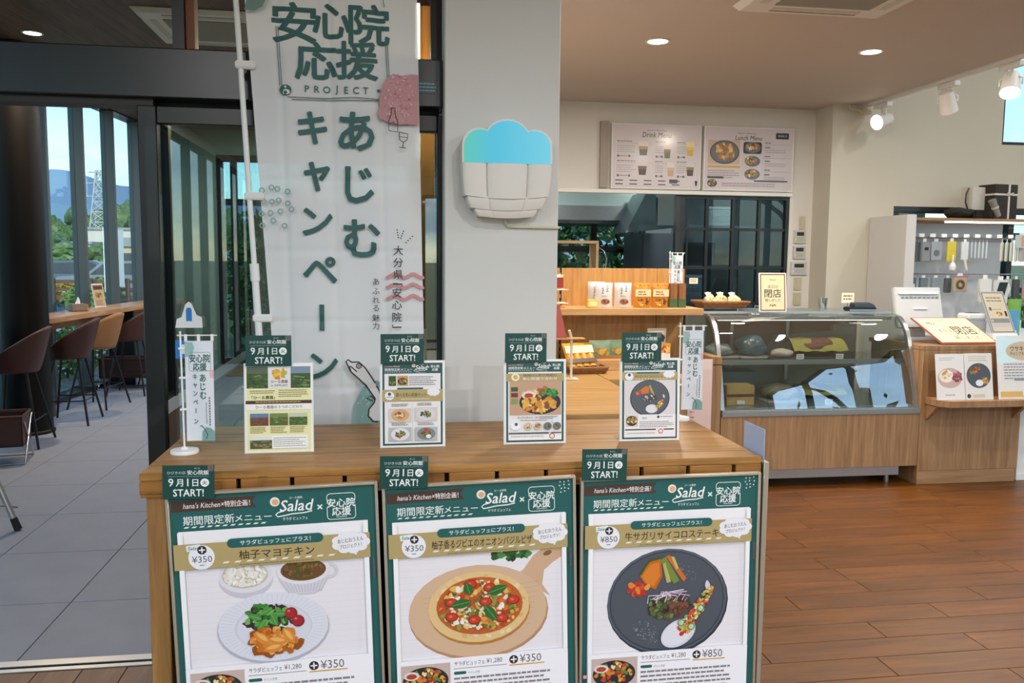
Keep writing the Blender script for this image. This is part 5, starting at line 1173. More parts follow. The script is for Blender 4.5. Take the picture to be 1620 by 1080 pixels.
# goods on the upper shelf
def shelf_bag(lbl, x, y, w, h, c, prn, rz=0.0, group=None, z=1.206):
    t = thing('snack_bag', lbl, 'snack bag', (x, y, z), rz, group); pouch(t, w, h, 0.06, mat('bag '+c, c, 0.35, var=0.08, scale=20), 1)
    P = Print(w*1000, h*1000); prn(P, w*1000, h*1000); P.build('label_print', t, fn=lambda u, v, k: (u/1000-w/2, -0.031-k/1000, h-v/1000)); return t
def pr_white(P, w, h):
    P.layer()
    for q, v0 in ((0.56, 0.12), (0.30, 0.20)):
        for s_ in ((0, 0, 0.13, 0.022), (0.02, 0.04, 0.05, 0.08), (0.08, 0.04, 0.11, 0.09), (0.0, 0.105, 0.14, 0.125), (0.05, 0.14, 0.08, 0.20), (0.0, 0.21, 0.13, 0.232)): P.rect(w*(q+s_[0]), h*(v0+s_[1]), w*(q+s_[2]), h*(v0+s_[3]), '#3a3230', up=False)
    P.lines(w*0.3, w*0.72, h*0.52, 1, h*0.08, h*0.025, '#8a7a70', 2); P.ell(w*0.52, h*0.76, w*0.25, h*0.11, '#8a5a3c'); P.blobs(w*0.52, h*0.75, w*0.2, h*0.08, 14, w*0.06, ['#6d3d2c', '#b0803a', '#5a2c1c', '#a8602f'], 3)
def pr_gold(P, w, h):
    P.rect(w*0.05, h*0.26, w*0.95, h*0.55, '#f0dcae'); P.lines(w*0.2, w*0.8, h*0.34, 2, h*0.1, h*0.05, '#a8682a', 2); P.blobs(w*0.5, h*0.78, w*0.32, h*0.12, 26, w*0.09, ['#8a4a1e', '#d9922e', '#f2c04a', '#6a3414'], 5); P.blobs(w*0.5, h*0.12, w*0.36, h*0.06, 12, w*0.07, ['#e9a83a', '#c9822a'], 6)
shelf_bag('white snack bag, left one on the upper wooden shelf', 1.455, 5.52, 0.125, 0.168, '#dcd6d2', pr_white, 0.06)
shelf_bag('white snack bag, right one on the upper wooden shelf', 1.588, 5.52, 0.120, 0.168, '#d9d3cf', pr_white, -0.04)
shelf_bag('white snack bag standing behind the left white bag', 1.425, 5.61, 0.12, 0.172, '#d2ccc8', pr_white)
shelf_bag('orange snack bag, left one on the upper wooden shelf', 1.722, 5.52, 0.122, 0.168, '#d08a2c', pr_gold, 0.03)
shelf_bag('orange snack bag, right one on the upper wooden shelf', 1.848, 5.52, 0.122, 0.168, '#c9842a', pr_gold, -0.03)
for lbl, x in (('tall brown green tea box left of its twin under the shelf flag', 1.945), ('tall brown green tea box right of its twin under the shelf flag', 2.005)):
    carton('tea_box', lbl, 'box', x, 5.53, 1.206, 0.052, 0.05, 0.165, wood('tea box print', '#a5703f', '#7d4a2a', 'Z', 3, 0.5), extra=lambda t, w, d, h: MB().box(-w/2-0.0006, w/2+0.0006, -d/2-0.0006, d/2+0.0006, 0.0, h*0.36).build('green_foot', mat('tea green', '#46603a', 0.5, var=0.3, scale=60), t))
carton('butter_box', 'small yellow box lying beside the white snack bags', 'box', 1.375, 5.52, 1.206, 0.075, 0.06, 0.055, mat('yellow box', '#e6c765', 0.5, var=0.1, scale=20), extra=lambda t, w, d, h: MB().box(-0.025, 0.025, -d/2-0.001, -d/2, 0.012, 0.04).build('label', mat('cream label', '#efe2b0', 0.6), t))
mini_flag(1.945, 5.60, 1.206, 'tiny white campaign flag standing on the upper wooden shelf', h=0.385, s=1.05, base=True)
# wire stand with sweets at the left end
t = thing('wire_stand', 'two-tier wire stand at the left end of the upper shelf', 'display stand', (1.10, 5.55, 1.206))
MB().cyl((0, 0.03, 0), (0, 0.03, 0.25), 0.005, n=10).build('post', M_BLACK, t); MB().lathe([(0.05, 0), (0.05, 0.006), (0.01, 0.01)], 20, (0, 0.03, 0)).build('foot', M_BLACK, t, smooth=True)
for z in (0.03, 0.12): MB().tube([(-0.10, -0.07, z), (0.10, -0.07, z), (0.10, 0.09, z), (-0.10, 0.09, z), (-0.10, -0.07, z)], 0.003, 6).box(-0.10, 0.10, -0.07, 0.09, z-0.002, z).build('tier', M_WHITE, t)
shelf_bag('red and cream sweets bag on the wire stand at the shelf left end', 1.115, 5.54, 0.13, 0.10, '#c9a878', lambda P, w, h: P.rect(w*0.55, h*0.2, w*0.95, h*0.9, '#9c2f2c').blobs(w*0.3, h*0.55, w*0.2, h*0.2, 14, w*0.07, ['#e9dcc0', '#b07a48'], 3), z=1.327)
shelf_bag('cream sweets bag standing at the back of the wire stand', 1.08, 5.60, 0.07, 0.13, '#e0d2b4', lambda P, w, h: P.rect(w*0.2, h*0.3, w*0.8, h*0.6, '#7a5a3a'), z=1.44-0.113)
# small acrylic riser with a tilted red book in front of it
t = thing('wire_easel', 'cream wire easel with a tilted red menu left of the low table', 'easel', (1.06, 4.95, 0.801))
MB().tube([(0.05, 0, 0), (0.05, 0.0, 0.25), (0.03, -0.02, 0.30)], 0.008, 8).build('post', mat('cream metal', '#d9d2c0', 0.5), t, smooth=True)
MB().box(-0.09, 0.13, -0.03, 0.05, 0.245, 0.252).build('ledge', M_LIGHTWOOD, t, bevel=0.002); MB().box(0.01, 0.09, -0.04, 0.04, 0, 0.006).build('foot', mat('cream metal', '#d9d2c0', 0.5), t)
MB().hexa([(-0.12, -0.02, 0.253), (0.015, -0.02, 0.253), (0.015, -0.012, 0.253), (-0.12, -0.012, 0.253), (-0.14, 0.03, 0.45), (-0.02, 0.03, 0.45), (-0.02, 0.038, 0.45), (-0.14, 0.038, 0.45)]).build('menu_cover', mat('red cover', '#a3453a', 0.5), t)
# on the low table
t = thing('bread_basket', 'brown slatted basket holding long packs on the low table', 'basket', (1.27, 5.28, 0.801), 0.10); wicker_tray(t, 0.22, 0.20, 0.04, 0.015, 3)
for k, x in enumerate((-0.085, -0.035, 0.015, 0.065)):
    tt = thing('bread_pack', ['orange bread pack at the far left of the slatted basket', 'orange bread pack, second from the left in the slatted basket', 'orange bread pack, third from the left in the slatted basket', 'orange bread pack at the right of the slatted basket'][k], 'bread pack', (1.27+x, 5.25+0.02*k, 0.830), rot=(-0.75, 0, 0.12)); pouch(tt, 0.06, 0.20, 0.045, mat('orange bread wrap', '#dd9a34', 0.3, var=0.15, scale=18), k)
    MB().box(-0.03, 0.03, -0.026, -0.0235, 0.02, 0.055).build('chocolate_end', mat('dark chocolate', '#3a2018', 0.4), tt, bevel=0.002); MB().box(-0.026, 0.026, -0.0245, -0.0235, 0.10, 0.16).build('label', mat('cream label', '#efe2b0', 0.6), tt)
t = thing('price_board', 'pale pink edged price board behind the bread basket', 'price card', (1.325, 5.50, 0.801), rot=(-0.12, 0, 0)); MB().box(-0.07, 0.07, 0, 0.004, 0.055, 0.155).build('card', mat('cream card', '#efe2c8', 0.7), t); MB().box(-0.02, 0.02, 0.004, 0.03, 0, 0.12).build('prop', M_ACRYL, t)
P = Print(140, 100); P.line([(3, 3), (137, 3), (137, 97), (3, 97)], 3, '#e0a8a0', closed=True); P.text('自然のめぐみ', 68, 36, 18, '#8a6a4a', width=104, align='C'); P.lines(34, 84, 62, 1, 10, 9, '#a0806a', 3, 0); P.ell(106, 66, 11, 10, '#b0403a'); P.build('printed_face', t, fn=lambda u, v, k: (u/1000-0.07, -0.0003-k/1000, 0.155-v/1000))
for k, (lbl, x, c, ) in enumerate((('pale green chip bag, left one on the wooden step', 1.43, '#9db994'), ('pale green chip bag, right one on the wooden step', 1.555, '#8fae88'))):
    shelf_bag(lbl, x, 5.50+0.03*k, 0.15, 0.115, c, lambda P, w, h: P.blobs(w*0.55, h*0.68, w*0.3, h*0.2, 16, w*0.1, ['#e0a53a', '#eec15a', '#d08a2a'], 4), z=0.870)
t = thing('chip_tray', 'thin dark wooden tray under the green chip bags', 'tray', (1.49, 5.44, 0.869)); MB().box(-0.13, 0.13, -0.03, -0.022, 0, 0.02).build('lip', M_TABLEFRONT, t)
t = thing('fruit_card', 'orange fruit photo card standing at the right of the wooden step', 'card', (1.80, 5.42, 0.870)); MB().box(-0.10, 0.10, 0, 0.004, 0, 0.10).build('card', M_WHITEPL, t); MB().box(-0.05, 0.05, 0.004, 0.03, 0, 0.003).build('foot', M_ACRYL, t)
P = Print(200, 100); P.rect(0, 0, 200, 70, '#e0a440'); P.blobs(100, 38, 88, 28, 40, 18, ['#e9b84a', '#d97a2a', '#c94a2a', '#f0cf70', '#b03a2a'], 3); P.rect(60, 66, 170, 92, '#f2e6dc'); P.lines(70, 160, 74, 1, 8, 6, '#a07a6a', 2); P.build('printed_face', t, fn=lambda u, v, k: (u/1000-0.10, -0.0003-k/1000, 0.10-v/1000))
shelf_bag('beige coffee pouch with a brown oval label behind the fruit card', 1.835, 5.52, 0.135, 0.195, '#d9c9b4', lambda P, w, h: P.ell(w*0.5, h*0.32, w*0.36, h*0.15, '#4a2e26').rect(w*0.2, h*0.36, w*0.8, h*0.46, '#4a2e26').lines(w*0.3, w*0.7, h*0.29, 2, h*0.07, h*0.03, '#c9b49a', 2).lines(w*0.36, w*0.64, h*0.6, 1, 9, 5, '#8a7460', 3), z=0.869)

# ================================================================== till counter
t = thing('till_counter', 'wood-panelled till counter with a leaflet ledge right of the showcase', 'counter', (4.0, 5.20, 0))
MB().box(-0.383, 0.385, 0.0, 0.03, 0.093, 0.93).build('front_panel', M_OAKCASE, t, bevel=0.002, seg=1); MB().box(-0.383, 0.385, 0.03, 0.62, 0.0, 0.93).build('carcass', M_OAKCASE, t)
MB().box(-0.383, 0.37, -0.004, 0.03, 0.0, 0.092).build('plinth', wood('plinth oak', '#b58f66', '#936c46', 'X', 1, 0.5), t, bevel=0.002, seg=1)
MB().box(-0.383, 0.72, 0.0, 0.66, 0.931, 0.962).build('countertop', M_OAKCASE, t, bevel=0.003)
MB().prism([(-0.352, -0.02), (-0.352, -0.13), (-0.29, -0.19), (0.55, -0.19), (0.55, -0.001), (-0.352, -0.001)], lambda a, b, c: (a, b, c), 0.565, 0.61).build('ledge', M_OAKCASE, t, bevel=0.003)
for x in (-0.33, 0.33): MB().prism([(-0.001, 0.564), (-0.12, 0.564), (-0.001, 0.45)], lambda a, b, c: (c, a, b), x-0.012, x+0.012).build('bracket', M_OAKCASE, t)
t = tag(MB().box(4.40, 5.6, 5.22, 5.9, 0, 0.93).box(4.395, 5.605, 5.212, 5.22, 0, 0.05).build('white_cabinet', M_WHITE, bevel=0.003), 'low white cabinet at the right edge beside the till counter', 'cabinet')
# till, notices and leaflets
t = thing('till_monitor', 'grey white till monitor seen from behind on the counter', 'till', (3.85, 5.62, 0.963))
MB().box(-0.12, 0.12, -0.10, 0.12, 0, 0.03).build('base', M_WHITEPL, t, bevel=0.008); MB().hexa([(-0.05, -0.03, 0.03), (0.05, -0.03, 0.03), (0.05, 0.05, 0.03), (-0.05, 0.05, 0.03), (-0.05, 0.0, 0.16), (0.05, 0.0, 0.16), (0.05, 0.06, 0.16), (-0.05, 0.06, 0.16)]).build('neck', M_WHITEPL, t, bevel=0.004)
MB().hexa([(-0.235, -0.12, 0.10), (0.135, -0.12, 0.10), (0.135, -0.085, 0.09), (-0.235, -0.085, 0.09), (-0.185, 0.03, 0.385), (0.185, 0.03, 0.385), (0.185, 0.065, 0.375), (-0.185, 0.065, 0.375)]).build('screen_housing', mat('till grey plastic', '#b9babb', 0.4), t, bevel=0.006)
MB().hexa([(-0.165, -0.010, 0.335), (0.150, -0.010, 0.335), (0.150, 0.0, 0.335), (-0.165, 0.0, 0.335), (-0.165, 0.0, 0.352), (0.150, 0.0, 0.352), (0.150, 0.012, 0.352), (-0.165, 0.012, 0.352)]).build('rear_ridge', M_WHITEPL, t, bevel=0.002)
for k in range(9): MB().box(-0.15+0.034*k, -0.128+0.034*k, -0.018, -0.005, 0.310, 0.318).build('vent', mat('vent grey', '#9a9c9e', 0.5), t)
MB().box(-0.075, 0.03, -0.062, -0.045, 0.225, 0.24).build('rear_grip', M_WHITEPL, t, bevel=0.003)
t = thing('tilted_notice', 'large tilted cream closed-today notice in front of the till monitor', 'sign', (3.93, 5.24, 0.963), rot=(0, 0, 0))
LN = 0.245
def tf(u, v, k):   # 430 x 245 mm board lying back, skewed by its prop
    s_ = (245-v)/245; return ((u-215)/1000-0.115*s_+0.08, 0.02+0.20*s_-0.0012-k/1000*0.6, 0.012+0.165*s_+k/1000*0.6)
mb = MB(); q = [tf(0, 245, 0), tf(430, 245, 0), tf(430, 0, 0), tf(0, 0, 0)]; mb.hexa([(a, b+0.002, c-0.010) for a, b, c in q]+[(a, b+0.0006, c-0.0008) for a, b, c in q]); mb.build('board', mat('red brown board', '#a8583a', 0.5), t, bevel=0.002)
P = Print(430, 245); P.rect(10, 8, 420, 237, '#efe0b8'); P.text("hana's", 190, 40, 24, '#6a4a36', align='C', shear=0.2); P.blobs(90, 58, 34, 16, 10, 7, ['#6a4a36', '#8a9a4a', '#c08a5a'], 3); P.text('本日は', 90, 142, 34, '#5a4636', width=100); P.text('閉店', 205, 158, 84, '#40362e', width=165, bold=0.01); P.text('致しました', 150, 208, 32, '#5a4636', width=200); P.blobs(395, 150, 10, 60, 16, 6, ['#c9b98a', '#b0a070'], 5); P.ring(250, 55, 40, 20, 2, '#d9c48e')
P.build('printed_face', t, fn=tf)
MB().tube([(-0.02, 0.215, 0.16), (0.02, 0.24, 0.0)], 0.006, 8).build('prop', M_BLACK, t)
t = thing('receipt_printer', 'small grey receipt printer on the counter behind the notices', 'printer', (4.245, 5.60, 0.963), 0.1)
MB().box(-0.085, 0.085, -0.09, 0.09, 0, 0.155).build('body', mat('printer grey', '#aeb0b2', 0.4), t, bevel=0.012); MB().box(-0.082, 0.082, -0.087, 0.03, 0.1555, 0.20).build('lid', M_WHITEPL, t, bevel=0.01); MB().box(-0.06, 0.06, -0.04, -0.02, 0.2005, 0.203).build('paper_slot', M_DARK, t)
for x in (-0.06, 0.06): MB().box(x-0.015, x+0.015, -0.0915, -0.0905, 0.01, 0.025).build('foot_pad', M_DARK, t)
MB().tube([(-0.03, -0.09, 0.03), (-0.05, -0.14, 0.015), (-0.05, -0.2, 0.008)], 0.004, 8).build('cable', M_BLACK, t, smooth=True)
t = thing('framed_notice', 'beige notice in a silver frame standing on the counter right of the printer', 'sign', (4.43, 5.46, 0.972), rot=(-0.22, 0, 0.0))
MB().hexa([(-0.085, 0, 0.05), (0.105, 0, 0.05), (0.105, 0.01, 0.05), (-0.085, 0.01, 0.05), (-0.16, 0, 0.36), (0.03, 0, 0.36), (0.03, 0.01, 0.36), (-0.16, 0.01, 0.36)]).build('frame', mat('silver frame', '#c4c2be', 0.35, 0.4), t, bevel=0.002); MB().tube([(0.0, 0.012, 0.2), (0.0, 0.10, 0.0)], 0.005, 8).build('prop', M_BLACK, t); MB().box(-0.09, 0.11, -0.01, 0.03, 0, 0.05).build('stand', M_WHITEPL, t, bevel=0.003)
P = Print(190, 310); P.rect(9, 9, 181, 301, '#5a564e'); P.rect(14, 14, 176, 296, '#d5c7ae'); P.lines(34, 156, 44, 2, 22, 9, '#8a7c66', 3, 0.05); P.rect(34, 118, 52, 142, '#5a564e'); P.blobs(104, 168, 24, 14, 14, 9, ['#c9963a', '#dab35a', '#8a5a2a'], 4); P.rect(148, 146, 166, 184, '#2c2a2c'); P.lines(60, 146, 132, 1, 8, 4, '#8a7c66', 6); P.rect(20, 200, 170, 232, '#8a8c86'); P.ell(32, 216, 9, 9, '#d9b0a0'); P.rect(22, 236, 168, 262, '#c4bfc4')
P.build('printed_face', t, fn=lambda u, v, k: ((u-85)/1000-0.075*(1-v/310), -0.0006-k/1000, 0.36-v/1000))
def leaflet(lbl, x, z, w, h, prn, rz=0.0, y=5.06, lean=0.16):
    t = thing('leaflet', lbl, 'leaflet', (x, y, z), rz); t_ = 0.006
    MB().hexa([(-w/2, 0, 0), (w/2, 0, 0), (w/2, t_, 0), (-w/2, t_, 0), (-w/2, lean*h, h), (w/2, lean*h, h), (w/2, lean*h+t_, h), (-w/2, lean*h+t_, h)]).build('paper_stack', M_WHITEPL, t)
    P = Print(w*1000, h*1000); prn(P, w*1000, h*1000); P.build('printed_face', t, fn=lambda u, v, k: (u/1000-w/2, lean*(h-v/1000)-0.0006-k/1000, h-v/1000)); return t
def lf1(P, w, h):
    P.rect(0, 0, w, h, '#e0dcda'); P.lines(w*0.12, w*0.7, h*0.08, 2, h*0.04, h*0.015, '#b0a4a4', 3); P.ell(w*0.48, h*0.52, w*0.44, h*0.22, '#c9a89c'); P.ell(w*0.36, h*0.48, w*0.26, h*0.14, '#e8e0d4'); P.blobs(w*0.36, h*0.46, w*0.16, h*0.08, 14, w*0.06, ['#d9a860', '#c98a4a', '#e6cfa0'], 2); P.blobs(w*0.76, h*0.5, w*0.15, h*0.10, 14, w*0.08, ['#a8606a', '#8a4450'], 3); P.lines(w*0.3, w*0.7, h*0.88, 1, 8, h*0.02, '#a09494', 5)
def lf2(P, w, h):
    P.rect(0, 0, w, h, '#dedad4'); P.lines(w*0.15, w*0.85, h*0.06, 3, h*0.045, h*0.014, '#a8a08c', 3); P.ell(w*0.5, h*0.48, w*0.44, h*0.27, '#4e4f58'); P.blobs(w*0.38, h*0.36, w*0.16, h*0.08, 12, w*0.07, ['#c04a2e', '#d9832e', '#8a3a28', '#6a8a3a'], 2); P.ell(w*0.52, h*0.64, w*0.14, h*0.07, '#e6e3e8'); P.blobs(w*0.72, h*0.6, w*0.1, h*0.08, 16, w*0.05, ['#d9a23a', '#a0b04a', '#c9502a'], 4); P.ell(w*0.12, h*0.92, w*0.07, w*0.07, '#33302e'); P.rect(w*0.26, h*0.88, w*0.7, h*0.96, '#c9c2b4')
leaflet('leaflet with a pink dish photo, left one on the counter ledge', 3.745, 0.611, 0.205, 0.305, lf1)
leaflet('leaflet with a dark plate photo beside the pink dish leaflet on the ledge', 3.955, 0.611, 0.205, 0.308, lf2)
def lf3(P, w, h):
    P.rect(0, 0, w, h, '#e3dfd8'); P.poly([(0, 0), (w*0.75, h*0.07), (w*0.25, h*0.22), (w*0.2, h*0.3), (w*0.5, h*0.4), (0, h*0.44)], '#d3ecf2'); P.ell(w*0.62, h*0.24, w*0.42, h*0.15, '#cbb79a')
    P.text('ウサキッチン', w*0.62, h*0.24, w*0.12, '#6a4a32', width=w*0.62, align='C', bold=0.03); P.text('キャンプキャンペーン', w*0.62, h*0.31, w*0.09, '#6a4a32', width=w*0.64, align='C', bold=0.02)
    P.blobs(w*0.86, h*0.42, w*0.12, h*0.1, 14, w*0.08, ['#d9a23a', '#c98a2a', '#e6c060'], 3); P.lines(w*0.14, w*0.7, h*0.44, 6, h*0.045, h*0.02, '#9a98a4', 4, 0.15); P.rect(w*0.36, h*0.68, w*0.8, h*0.71, '#8a8a90'); P.rect(w*0.04, h*0.88, w*0.96, h*0.97, '#d9ad62'); P.rect(w*0.55, h*0.86, w*0.8, h*0.95, '#e6e2ea')
leaflet('tall campaign leaflet with pale blue corner at the right end of the ledge', 4.265, 0.611, 0.33, 0.425, lf3)

# ================================================================== right-hand merchandise fixture
t = thing('merchandise_fixture', 'white wall fixture with lit wooden top and hanging goods at the right', 'shop fixture', (4.9, 7.0, 0))
MB().box(-0.63, -0.54, -0.55, -0.01, 0, 1.925).build('end_panel', mat('end panel white', '#cfcdcc', 0.5), t, bevel=0.003); MB().box(-0.54, 0.655, -0.05, -0.01, 0.93, 1.88).build('back_panel', mat('pale grey panel', '#c9ccd0', 0.5), t); MB().box(-0.54, 1.3, -0.55, -0.01, 0, 0.93).build('base_cabinet', M_WHITE, t, bevel=0.003)
MB().box(-0.54, 1.3, -0.50, -0.01, 1.881, 1.905).build('top_shelf', wood('fixture top oak', '#b08a5c', '#8f6a40', 'X', 1, 0.5), t, bevel=0.002)
MB().box(-0.20, 1.25, -0.47, -0.43, 1.868, 1.8805).build('light_bar', emit('led bar', '#f4faff', 5.0), t)
for z in (1.745, 1.43): MB().tube([(-0.54, -0.10, z), (1.2, -0.10, z)], 0.006, 8).build('rail', M_STEEL, t, smooth=True)
for k in range(20): MB().tube([(-0.49+0.082*k, -0.10, 1.745), (-0.49+0.082*k, -0.40, 1.745), (-0.49+0.082*k, -0.41, 1.76)], 0.003, 6).build('hook', M_STEEL, t, smooth=True)
for k in range(9): MB().box(-0.42+0.105*k, -0.37+0.105*k, -0.415, -0.412, 1.745, 1.775).build('price_tag', M_WHITEPL, t)
for k in range(14): MB().tube([(-0.48+0.12*k, -0.10, 1.43), (-0.48+0.12*k, -0.36, 1.43)], 0.003, 6).build('hook', M_STEEL, t, smooth=True)
def hang_pack(lbl, x, y, z1, w, h, c, d=0.02, rz=0.0, extra=None, rough=0.35, trans=False):
    t = thing('hanging_pack', lbl, 'packaged goods', (x, y, z1-h), rz); m = mat('pack '+c, c, rough, var=0.05, scale=20)
    MB().box(-w/2, w/2, -d/2, d/2, 0, h*0.86).build('pack', m, t, bevel=min(0.006, d*0.3)); MB().box(-w*0.18, w*0.18, -0.001, 0.001, h*0.86, h).build('hang_tab', M_WHITEPL, t)
    if extra: extra(t, w, d, h)
    return t
def strap(t, w, d, h): MB().box(-w*0.18, w*0.24, -d/2-0.004, -d/2, h*0.5, h*0.62).build('clasp', M_BLACK, t, bevel=0.001)
def brush(t, w, d, h):
    MB().lathe([(0.001, 0), (0.022, 0.012), (0.03, 0.04), (0.02, 0.07), (0.008, 0.08), (0.008, 0.14), (0.001, 0.145)], 14, (0.0, -d/2-0.02, h*0.02-0.09)).build('brush', M_WHITEPL, t, smooth=True)
hang_pack('dark grey case hung first from the white end panel', 4.47, 6.64, 1.735, 0.07, 0.20, '#5d6165', 0.05)
hang_pack('grey case with a black clasp, second from the white end panel', 4.56, 6.62, 1.735, 0.10, 0.20, '#8d9093', 0.04, 0.2, strap)
hang_pack('light grey case with a round dark motif next to the black clasp case', 4.68, 6.64, 1.735, 0.11, 0.19, '#a4a7ac', 0.03, 0, lambda t, w, d, h: MB().cyl((0, -d/2-0.002, h*0.35), (0, -d/2, h*0.35), 0.028, n=20).build('motif', mat('dark grey motif', '#6d7176', 0.5), t))
hang_pack('yellow backed pack with a white brush on the upper hooks', 4.80, 6.60, 1.74, 0.085, 0.20, '#d8c437', 0.01, 0, brush)
hang_pack('white printed pack with a white handle hanging right of the yellow pack', 4.925, 6.60, 1.735, 0.07, 0.18, '#dcdcdc', 0.012, 0, lambda t, w, d, h: MB().tube([(0, -0.008, 0.0), (0.01, -0.01, -0.05), (0.022, -0.01, -0.085)], 0.012, 10).build('handle', mat('cream handle', '#e0d8c8', 0.4), t, smooth=True))
for k in range(6): hang_pack(['first', 'second', 'third', 'fourth', 'fifth', 'sixth'][k]+' clear white pack in the row right of the white handle', 5.00+0.036*k, 6.66, 1.735, 0.085, 0.165, '#d3dde0', 0.012, 0.9)
for k in range(4): hang_pack(['first', 'second', 'third', 'last'][k]+' cream pack in the bundle at the right of the upper hooks', 5.24+0.045*k, 6.55, 1.735, 0.10, 0.19, '#e0ded2', 0.016, 0.75)
hang_pack('grey round-ended pack at the right edge of the upper hooks', 5.43, 6.55, 1.735, 0.09, 0.19, '#b9b6b2', 0.03, 0.6)
for k, (c, w) in enumerate((('#5f676d', 0.09), ('#70797f', 0.08), ('#8b9398', 0.09), ('#62696f', 0.07))): hang_pack(['dark grey', 'blue grey', 'pale grey', 'slate'][k]+' blister pack on the lower hooks behind the till monitor', 4.48+0.115*k, 6.66, 1.42, w, 0.15, c, 0.02, 0, (lambda t, w, d, h: MB().box(-w*0.3, w*0.3, -d/2-0.003, -d/2, h*0.1, h*0.5).build('white_insert', M_WHITEPL, t)) if k == 0 else None)
hang_pack('pack with a gold ring motif and pink top edge on the lower hooks', 4.895, 6.60, 1.44, 0.14, 0.16, '#b5a890', 0.02, 0, lambda t, w, d, h: (MB().box(-w/2, w/2, -d/2-0.002, -d/2, h*0.80, h*0.86).build('pink_edge', mat('pink edge', '#c9607a', 0.5), t), MB().lathe([(0.03, -0.004), (0.042, 0), (0.03, 0.004), (0.02, 0), (0.03, -0.004)], 24, caps=False).build('ring', mat('dark gold ring', '#6a4c2a', 0.4), t, (0.0, -d/2-0.004, h*0.4), (PI/2, 0, 0), smooth=True)))
hang_pack('plain white boxed case hanging left of the black phone box', 5.02, 6.45, 1.43, 0.115, 0.235, '#e4e2dc', 0.03)
hang_pack('white box with a black phone case, hanging above the framed notice', 5.165, 6.45, 1.42, 0.14, 0.235, '#d8d8d6', 0.03, 0, lambda t, w, d, h: MB().hexa([(-0.065, -d/2-0.006, 0.01), (0.015, -d/2-0.006, 0.01), (0.015, -d/2-0.001, 0.01), (-0.065, -d/2-0.001, 0.01), (-0.02, -d/2-0.006, h*0.78), (0.06, -d/2-0.006, h*0.78), (0.06, -d/2-0.001, h*0.78), (-0.02, -d/2-0.001, h*0.78)]).build('phone_case', mat('black phone case', '#25282b', 0.35), t, bevel=0.003))
hang_pack('pale grey pack with white figure print next to the black phone box', 5.29, 6.52, 1.42, 0.07, 0.18, '#a8b0b0', 0.02, 0, lambda t, w, d, h: MB().blob((0, -d/2-0.002, h*0.4), (0.02, 0.003, 0.045), 3, 0.2, 2).build('figure_print', M_WHITEPL, t, smooth=True))
hang_pack('charcoal pack on the lower hooks near the window frame', 5.37, 6.52, 1.42, 0.07, 0.19, '#4a4e50', 0.02)
hang_pack('pink framed pack with a dark window on the lower hooks', 5.46, 6.50, 1.415, 0.085, 0.19, '#c9a0a4', 0.02, 0, lambda t, w, d, h: MB().box(-w*0.36, w*0.36, -d/2-0.003, -d/2, h*0.15, h*0.6).build('window', M_BLACK, t))
hang_pack('orange framed pack with a dark window at the right edge of the lower hooks', 5.57, 6.48, 1.415, 0.10, 0.20, '#c98a72', 0.02, 0, lambda t, w, d, h: MB().box(-w*0.36, w*0.36, -d/2-0.003, -d/2, h*0.3, h*0.7).build('window', M_BLACK, t))
hang_pack('picture card with pale blue print at the upper right by the window', 5.38, 6.50, 1.79, 0.12, 0.13, '#c4cfd0', 0.004, 0, lambda t, w, d, h: MB().box(0.0, w*0.48, -d/2-0.001, -d/2, h*0.1, h*0.8).build('orange_field', mat('orange card', '#e0a07a', 0.6), t))
for k in range(3):
    c = ['#5ea0c8', '#7fb04a', '#d8e4ea'][k]
    t = thing('card_pack', ['blue card pack on the white cabinet at the right edge', 'green card pack behind the blue one at the right edge', 'white card pack at the right edge beside the framed notice'][k], 'card pack', (4.62+0.05*k, 5.62+0.05*k, 0.931)); MB().box(-0.05, 0.05, -0.01, 0.01, 0, [0.25, 0.33, 0.17][k]).build('pack', mat('card pack '+c, c, 0.4, var=0.3, scale=15), t, bevel=0.002); MB().box(-0.03, 0.03, -0.0115, -0.0102, 0.05, 0.10).build('label', M_WHITEPL, t)
# goods standing on the fixture top
t = thing('gift_box', 'tall black gift box with white ribbon on the fixture top', 'gift box', (5.285, 6.70, 1.906), 0.15)
MB().box(-0.125, 0.125, -0.09, 0.09, 0, 0.30).build('carton', mat('black brown card', '#2a211e', 0.5), t, bevel=0.003); M_RIB = mat('white ribbon', '#d9d3cc', 0.4)
MB().box(0.02, 0.04, -0.0925, 0.0925, -0.0, 0.3025).box(-0.1275, 0.1275, -0.0925, 0.0925, 0.205, 0.221).build('ribbon', M_RIB, t)
for s_ in (-1, 1): MB().tube([(0.03, -0.095, 0.213), (0.03+s_*0.03, -0.105, 0.228), (0.03+s_*0.035, -0.105, 0.205), (0.03, -0.095, 0.213)], 0.005, 6).build('bow_loop', M_RIB, t, smooth=True)
t = thing('white_box', 'white carton with a cord handle beside the black gift box', 'box', (5.085, 6.74, 1.985), 0.2); MB().box(-0.08, 0.08, -0.06, 0.06, 0, 0.20).build('carton', mat('white carton', '#cfc9c0', 0.6, var=0.1, scale=20), t, bevel=0.003); MB().tube([(-0.085, -0.02, 0.01), (-0.125, -0.03, 0.07), (-0.12, -0.03, 0.14), (-0.085, -0.02, 0.19)], 0.006, 8).build('cord_handle', M_BLACK, t, smooth=True)
t = thing('dark_bag', 'crumpled black bag lying under the white carton on the fixture top', 'bag', (5.02, 6.70, 1.906)); MB().blob((-0.10, 0, 0.048), (0.13, 0.11, 0.05), 4, 0.15, 3, -0.047).build('left_fold', mat('black fabric', '#22201f', 0.8, var=0.2), t, smooth=True); MB().box(-0.02, 0.18, -0.10, 0.10, 0, 0.078).build('body', mat('black fabric', '#22201f', 0.8), t, bevel=0.014)
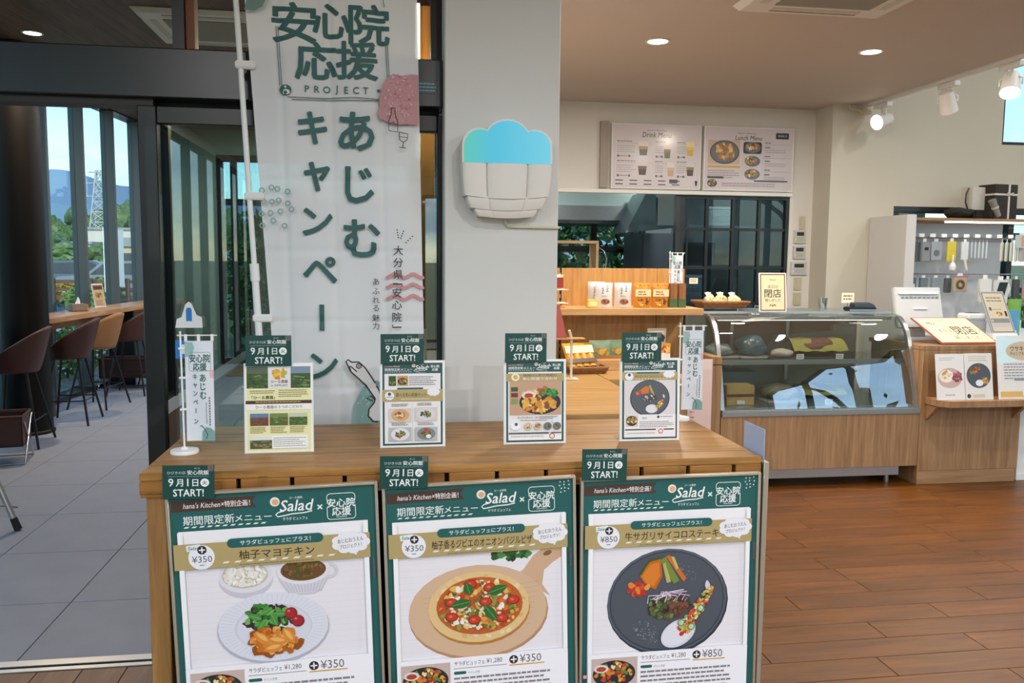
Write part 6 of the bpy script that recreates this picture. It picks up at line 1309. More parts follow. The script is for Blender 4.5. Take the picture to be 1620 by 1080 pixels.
t = thing('rolled_paper', 'grey rolled paper leaning between the white carton and the gift box', 'roll', (5.185, 6.53, 1.906), rot=(0, -0.5, 0)); MB().cyl((0, 0, 0.025), (0, 0, 0.18), 0.02, 0.032, n=14).build('roll', mat('grey paper', '#8b8680', 0.7), t, smooth=True); MB().cyl((0, 0, 0.10), (0, 0, 0.115), 0.0305, 0.031, n=14).build('band', mat('cream band', '#cfc5a8', 0.6), t, smooth=True)

# ================================================================== wall fittings
def menu_board(x0, x1, z0, z1, lbl, P):
    t = thing('menu_board', lbl, 'menu board', (x0, 7.255, z0)); w, h = x1-x0, z1-z0
    for b in ((0, w, 0, 0.03, 0, 0.012), (0, w, 0, 0.03, h-0.012, h)): MB().box(*b).build('frame_rail', M_WHITE, t, bevel=0.002, seg=1)
    for b in ((0, 0.012, 0, 0.03, 0.012, h-0.012), (w-0.012, w, 0, 0.03, 0.012, h-0.012)): MB().box(*b).build('frame_stile', M_WHITE, t, bevel=0.002, seg=1)
    MB().box(0.012, w-0.012, 0.004, 0.045, 0.012, h-0.012).build('backboard', mat('menu paper', '#d6cdd2', 0.5), t)
    P.build('printed_sheet', t, fn=lambda u, v, k: (u/1000, 0.0035-k/1000, h-v/1000), m=M_PRINT_GLOSS)
P = Print(825, 553); P.rect(12, 12, 813, 541, '#d9d0d6'); P.text("hana's Kitchen", 410, 62, 22, '#5a4e4e', width=180, align='C', shear=0.2); P.text('Drink Menu', 410, 116, 64, '#4a4242', width=260, align='C', bold=0.012, shear=0.12)
for i in range(3):
    for j in range(2):
        u, v = (50, 400, 600)[i], 150+170*j; w = (320, 170, 180)[i]
        P.rect(u, v+20, u+w, v+22, '#9a9096'); P.lines(u, u+w*0.55, v, 1, 10, 9, '#8a8088', i+j); P.lines(u, u+w*0.55, v+40, 4, 18, 6, '#a89ea4', i+j+4); P.ell(u+14, v+132, 11, 11, '#6a6066'); P.ell(u+w*0.36, v+132, 11, 11, '#6a6066'); P.lines(u+32, u+w*0.3, v+128, 1, 8, 8, '#8a8088', 8, 0)
for u, v, cs, wv in ((290, 220, ['#3a241c', '#b9824f', '#e6dcd2'], 46), (285, 390, ['#3f281e', '#7a4a30', '#d9cdc4'], 44), (510, 240, ['#3f6a3a', '#8a3a30', '#d9d0c8'], 34), (545, 398, ['#cfa48a', '#d9b9a0', '#e6dcd8'], 36), (720, 215, ['#d9b23a', '#e6c860', '#f0e0a0'], 38), (725, 390, ['#4a3a30', '#8a7a70', '#e0d6cc'], 38)):
    P.poly([(u-wv, v-58), (u+wv, v-58), (u+wv*0.72, v+58), (u-wv*0.72, v+58)], cs[2]); P.poly([(u-wv*0.88, v-16), (u+wv*0.88, v-16), (u+wv*0.7, v+54), (u-wv*0.7, v+54)], cs[0]); P.poly([(u-wv*0.92, v-24), (u+wv*0.92, v-24), (u+wv*0.84, v+2), (u-wv*0.84, v+2)], cs[1]); P.ell(u, v-58, wv, 11, cs[2])
for j in range(2):
    for i in range(5): P.rect(40+130*i, 488+32*j, 110+130*i, 498+32*j, '#5a5058', up=(i == 0))
P.rect(535, 478, 610, 512, '#4a4044'); P.poly([(770, 486), (796, 486), (790, 530), (776, 530)], '#2c2628')
menu_board(1.956, 2.781, 2.155, 2.722, 'drink menu board with pictured cups on the wall above the hatch', P)
P = Print(850, 553); P.rect(12, 12, 838, 541, '#d6ccd2'); P.text("hana's Kitchen", 400, 62, 20, '#5a4e4e', width=170, align='C', shear=0.2); P.text('Lunch Menu', 415, 116, 60, '#4a4242', width=250, align='C', bold=0.01, shear=0.22)
P.rrect(675, 44, 800, 98, 8, '#3a3032'); P.lines(695, 780, 62, 1, 10, 16, '#9a8a8c', 2, 0)
P.rect(40, 120, 340, 330, '#cfb49c'); P.ell(195, 226, 138, 104, '#3f434a'); P.ell(195, 224, 128, 95, '#6a6e75'); P.blobs(195, 220, 92, 66, 70, 20, ['#d9944a', '#e6b978', '#c9703a', '#7a9a48', '#e0c8a0', '#b85f3a'], 3); P.rect(40, 345, 345, 362, '#d9a42e')
for v, c in ((180, 4), (300, 5), (415, 6)): P.rrect(378, v-52, 548, v+52, 20, '#d9cfd2') if c != 4 else P.rrect(370, v-50, 545, v+54, 20, '#33383f'); P.ell(460, v, 74, 48, '#6d7278'); P.blobs(450, v-4, 50, 30, 30, 15, ['#c9823a', '#e0b060', '#7a3f2a', '#8a9a4a', '#e6d8cc'], c)
for v in (130, 250, 370): P.rect(575, v+18, 820, v+20, '#9a8f96'); P.lines(575, 630, v, 1, 10, 9, '#7a7078', 3, 0); P.rect(575, v+40, 625, v+52, '#8a8088'); P.lines(575, 780, v+66, 2, 18, 6, '#aaa0a6', 4)
P.lines(40, 340, 385, 4, 20, 7, '#a59aa0', 5); P.rect(38, 440, 190, 458, '#4a4044'); P.ell(85, 500, 46, 34, '#4a3c34'); P.blobs(85, 498, 34, 22, 16, 11, ['#a07a50', '#d0b088', '#5a6a3a'], 8); P.rect(480, 468, 800, 480, '#4a444a'); P.lines(180, 800, 495, 2, 20, 9, '#b09aa0', 6)
menu_board(2.804, 3.657, 2.155, 2.722, 'lunch menu board with a large plate photo on the wall above the kitchen door', P)
t = tag(MB().box(1.86, 1.93, 7.262, 7.30, 2.16, 2.735).build('blank_board_edge', mat('board edge grey', '#a39a90', 0.6), bevel=0.002), 'narrow grey blank board left of the drink menu board', 'board')
def plate_(lbl, x, z, w, h, d, m, screen=None, y=7.30, name='wall_switch', cat='switch'):
    t = thing(name, lbl, cat, (x, y, z)); MB().box(-w/2, w/2, -d, 0, -h/2, h/2).build('plate', m, t, bevel=0.003)
    if screen: MB().box(-w*0.3, w*0.3, -d-0.002, -d, h*0.08, h*0.36).build('screen', mat('lcd dark', '#2c3234', 0.3), t); MB().box(-w*0.32, w*0.32, -d-0.0015, -d, -h*0.34, -h*0.05).build('flap', mat('flap grey', '#b9b9b5', 0.5), t); MB().cyl((-w*0.36, -d-0.003, -h*0.2), (-w*0.36, -d, -h*0.2), 0.006, n=10).build('button', M_WHITE, t)
    else: MB().box(-w*0.3, w*0.3, -d-0.003, -d, -h*0.36, h*0.36).build('rocker', m, t, bevel=0.002)
M_PLATE = mat('ivory plate', '#c9c2a8', 0.5); M_CTRL = mat('controller grey', '#c4c4bf', 0.45)
plate_('ivory switch plate, topmost beside the black kitchen door', 3.785, 1.885, 0.06, 0.12, 0.012, M_PLATE)
plate_('grey wall controller with dark screen, upper one beside the kitchen door', 3.765, 1.755, 0.115, 0.12, 0.02, M_CTRL, 1, name='wall_controller', cat='controller')
plate_('grey wall controller with dark screen, middle one beside the kitchen door', 3.765, 1.612, 0.12, 0.12, 0.02, M_CTRL, 1, name='wall_controller', cat='controller')
plate_('wide grey wall controller with dark screen, lowest beside the kitchen door', 3.765, 1.465, 0.155, 0.12, 0.02, M_CTRL, 1, name='wall_controller', cat='controller')
plate_('ivory switch plate below the wide controller', 3.765, 1.325, 0.075, 0.12, 0.012, M_PLATE)
plate_('ivory switch plate, lowest one behind the closed notice', 3.765, 1.185, 0.075, 0.12, 0.012, M_PLATE)

# ================================================================== track spotlights, ceiling units
t = tag(MB().box(4.165, 4.2, 4.2, 6.98, 2.88, 2.905).build('light_track', M_WHITE, bevel=0.002), 'white light track under the edge of the tan ceiling', 'track')
def spot(y, lbl, aim, energy, on=True, x=4.21):
    t = thing('track_spotlight', lbl, 'spotlight', (x, y, 2.878))
    MB().box(-0.025, 0.025, -0.10, 0.10, -0.035, 0).build('adapter', M_WHITE, t, bevel=0.003); MB().cyl((0, 0, -0.035), (0, 0, -0.075), 0.012, n=12).build('swivel', M_WHITE, t, smooth=True)
    c = Vector((0.0, 0, -0.145)); d = (Vector(aim)-Vector((x, y, 2.878-0.145))).normalized(); s_ = d.orthogonal().normalized()
    if abs(s_.z) > 0.5: s_ = d.cross(s_).normalized()
    MB().tube([c+s_*0.066, c+s_*0.069+Vector((0, 0, 0.04)), Vector((0, 0, -0.072)), c-s_*0.069+Vector((0, 0, 0.04)), c-s_*0.066], 0.006, 8).build('yoke', M_WHITE, t, smooth=True)
    MB().cyl(c-d*0.085, c+d*0.07, 0.050, 0.064, n=24, caps=False).cyl(c-d*0.0852, c-d*0.0849, 0.0001, 0.050, n=24).build('head', M_WHITE, t, smooth=True)
    MB().cyl(c+d*0.056, c+d*0.060, 0.060, n=24).build('lens', M_LENS_SPOT if on else mat('dark lens', '#6a6560', 0.3), t)
    if energy:
        q = d.to_track_quat('-Z', 'Y').to_euler(); lamp_light('SPOT', 'spot_lamp', energy, (1, 0.86, 0.66), c+d*0.075, t, 0.04, math.radians(48), q, 0.6)
spot(6.78, 'white track spotlight nearest the wall, beam turned to the left', (2.4, 6.2, 2.2), 30)
spot(5.93, 'white track spotlight in the middle, pointing away towards the right wall', (5.1, 6.6, 1.2), 0, False)
spot(5.28, 'white track spotlight at the upper right, pointing down to the left', (3.1, 4.0, 0.0), 90)
t = thing('cable_bracket', 'small beige cable bracket at the track end by the wall', 'bracket', (4.16, 6.95, 2.86)); MB().tube([(-0.16, 0, 0.03), (-0.15, 0, 0.0), (-0.05, 0, -0.02)], 0.008, 8).build('arm', mat('beige plastic', '#cfc4a6', 0.5), t, smooth=True); MB().box(-0.05, 0.04, -0.02, 0.02, -0.045, 0.0).build('box', mat('beige plastic', '#cfc4a6', 0.5), t, bevel=0.003)
def cassette(x0, x1, y0, y1, z, lbl):
    t = thing('ceiling_air_conditioner', lbl, 'air conditioner', ((x0+x1)/2, (y0+y1)/2, z)); a, b = (x1-x0)/2, (y1-y0)/2
    mb = MB().hexa([(-a+0.03, -b+0.03, -0.035), (a-0.03, -b+0.03, -0.035), (a-0.03, b-0.03, -0.035), (-a+0.03, b-0.03, -0.035), (-a, -b, -0.001), (a, -b, -0.001), (a, b, -0.001), (-a, b, -0.001)]); mb.build('panel', mat('air unit cream', '#d8d2c6', 0.5), t, bevel=0.004)
    MB().box(-a*0.62, a*0.62, -b*0.62, b*0.62, -0.039, -0.0352).build('intake_grille', mat('grille grey', '#8d887c', 0.6), t, bevel=0.012)
    for s_ in (-1, 1):
        MB().box(-a*0.58, a*0.58, min(s_*b*0.72, s_*b*0.82), max(s_*b*0.72, s_*b*0.82), -0.037, -0.0345).build('vane', mat('vane cream', '#c2bcae', 0.5), t); MB().box(min(s_*a*0.72, s_*a*0.82), max(s_*a*0.72, s_*a*0.82), -b*0.58, b*0.58, -0.037, -0.0345).build('vane', mat('vane cream', '#c2bcae', 0.5), t)
        MB().box(-a*0.58, a*0.58, s_*b*0.845-0.003, s_*b*0.845+0.003, -0.0362, -0.0345).build('slot', M_DARK, t)
cassette(1.86, 2.72, 3.55, 4.47, 2.9, 'cream ceiling air conditioner at the top edge above the shop')
cassette(-1.77, -0.82, 6.38, 7.32, 3.265, 'cream ceiling air conditioner in the cafe timber ceiling')

# ================================================================== kitchen behind the hatch
t = thing('range_hood', 'long stainless range hood hanging in the kitchen behind the hatch', 'range hood', (2.05, 9.0, 1.93))
MB().hexa([(-0.85, -0.32, 0.012), (0.55, -0.32, 0.012), (0.55, 0.5, 0.012), (-0.85, 0.5, 0.012), (-0.85, -0.28, 0.17), (0.55, -0.28, 0.17), (0.55, 0.5, 0.17), (-0.85, 0.5, 0.17)]).build('canopy', M_STEEL, t, bevel=0.004); MB().box(-0.86, 0.56, -0.33, 0.5, -0.02, 0.012).build('lip', M_BLACK, t); MB().box(-0.8, 0.68, -0.2, 0.45, 0.171, 0.66).build('duct', mat('duct grey green', '#8a9a94', 0.45), t)
t = thing('exhaust_hood', 'dark glassy exhaust hood beside the kitchen door', 'range hood', (2.65, 8.35, 1.80))
MB().hexa([(-0.28, -0.15, 0), (0.25, -0.15, 0.06), (0.25, 0.4, 0.06), (-0.28, 0.4, 0), (-0.05, -0.12, 0.42), (0.25, -0.12, 0.42), (0.25, 0.4, 0.42), (-0.05, 0.4, 0.42)]).build('canopy', mat('blue grey steel', '#6d8188', 0.25, 0.7), t, bevel=0.004); MB().box(0.05, 0.25, -0.17, -0.155, 0.08, 0.42).build('front_sheet', mat('pale steel', '#b4c0c2', 0.35, 0.5), t)
t = thing('refrigerator', 'tall dark steel refrigerator at the kitchen window', 'refrigerator', (3.02, 9.35, 0)); MB().box(-0.22, 0.25, -0.35, 0.4, 0.05, 1.83).build('cabinet', mat('dark steel', '#5b656c', 0.4, 0.5), t, bevel=0.006); MB().box(-0.215, 0.245, -0.37, -0.352, 0.07, 0.95).build('lower_door', mat('dark steel', '#5b656c', 0.4, 0.5), t, bevel=0.004); MB().box(-0.215, 0.245, -0.37, -0.352, 0.96, 1.82).build('upper_door', mat('dark steel', '#5b656c', 0.4, 0.5), t, bevel=0.004); MB().tube([(-0.17, -0.37, 1.05), (-0.17, -0.40, 1.08), (-0.17, -0.40, 1.35), (-0.17, -0.37, 1.38)], 0.01, 8).build('handle', M_STEEL, t, smooth=True)
t = thing('kitchen_counter', 'steel kitchen worktop behind the serving hatch', 'worktop', (1.55, 7.75, 0)); MB().box(-0.9, 0.95, -0.3, 0.3, 0.86, 0.90).build('worktop', M_STEEL, t, bevel=0.004); MB().box(-0.88, 0.93, -0.28, 0.28, 0.1, 0.859).build('cabinet', M_STEEL, t)
for x in (-0.8, 0.85): MB().cyl((x, 0, 0), (x, 0, 0.1), 0.02, n=10).build('foot', M_STEEL, t)
t = thing('box_shelf', 'open light wooden box shelf standing in the serving hatch', 'shelf', (1.56, 7.62, 0.901)); M_LW2 = wood('pale box wood', '#cdb289', '#b0925f', 'X', 1, 0.55)
for b, nm in (((-0.36, 0.36, -0.13, 0.13, 0.775, 0.80), 'top_board'), ((-0.36, -0.335, -0.13, 0.13, 0, 0.774), 'side_board'), ((0.335, 0.36, -0.13, 0.13, 0, 0.774), 'side_board'), ((-0.334, 0.334, -0.13, 0.13, 0.45, 0.47), 'middle_board')): MB().box(*b).build(nm, M_LW2, t, bevel=0.002, seg=1)
t = thing('serving_tray', 'round brown tray on the box shelf in the hatch', 'tray', (1.68, 7.60, 1.372)); MB().lathe([(0.10, 0), (0.13, 0.02), (0.125, 0.022), (0.10, 0.006), (0.001, 0.006)], 24, caps=False).build('dish', M_TABLEFRONT, t, smooth=True); MB().lathe([(0.06, 0.022), (0.07, 0.045), (0.055, 0.06), (0.001, 0.064)], 20).build('lid', mat('dark brown lacquer', '#4a2c1c', 0.3), t, smooth=True)
t = thing('steel_ladle', 'bent steel ladle hanging at the kitchen window', 'ladle', (2.33, 8.9, 1.55)); MB().tube([(-0.12, 0, 0.10), (-0.06, 0, 0.12), (0.0, 0, 0.08), (0.04, 0, 0.0), (0.03, 0, -0.14)], 0.008, 8).build('handle', M_STEEL, t, smooth=True); MB().blob((0.03, 0, -0.17), (0.045, 0.045, 0.03), 1, 0, 2).build('bowl', M_STEEL, t, smooth=True)
t = thing('kettle', 'chrome kettle on the kitchen worktop by the door', 'kettle', (2.42, 7.72, 0.901)); MB().lathe([(0.09, 0), (0.10, 0.03), (0.09, 0.45), (0.06, 0.52), (0.02, 0.56)], 24).build('body', mat('chrome', '#d0d6da', 0.12, 1.0), t, smooth=True); MB().tube([(0.09, 0, 0.1), (0.15, 0, 0.2), (0.15, 0, 0.4), (0.08, 0, 0.48)], 0.012, 8).build('handle', M_BLACK, t, smooth=True)
t = thing('kitchen_rack', 'grey steel rack with equipment seen through the kitchen door', 'rack', (3.72, 9.3, 0))
for z in (0.5, 1.0, 1.45, 1.9): MB().box(-0.4, 0.45, -0.25, 0.25, z, z+0.025).build('shelf_plate', mat('rack steel', '#9aa6aa', 0.4, 0.4), t)
for x in (-0.39, 0.44):
    for y in (-0.24, 0.24): MB().cyl((x, y, 0), (x, y, 2.0), 0.013, n=10).build('post', M_STEEL, t, smooth=True)
carton('microwave_oven', 'dark microwave oven on the kitchen rack', 'microwave', 3.48, 9.28, 1.476, 0.42, 0.34, 0.26, mat('dark appliance', '#3a4246', 0.4), extra=lambda t, w, d, h: (MB().box(-w*0.45, w*0.2, -d/2-0.006, -d/2, h*0.12, h*0.88).build('door', M_BLACKGLOSS, t, bevel=0.003), MB().tube([(w*0.24, -d/2-0.02, h*0.2), (w*0.24, -d/2-0.02, h*0.8)], 0.008, 8).build('handle', M_STEEL, t)))
carton('steel_container', 'white plastic container on the upper kitchen rack', 'container', 3.75, 9.25, 1.926, 0.3, 0.3, 0.2, mat('kitchen white', '#bcc6c8', 0.4), extra=lambda t, w, d, h: MB().box(-w/2-0.008, w/2+0.008, -d/2-0.008, d/2+0.008, h-0.02, h+0.012).build('lid', mat('kitchen lid', '#cfd6d8', 0.4), t, bevel=0.004))
carton('ingredient_bin', 'blue grey ingredient bin on the kitchen rack', 'container', 3.42, 9.2, 1.026, 0.3, 0.35, 0.34, mat('bin blue grey', '#7c93a4', 0.5), extra=lambda t, w, d, h: MB().box(-w/2-0.006, w/2+0.006, -d/2-0.006, d/2+0.006, h-0.03, h+0.006).build('lid', mat('bin lid', '#9db1bd', 0.5), t, bevel=0.004))

# ================================================================== cafe: bookshelf strip beside the column
M_ORANGEWOOD = wood('warm bookshelf wood', '#d69a55', '#b5752f', 'Z', 1.0, 0.5, stretch=10)
t = thing('bookshelf', 'tall warm-lit wooden bookshelf behind the glass beside the column', 'bookshelf', (0.35, 6.6, 0))
MB().box(0.12, 0.148, -0.8, 1.6, 0, 3.2).build('back_board', M_ORANGEWOOD, t)
for z in (0.35, 0.72, 0.98, 1.28, 1.62, 2.1): MB().box(-0.14, 0.12, -0.78, 1.58, z-0.018, z+0.018).build('shelf_board', M_ORANGEWOOD, t, bevel=0.002, seg=1)
for y in (-0.79, 0.4, 1.59): MB().box(-0.155, 0.12, y-0.012, y+0.012, 0, 3.2).build('divider', M_ORANGEWOOD if y > 0 else M_ORANGEWOOD, t)
for z, row, cols in ((0.998, 'lower', ('dark red:#8a3f36', 'slate blue:#3f5a6a', 'sand:#c9b27a', 'charcoal:#4a4a4e', 'sage green:#6f8a6a')), (1.298, 'upper', ('pale grey:#b5b9be', 'navy:#2c3440', 'cream:#d6d3cc', 'rust:#a8603a', 'teal:#3f6a6a'))):
    y = 5.86
    for k, cn in enumerate(cols):
        nm, c = cn.split(':'); th = (0.03, 0.04, 0.025, 0.045, 0.035)[k]; h = (0.21, 0.19, 0.23, 0.18, 0.20)[k]
        t = thing('book', nm+' book standing on the '+row+' board of the warm-lit bookshelf', 'book', (0.30, y+th/2, z), group='books on the cafe bookshelf')
        MB().box(-0.07, 0.08, -th/2, -th/2+0.002, 0, h).box(-0.07, 0.08, th/2-0.002, th/2, 0, h).box(-0.072, -0.07, -th/2, th/2, 0, h).build('cover', mat('book '+c, c, 0.6), t); MB().box(-0.069, 0.076, -th/2+0.0025, th/2-0.0025, 0.004, h-0.004).build('pages', mat('book pages', '#e9e3d2', 0.8), t)
        y += th+0.004
t = thing('leaning_book', 'white book leaning on the bookshelf nearest the column', 'book', (0.262, 5.835, 1.64), rot=(0, 0.12, 0)); MB().box(-0.012, 0.012, -0.012, 0.0, 0, 0.17).box(-0.012, 0.012, 0.12, 0.122, 0, 0.17).build('cover', M_WHITEPL, t); MB().box(-0.011, 0.011, 0.0, 0.12, 0.003, 0.167).build('pages', mat('book pages', '#e9e3d2', 0.8), t)
t = thing('strip_light', 'vertical warm white strip light on the cafe wall beside the banner', 'strip light', (0.215, 5.76, 2.2)); MB().box(-0.012, 0.012, -0.004, 0.012, 0, 1.0).build('tube', emit('strip glow', '#fff3dc', 4.0), t); MB().box(-0.018, 0.018, 0.013, 0.0378, -0.01, 1.01).build('housing', M_WHITE, t)
lamp_light('AREA', 'strip_lamp', 14, (1.0, 0.72, 0.42), (0.0, -0.05, 0.3), t, 0.3, rot=(-PI/2, 0, 0.6))

# ================================================================== cafe: window bar and stools
def bar_top(y0, y1, label):
    t = thing('window_bar', label, 'bar counter', (wx(y0)+0.2, y0, 0)); ox_, oy_ = wx(y0)+0.2, y0
    f = lambda y: -3.05+WS*(y-8.155)
    b = lambda y: f(y)-0.40
    MB().prism([(b(y0), y0), (f(y0)-0.05, y0), (f(y0+0.06), y0+0.06), (f(y1), y1), (b(y1), y1)], lambda p, q, r: (p-ox_, q-oy_, r), 0.90, 0.95).build('top', M_BARWOOD, t, bevel=0.003)
    for y in (y0+0.28, (y0+y1)/2+0.3, y1-0.3):
        MB().box(b(y)+0.02-ox_, f(y)-0.10-ox_, y-0.03-oy_, y+0.03-oy_, 0, 0.899).build('support', M_BLACK, t)
    MB().prism([(b(y0)+0.02, y0+0.1), (b(y0)+0.05, y0+0.1), (b(y1)+0.05, y1), (b(y1)+0.02, y1)], lambda p, q, r: (p-ox_, q-oy_, r), 0.78, 0.8995).build('apron', M_BARWOOD, t)
bar_top(8.155, 12.2, 'long wooden window bar running away beyond the black round column')
bar_top(4.6, 7.30, 'near wooden window bar ending left of the black round column')
M_LEATHER = {'brown': mat('brown leather', '#4a2820', 0.45, var=0.12, scale=20), 'tan': mat('tan leather', '#a5764a', 0.5, var=0.1, scale=20)}
M_LEG = mat('black tube', '#121314', 0.4)
def stool(x, y, col, label, rz=0.0):
    t = thing('bar_stool', label, 'bar stool', (x, y, 0), rz)
    # bucket shell: tall at the back (+x), open towards the bar
    def rim(a): return 0.055+0.285*(0.5+0.5*math.cos(a))**1.25
    def shell(u, v):
        a = (u-0.5)*2*PI*0.80; h = rim(a); k = v**0.75
        r_ = 0.15+0.075*k*(0.7+0.3*math.cos(a)); lean = 0.03*v*max(0, math.cos(a))
        return (r_*math.cos(a)*1.0+lean, r_*math.sin(a)*1.08, 0.60+0.02+h*v-0.02*(1-v))
    o_ = MB().grid(shell, 40, 10).build('shell', M_LEATHER[col], t, smooth=True)
    sm = o_.modifiers.new('thick', 'SOLIDIFY'); sm.thickness = 0.022; sm.offset = 0
    MB().lathe([(0.10, 0.590), (0.155, 0.605), (0.175, 0.635), (0.165, 0.665), (0.10, 0.672), (0.001, 0.674)], 28).build('seat', M_LEATHER[col], t, smooth=True)
    for sx in (-1, 1):
        for sy in (-1, 1): MB().cyl((sx*0.10, sy*0.10, 0.595), (sx*0.20, sy*0.235, 0), 0.011, 0.010, n=10).build('leg', M_LEG, t, smooth=True)
    z = 0.22; k = 1-z/0.595; a, b = 0.10+0.10*k, 0.10+0.135*k
    MB().tube([(-a, -b, z), (a, -b, z), (a, b, z), (-a, b, z), (-a, -b, z)], 0.006, 8).build('footrest', M_LEG, t, smooth=True)
    return t
stool(-2.94, 7.19, 'brown', 'dark brown bucket bar stool in front of the black round column', 0.1)
stool(-2.87, 8.14, 'brown', 'dark brown bucket bar stool at the near end of the long bar', 0.05)
stool(-2.90, 8.98, 'tan', 'tan bucket bar stool, the only light one at the bar', -0.2)
stool(-2.82, 9.80, 'brown', 'dark brown bucket bar stool partly hidden by the door stile', 0.0)
stool(-2.72, 10.65, 'brown', 'dark brown bucket bar stool seen through the door glass', 0.0)
M_BASKET = mat('woven brown leatherette', '#43221b', 0.55, var=0.3, scale=60, bump=0.4, bscale=150)
def bag_basket(x, y, label, rz=0.0, w=0.40, d=0.30, h=0.22):
    t = thing('bag_basket', label, 'basket', (x, y, 0), rz); zb = 0.13
    MB().box(-w/2, w/2, -d/2, d/2, zb, zb+0.01).build('floor_panel', M_BASKET, t)
    for b in ((-w/2, w/2, -d/2, -d/2+0.012, zb, zb+h), (-w/2, w/2, d/2-0.012, d/2, zb, zb+h), (-w/2, -w/2+0.012, -d/2, d/2, zb, zb+h), (w/2-0.012, w/2, -d/2, d/2, zb, zb+h)): MB().box(*b).build('side_panel', M_BASKET, t, bevel=0.003, seg=1)
    MB().tube([(-w/2, -d/2, zb+h), (w/2, -d/2, zb+h), (w/2, d/2, zb+h), (-w/2, d/2, zb+h), (-w/2, -d/2, zb+h)], 0.012, 8).build('rim', M_BASKET, t, smooth=True)
    for sx in (-1, 1): MB().tube([(sx*w*0.52, -d*0.55, 0.006), (sx*w*0.52, d*0.4, zb+h*0.8), (sx*w*0.52, d*0.55, zb+h*0.9)], 0.006, 8).tube([(sx*w*0.52, d*0.55, 0.006), (sx*w*0.52, -d*0.4, zb+h*0.8)], 0.006, 8).build('wire_leg', M_STEEL, t, smooth=True)
    MB().tube([(-w*0.52, -d*0.55, 0.006), (w*0.52, -d*0.55, 0.006)], 0.006, 8).tube([(-w*0.52, d*0.55, 0.006), (w*0.52, d*0.55, 0.006)], 0.006, 8).build('wire_foot', M_STEEL, t, smooth=True)
    return t
bag_basket(-2.98, 10.23, 'dark brown woven bag basket under the long bar', 0.0, 0.55, 0.27)
bag_basket(-2.86, 6.60, 'dark brown woven bag basket at the left edge beside the near bar stool', 0.2)
bag_basket(-2.55, 11.2, 'dark brown woven bag basket seen through the door glass', 0.0, 0.42)
# on the bar
t = thing('tissue_box', 'grey brown tissue box with a white tissue on the long bar', 'tissue box', (-3.20, 9.35, 0.951), 0.5); MB().box(-0.075, 0.075, -0.11, 0.11, 0, 0.075).build('carton', mat('tissue carton', '#8d7f70', 0.6), t, bevel=0.008); MB().box(0.076, 0.09, -0.08, 0.08, 0, 0.07).build('napkin_stack', mat('kraft napkins', '#c99c70', 0.7), t, bevel=0.003); MB().grid(lambda a, b: (0.05*(a-0.5)*(1-0.4*b)+0.02*b, 0.05*(b-0.3)+0.012*math.sin(7*a), 0.075+0.07*b*(0.7+0.3*math.sin(5*a))), 8, 6).build('tissue', M_WHITEPL, t, smooth=True)
t = thing('bar_menu_card', 'upright menu card leaning on the long bar by the window', 'menu card', (-3.16, 9.95, 0.951), rot=(0.0, -0.18, -0.45)); MB().box(-0.004, 0.004, -0.08, 0.08, 0, 0.27).build('board', M_ACR_BACK, t); MB().box(0.0, 0.06, -0.07, 0.07, 0, 0.003).build('foot', M_ACRYL, t)
P = Print(160, 250); P.rect(4, 4, 156, 246, '#c9b08e'); P.rect(14, 14, 146, 60, '#5a4030'); P.blobs(80, 120, 44, 34, 30, 14, ['#a5683a', '#d9a860', '#7a4a2a', '#8a8a5a'], 3); P.lines(24, 136, 180, 5, 12, 5, '#7a6a58', 4); P.build('printed_face', t, fn=lambda u, v, k: (0.0045+k/1000, (u-80)/1000, 0.262-v/1000))
t = thing('glass_vase', 'pale blue glass jar on the long bar beside the tissue box', 'jar', (-3.30, 9.15, 0.951)); MB().lathe([(0.035, 0), (0.05, 0.02), (0.052, 0.09), (0.035, 0.11), (0.033, 0.11), (0.048, 0.09), (0.046, 0.022), (0.001, 0.008)], 24, caps=False).build('jar', glass('blue jar glass', '#cfe6f2', 0.05), t, smooth=True)
# aluminium easel whose leg reaches into the left edge of the photograph
t = thing('aluminium_easel', 'aluminium easel leg with black rubber foot at the left edge', 'easel', (-2.30, 4.95, 0)); M_ALU = mat('aluminium tube', '#a9aca9', 0.35, 0.7)
for p, q in (((0.25, -0.05, 0.05), (-0.30, 0.05, 1.45)), ((-0.95, -0.05, 0.05), (-0.40, 0.05, 1.45)), ((-0.35, 0.62, 0.05), (-0.35, 0.08, 1.45))):
    MB().cyl(p, q, 0.017, 0.015, n=14).build('leg', M_ALU, t, smooth=True); d_ = (Vector(p)-Vector(q)).normalized(); MB().cyl(Vector(p)+d_*0.05, Vector(p)-d_*0.02, 0.021, 0.019, n=14).build('rubber_foot', mat('black rubber', '#141414', 0.7), t, smooth=True)
MB().box(-0.80, 0.10, -0.03, 0.0, 0.62, 0.65).build('ledge', M_ALU, t); MB().box(-0.42, -0.28, 0.02, 0.09, 1.42, 1.48).build('head_joint', M_ALU, t, bevel=0.004)
t = thing('white_dish', 'white floor light disc on the tiles behind the easel leg', 'disc', (-2.42, 5.35, 0)); MB().lathe([(0.085, 0), (0.09, 0.01), (0.08, 0.02), (0.05, 0.024), (0.001, 0.025)], 24).build('disc', M_WHITEPL, t, smooth=True); MB().tube([(0.06, 0, 0.02), (0.12, 0.02, 0.006), (0.2, 0.0, 0.004)], 0.004, 8).build('cord', mat('grey cord', '#7a7a7a', 0.6), t, smooth=True)

# ================================================================== outside
M_LAWN = mat('grass ground', '#5d6b45', 0.95, var=0.3, scale=0.6)
gr = MB().add([(-900, -400, -0.14), (900, -400, -0.14), (900, 1200, -0.14), (-900, 1200, -0.14)], [(0, 1, 2, 3)]).build('floor_ground', M_LAWN); struct(gr)
lot = MB().box(-60, -4.7, 14, 34, -0.14, -0.10).build('floor_car_park', mat('asphalt', '#8f9396', 0.9, var=0.1, scale=2)); struct(lot)
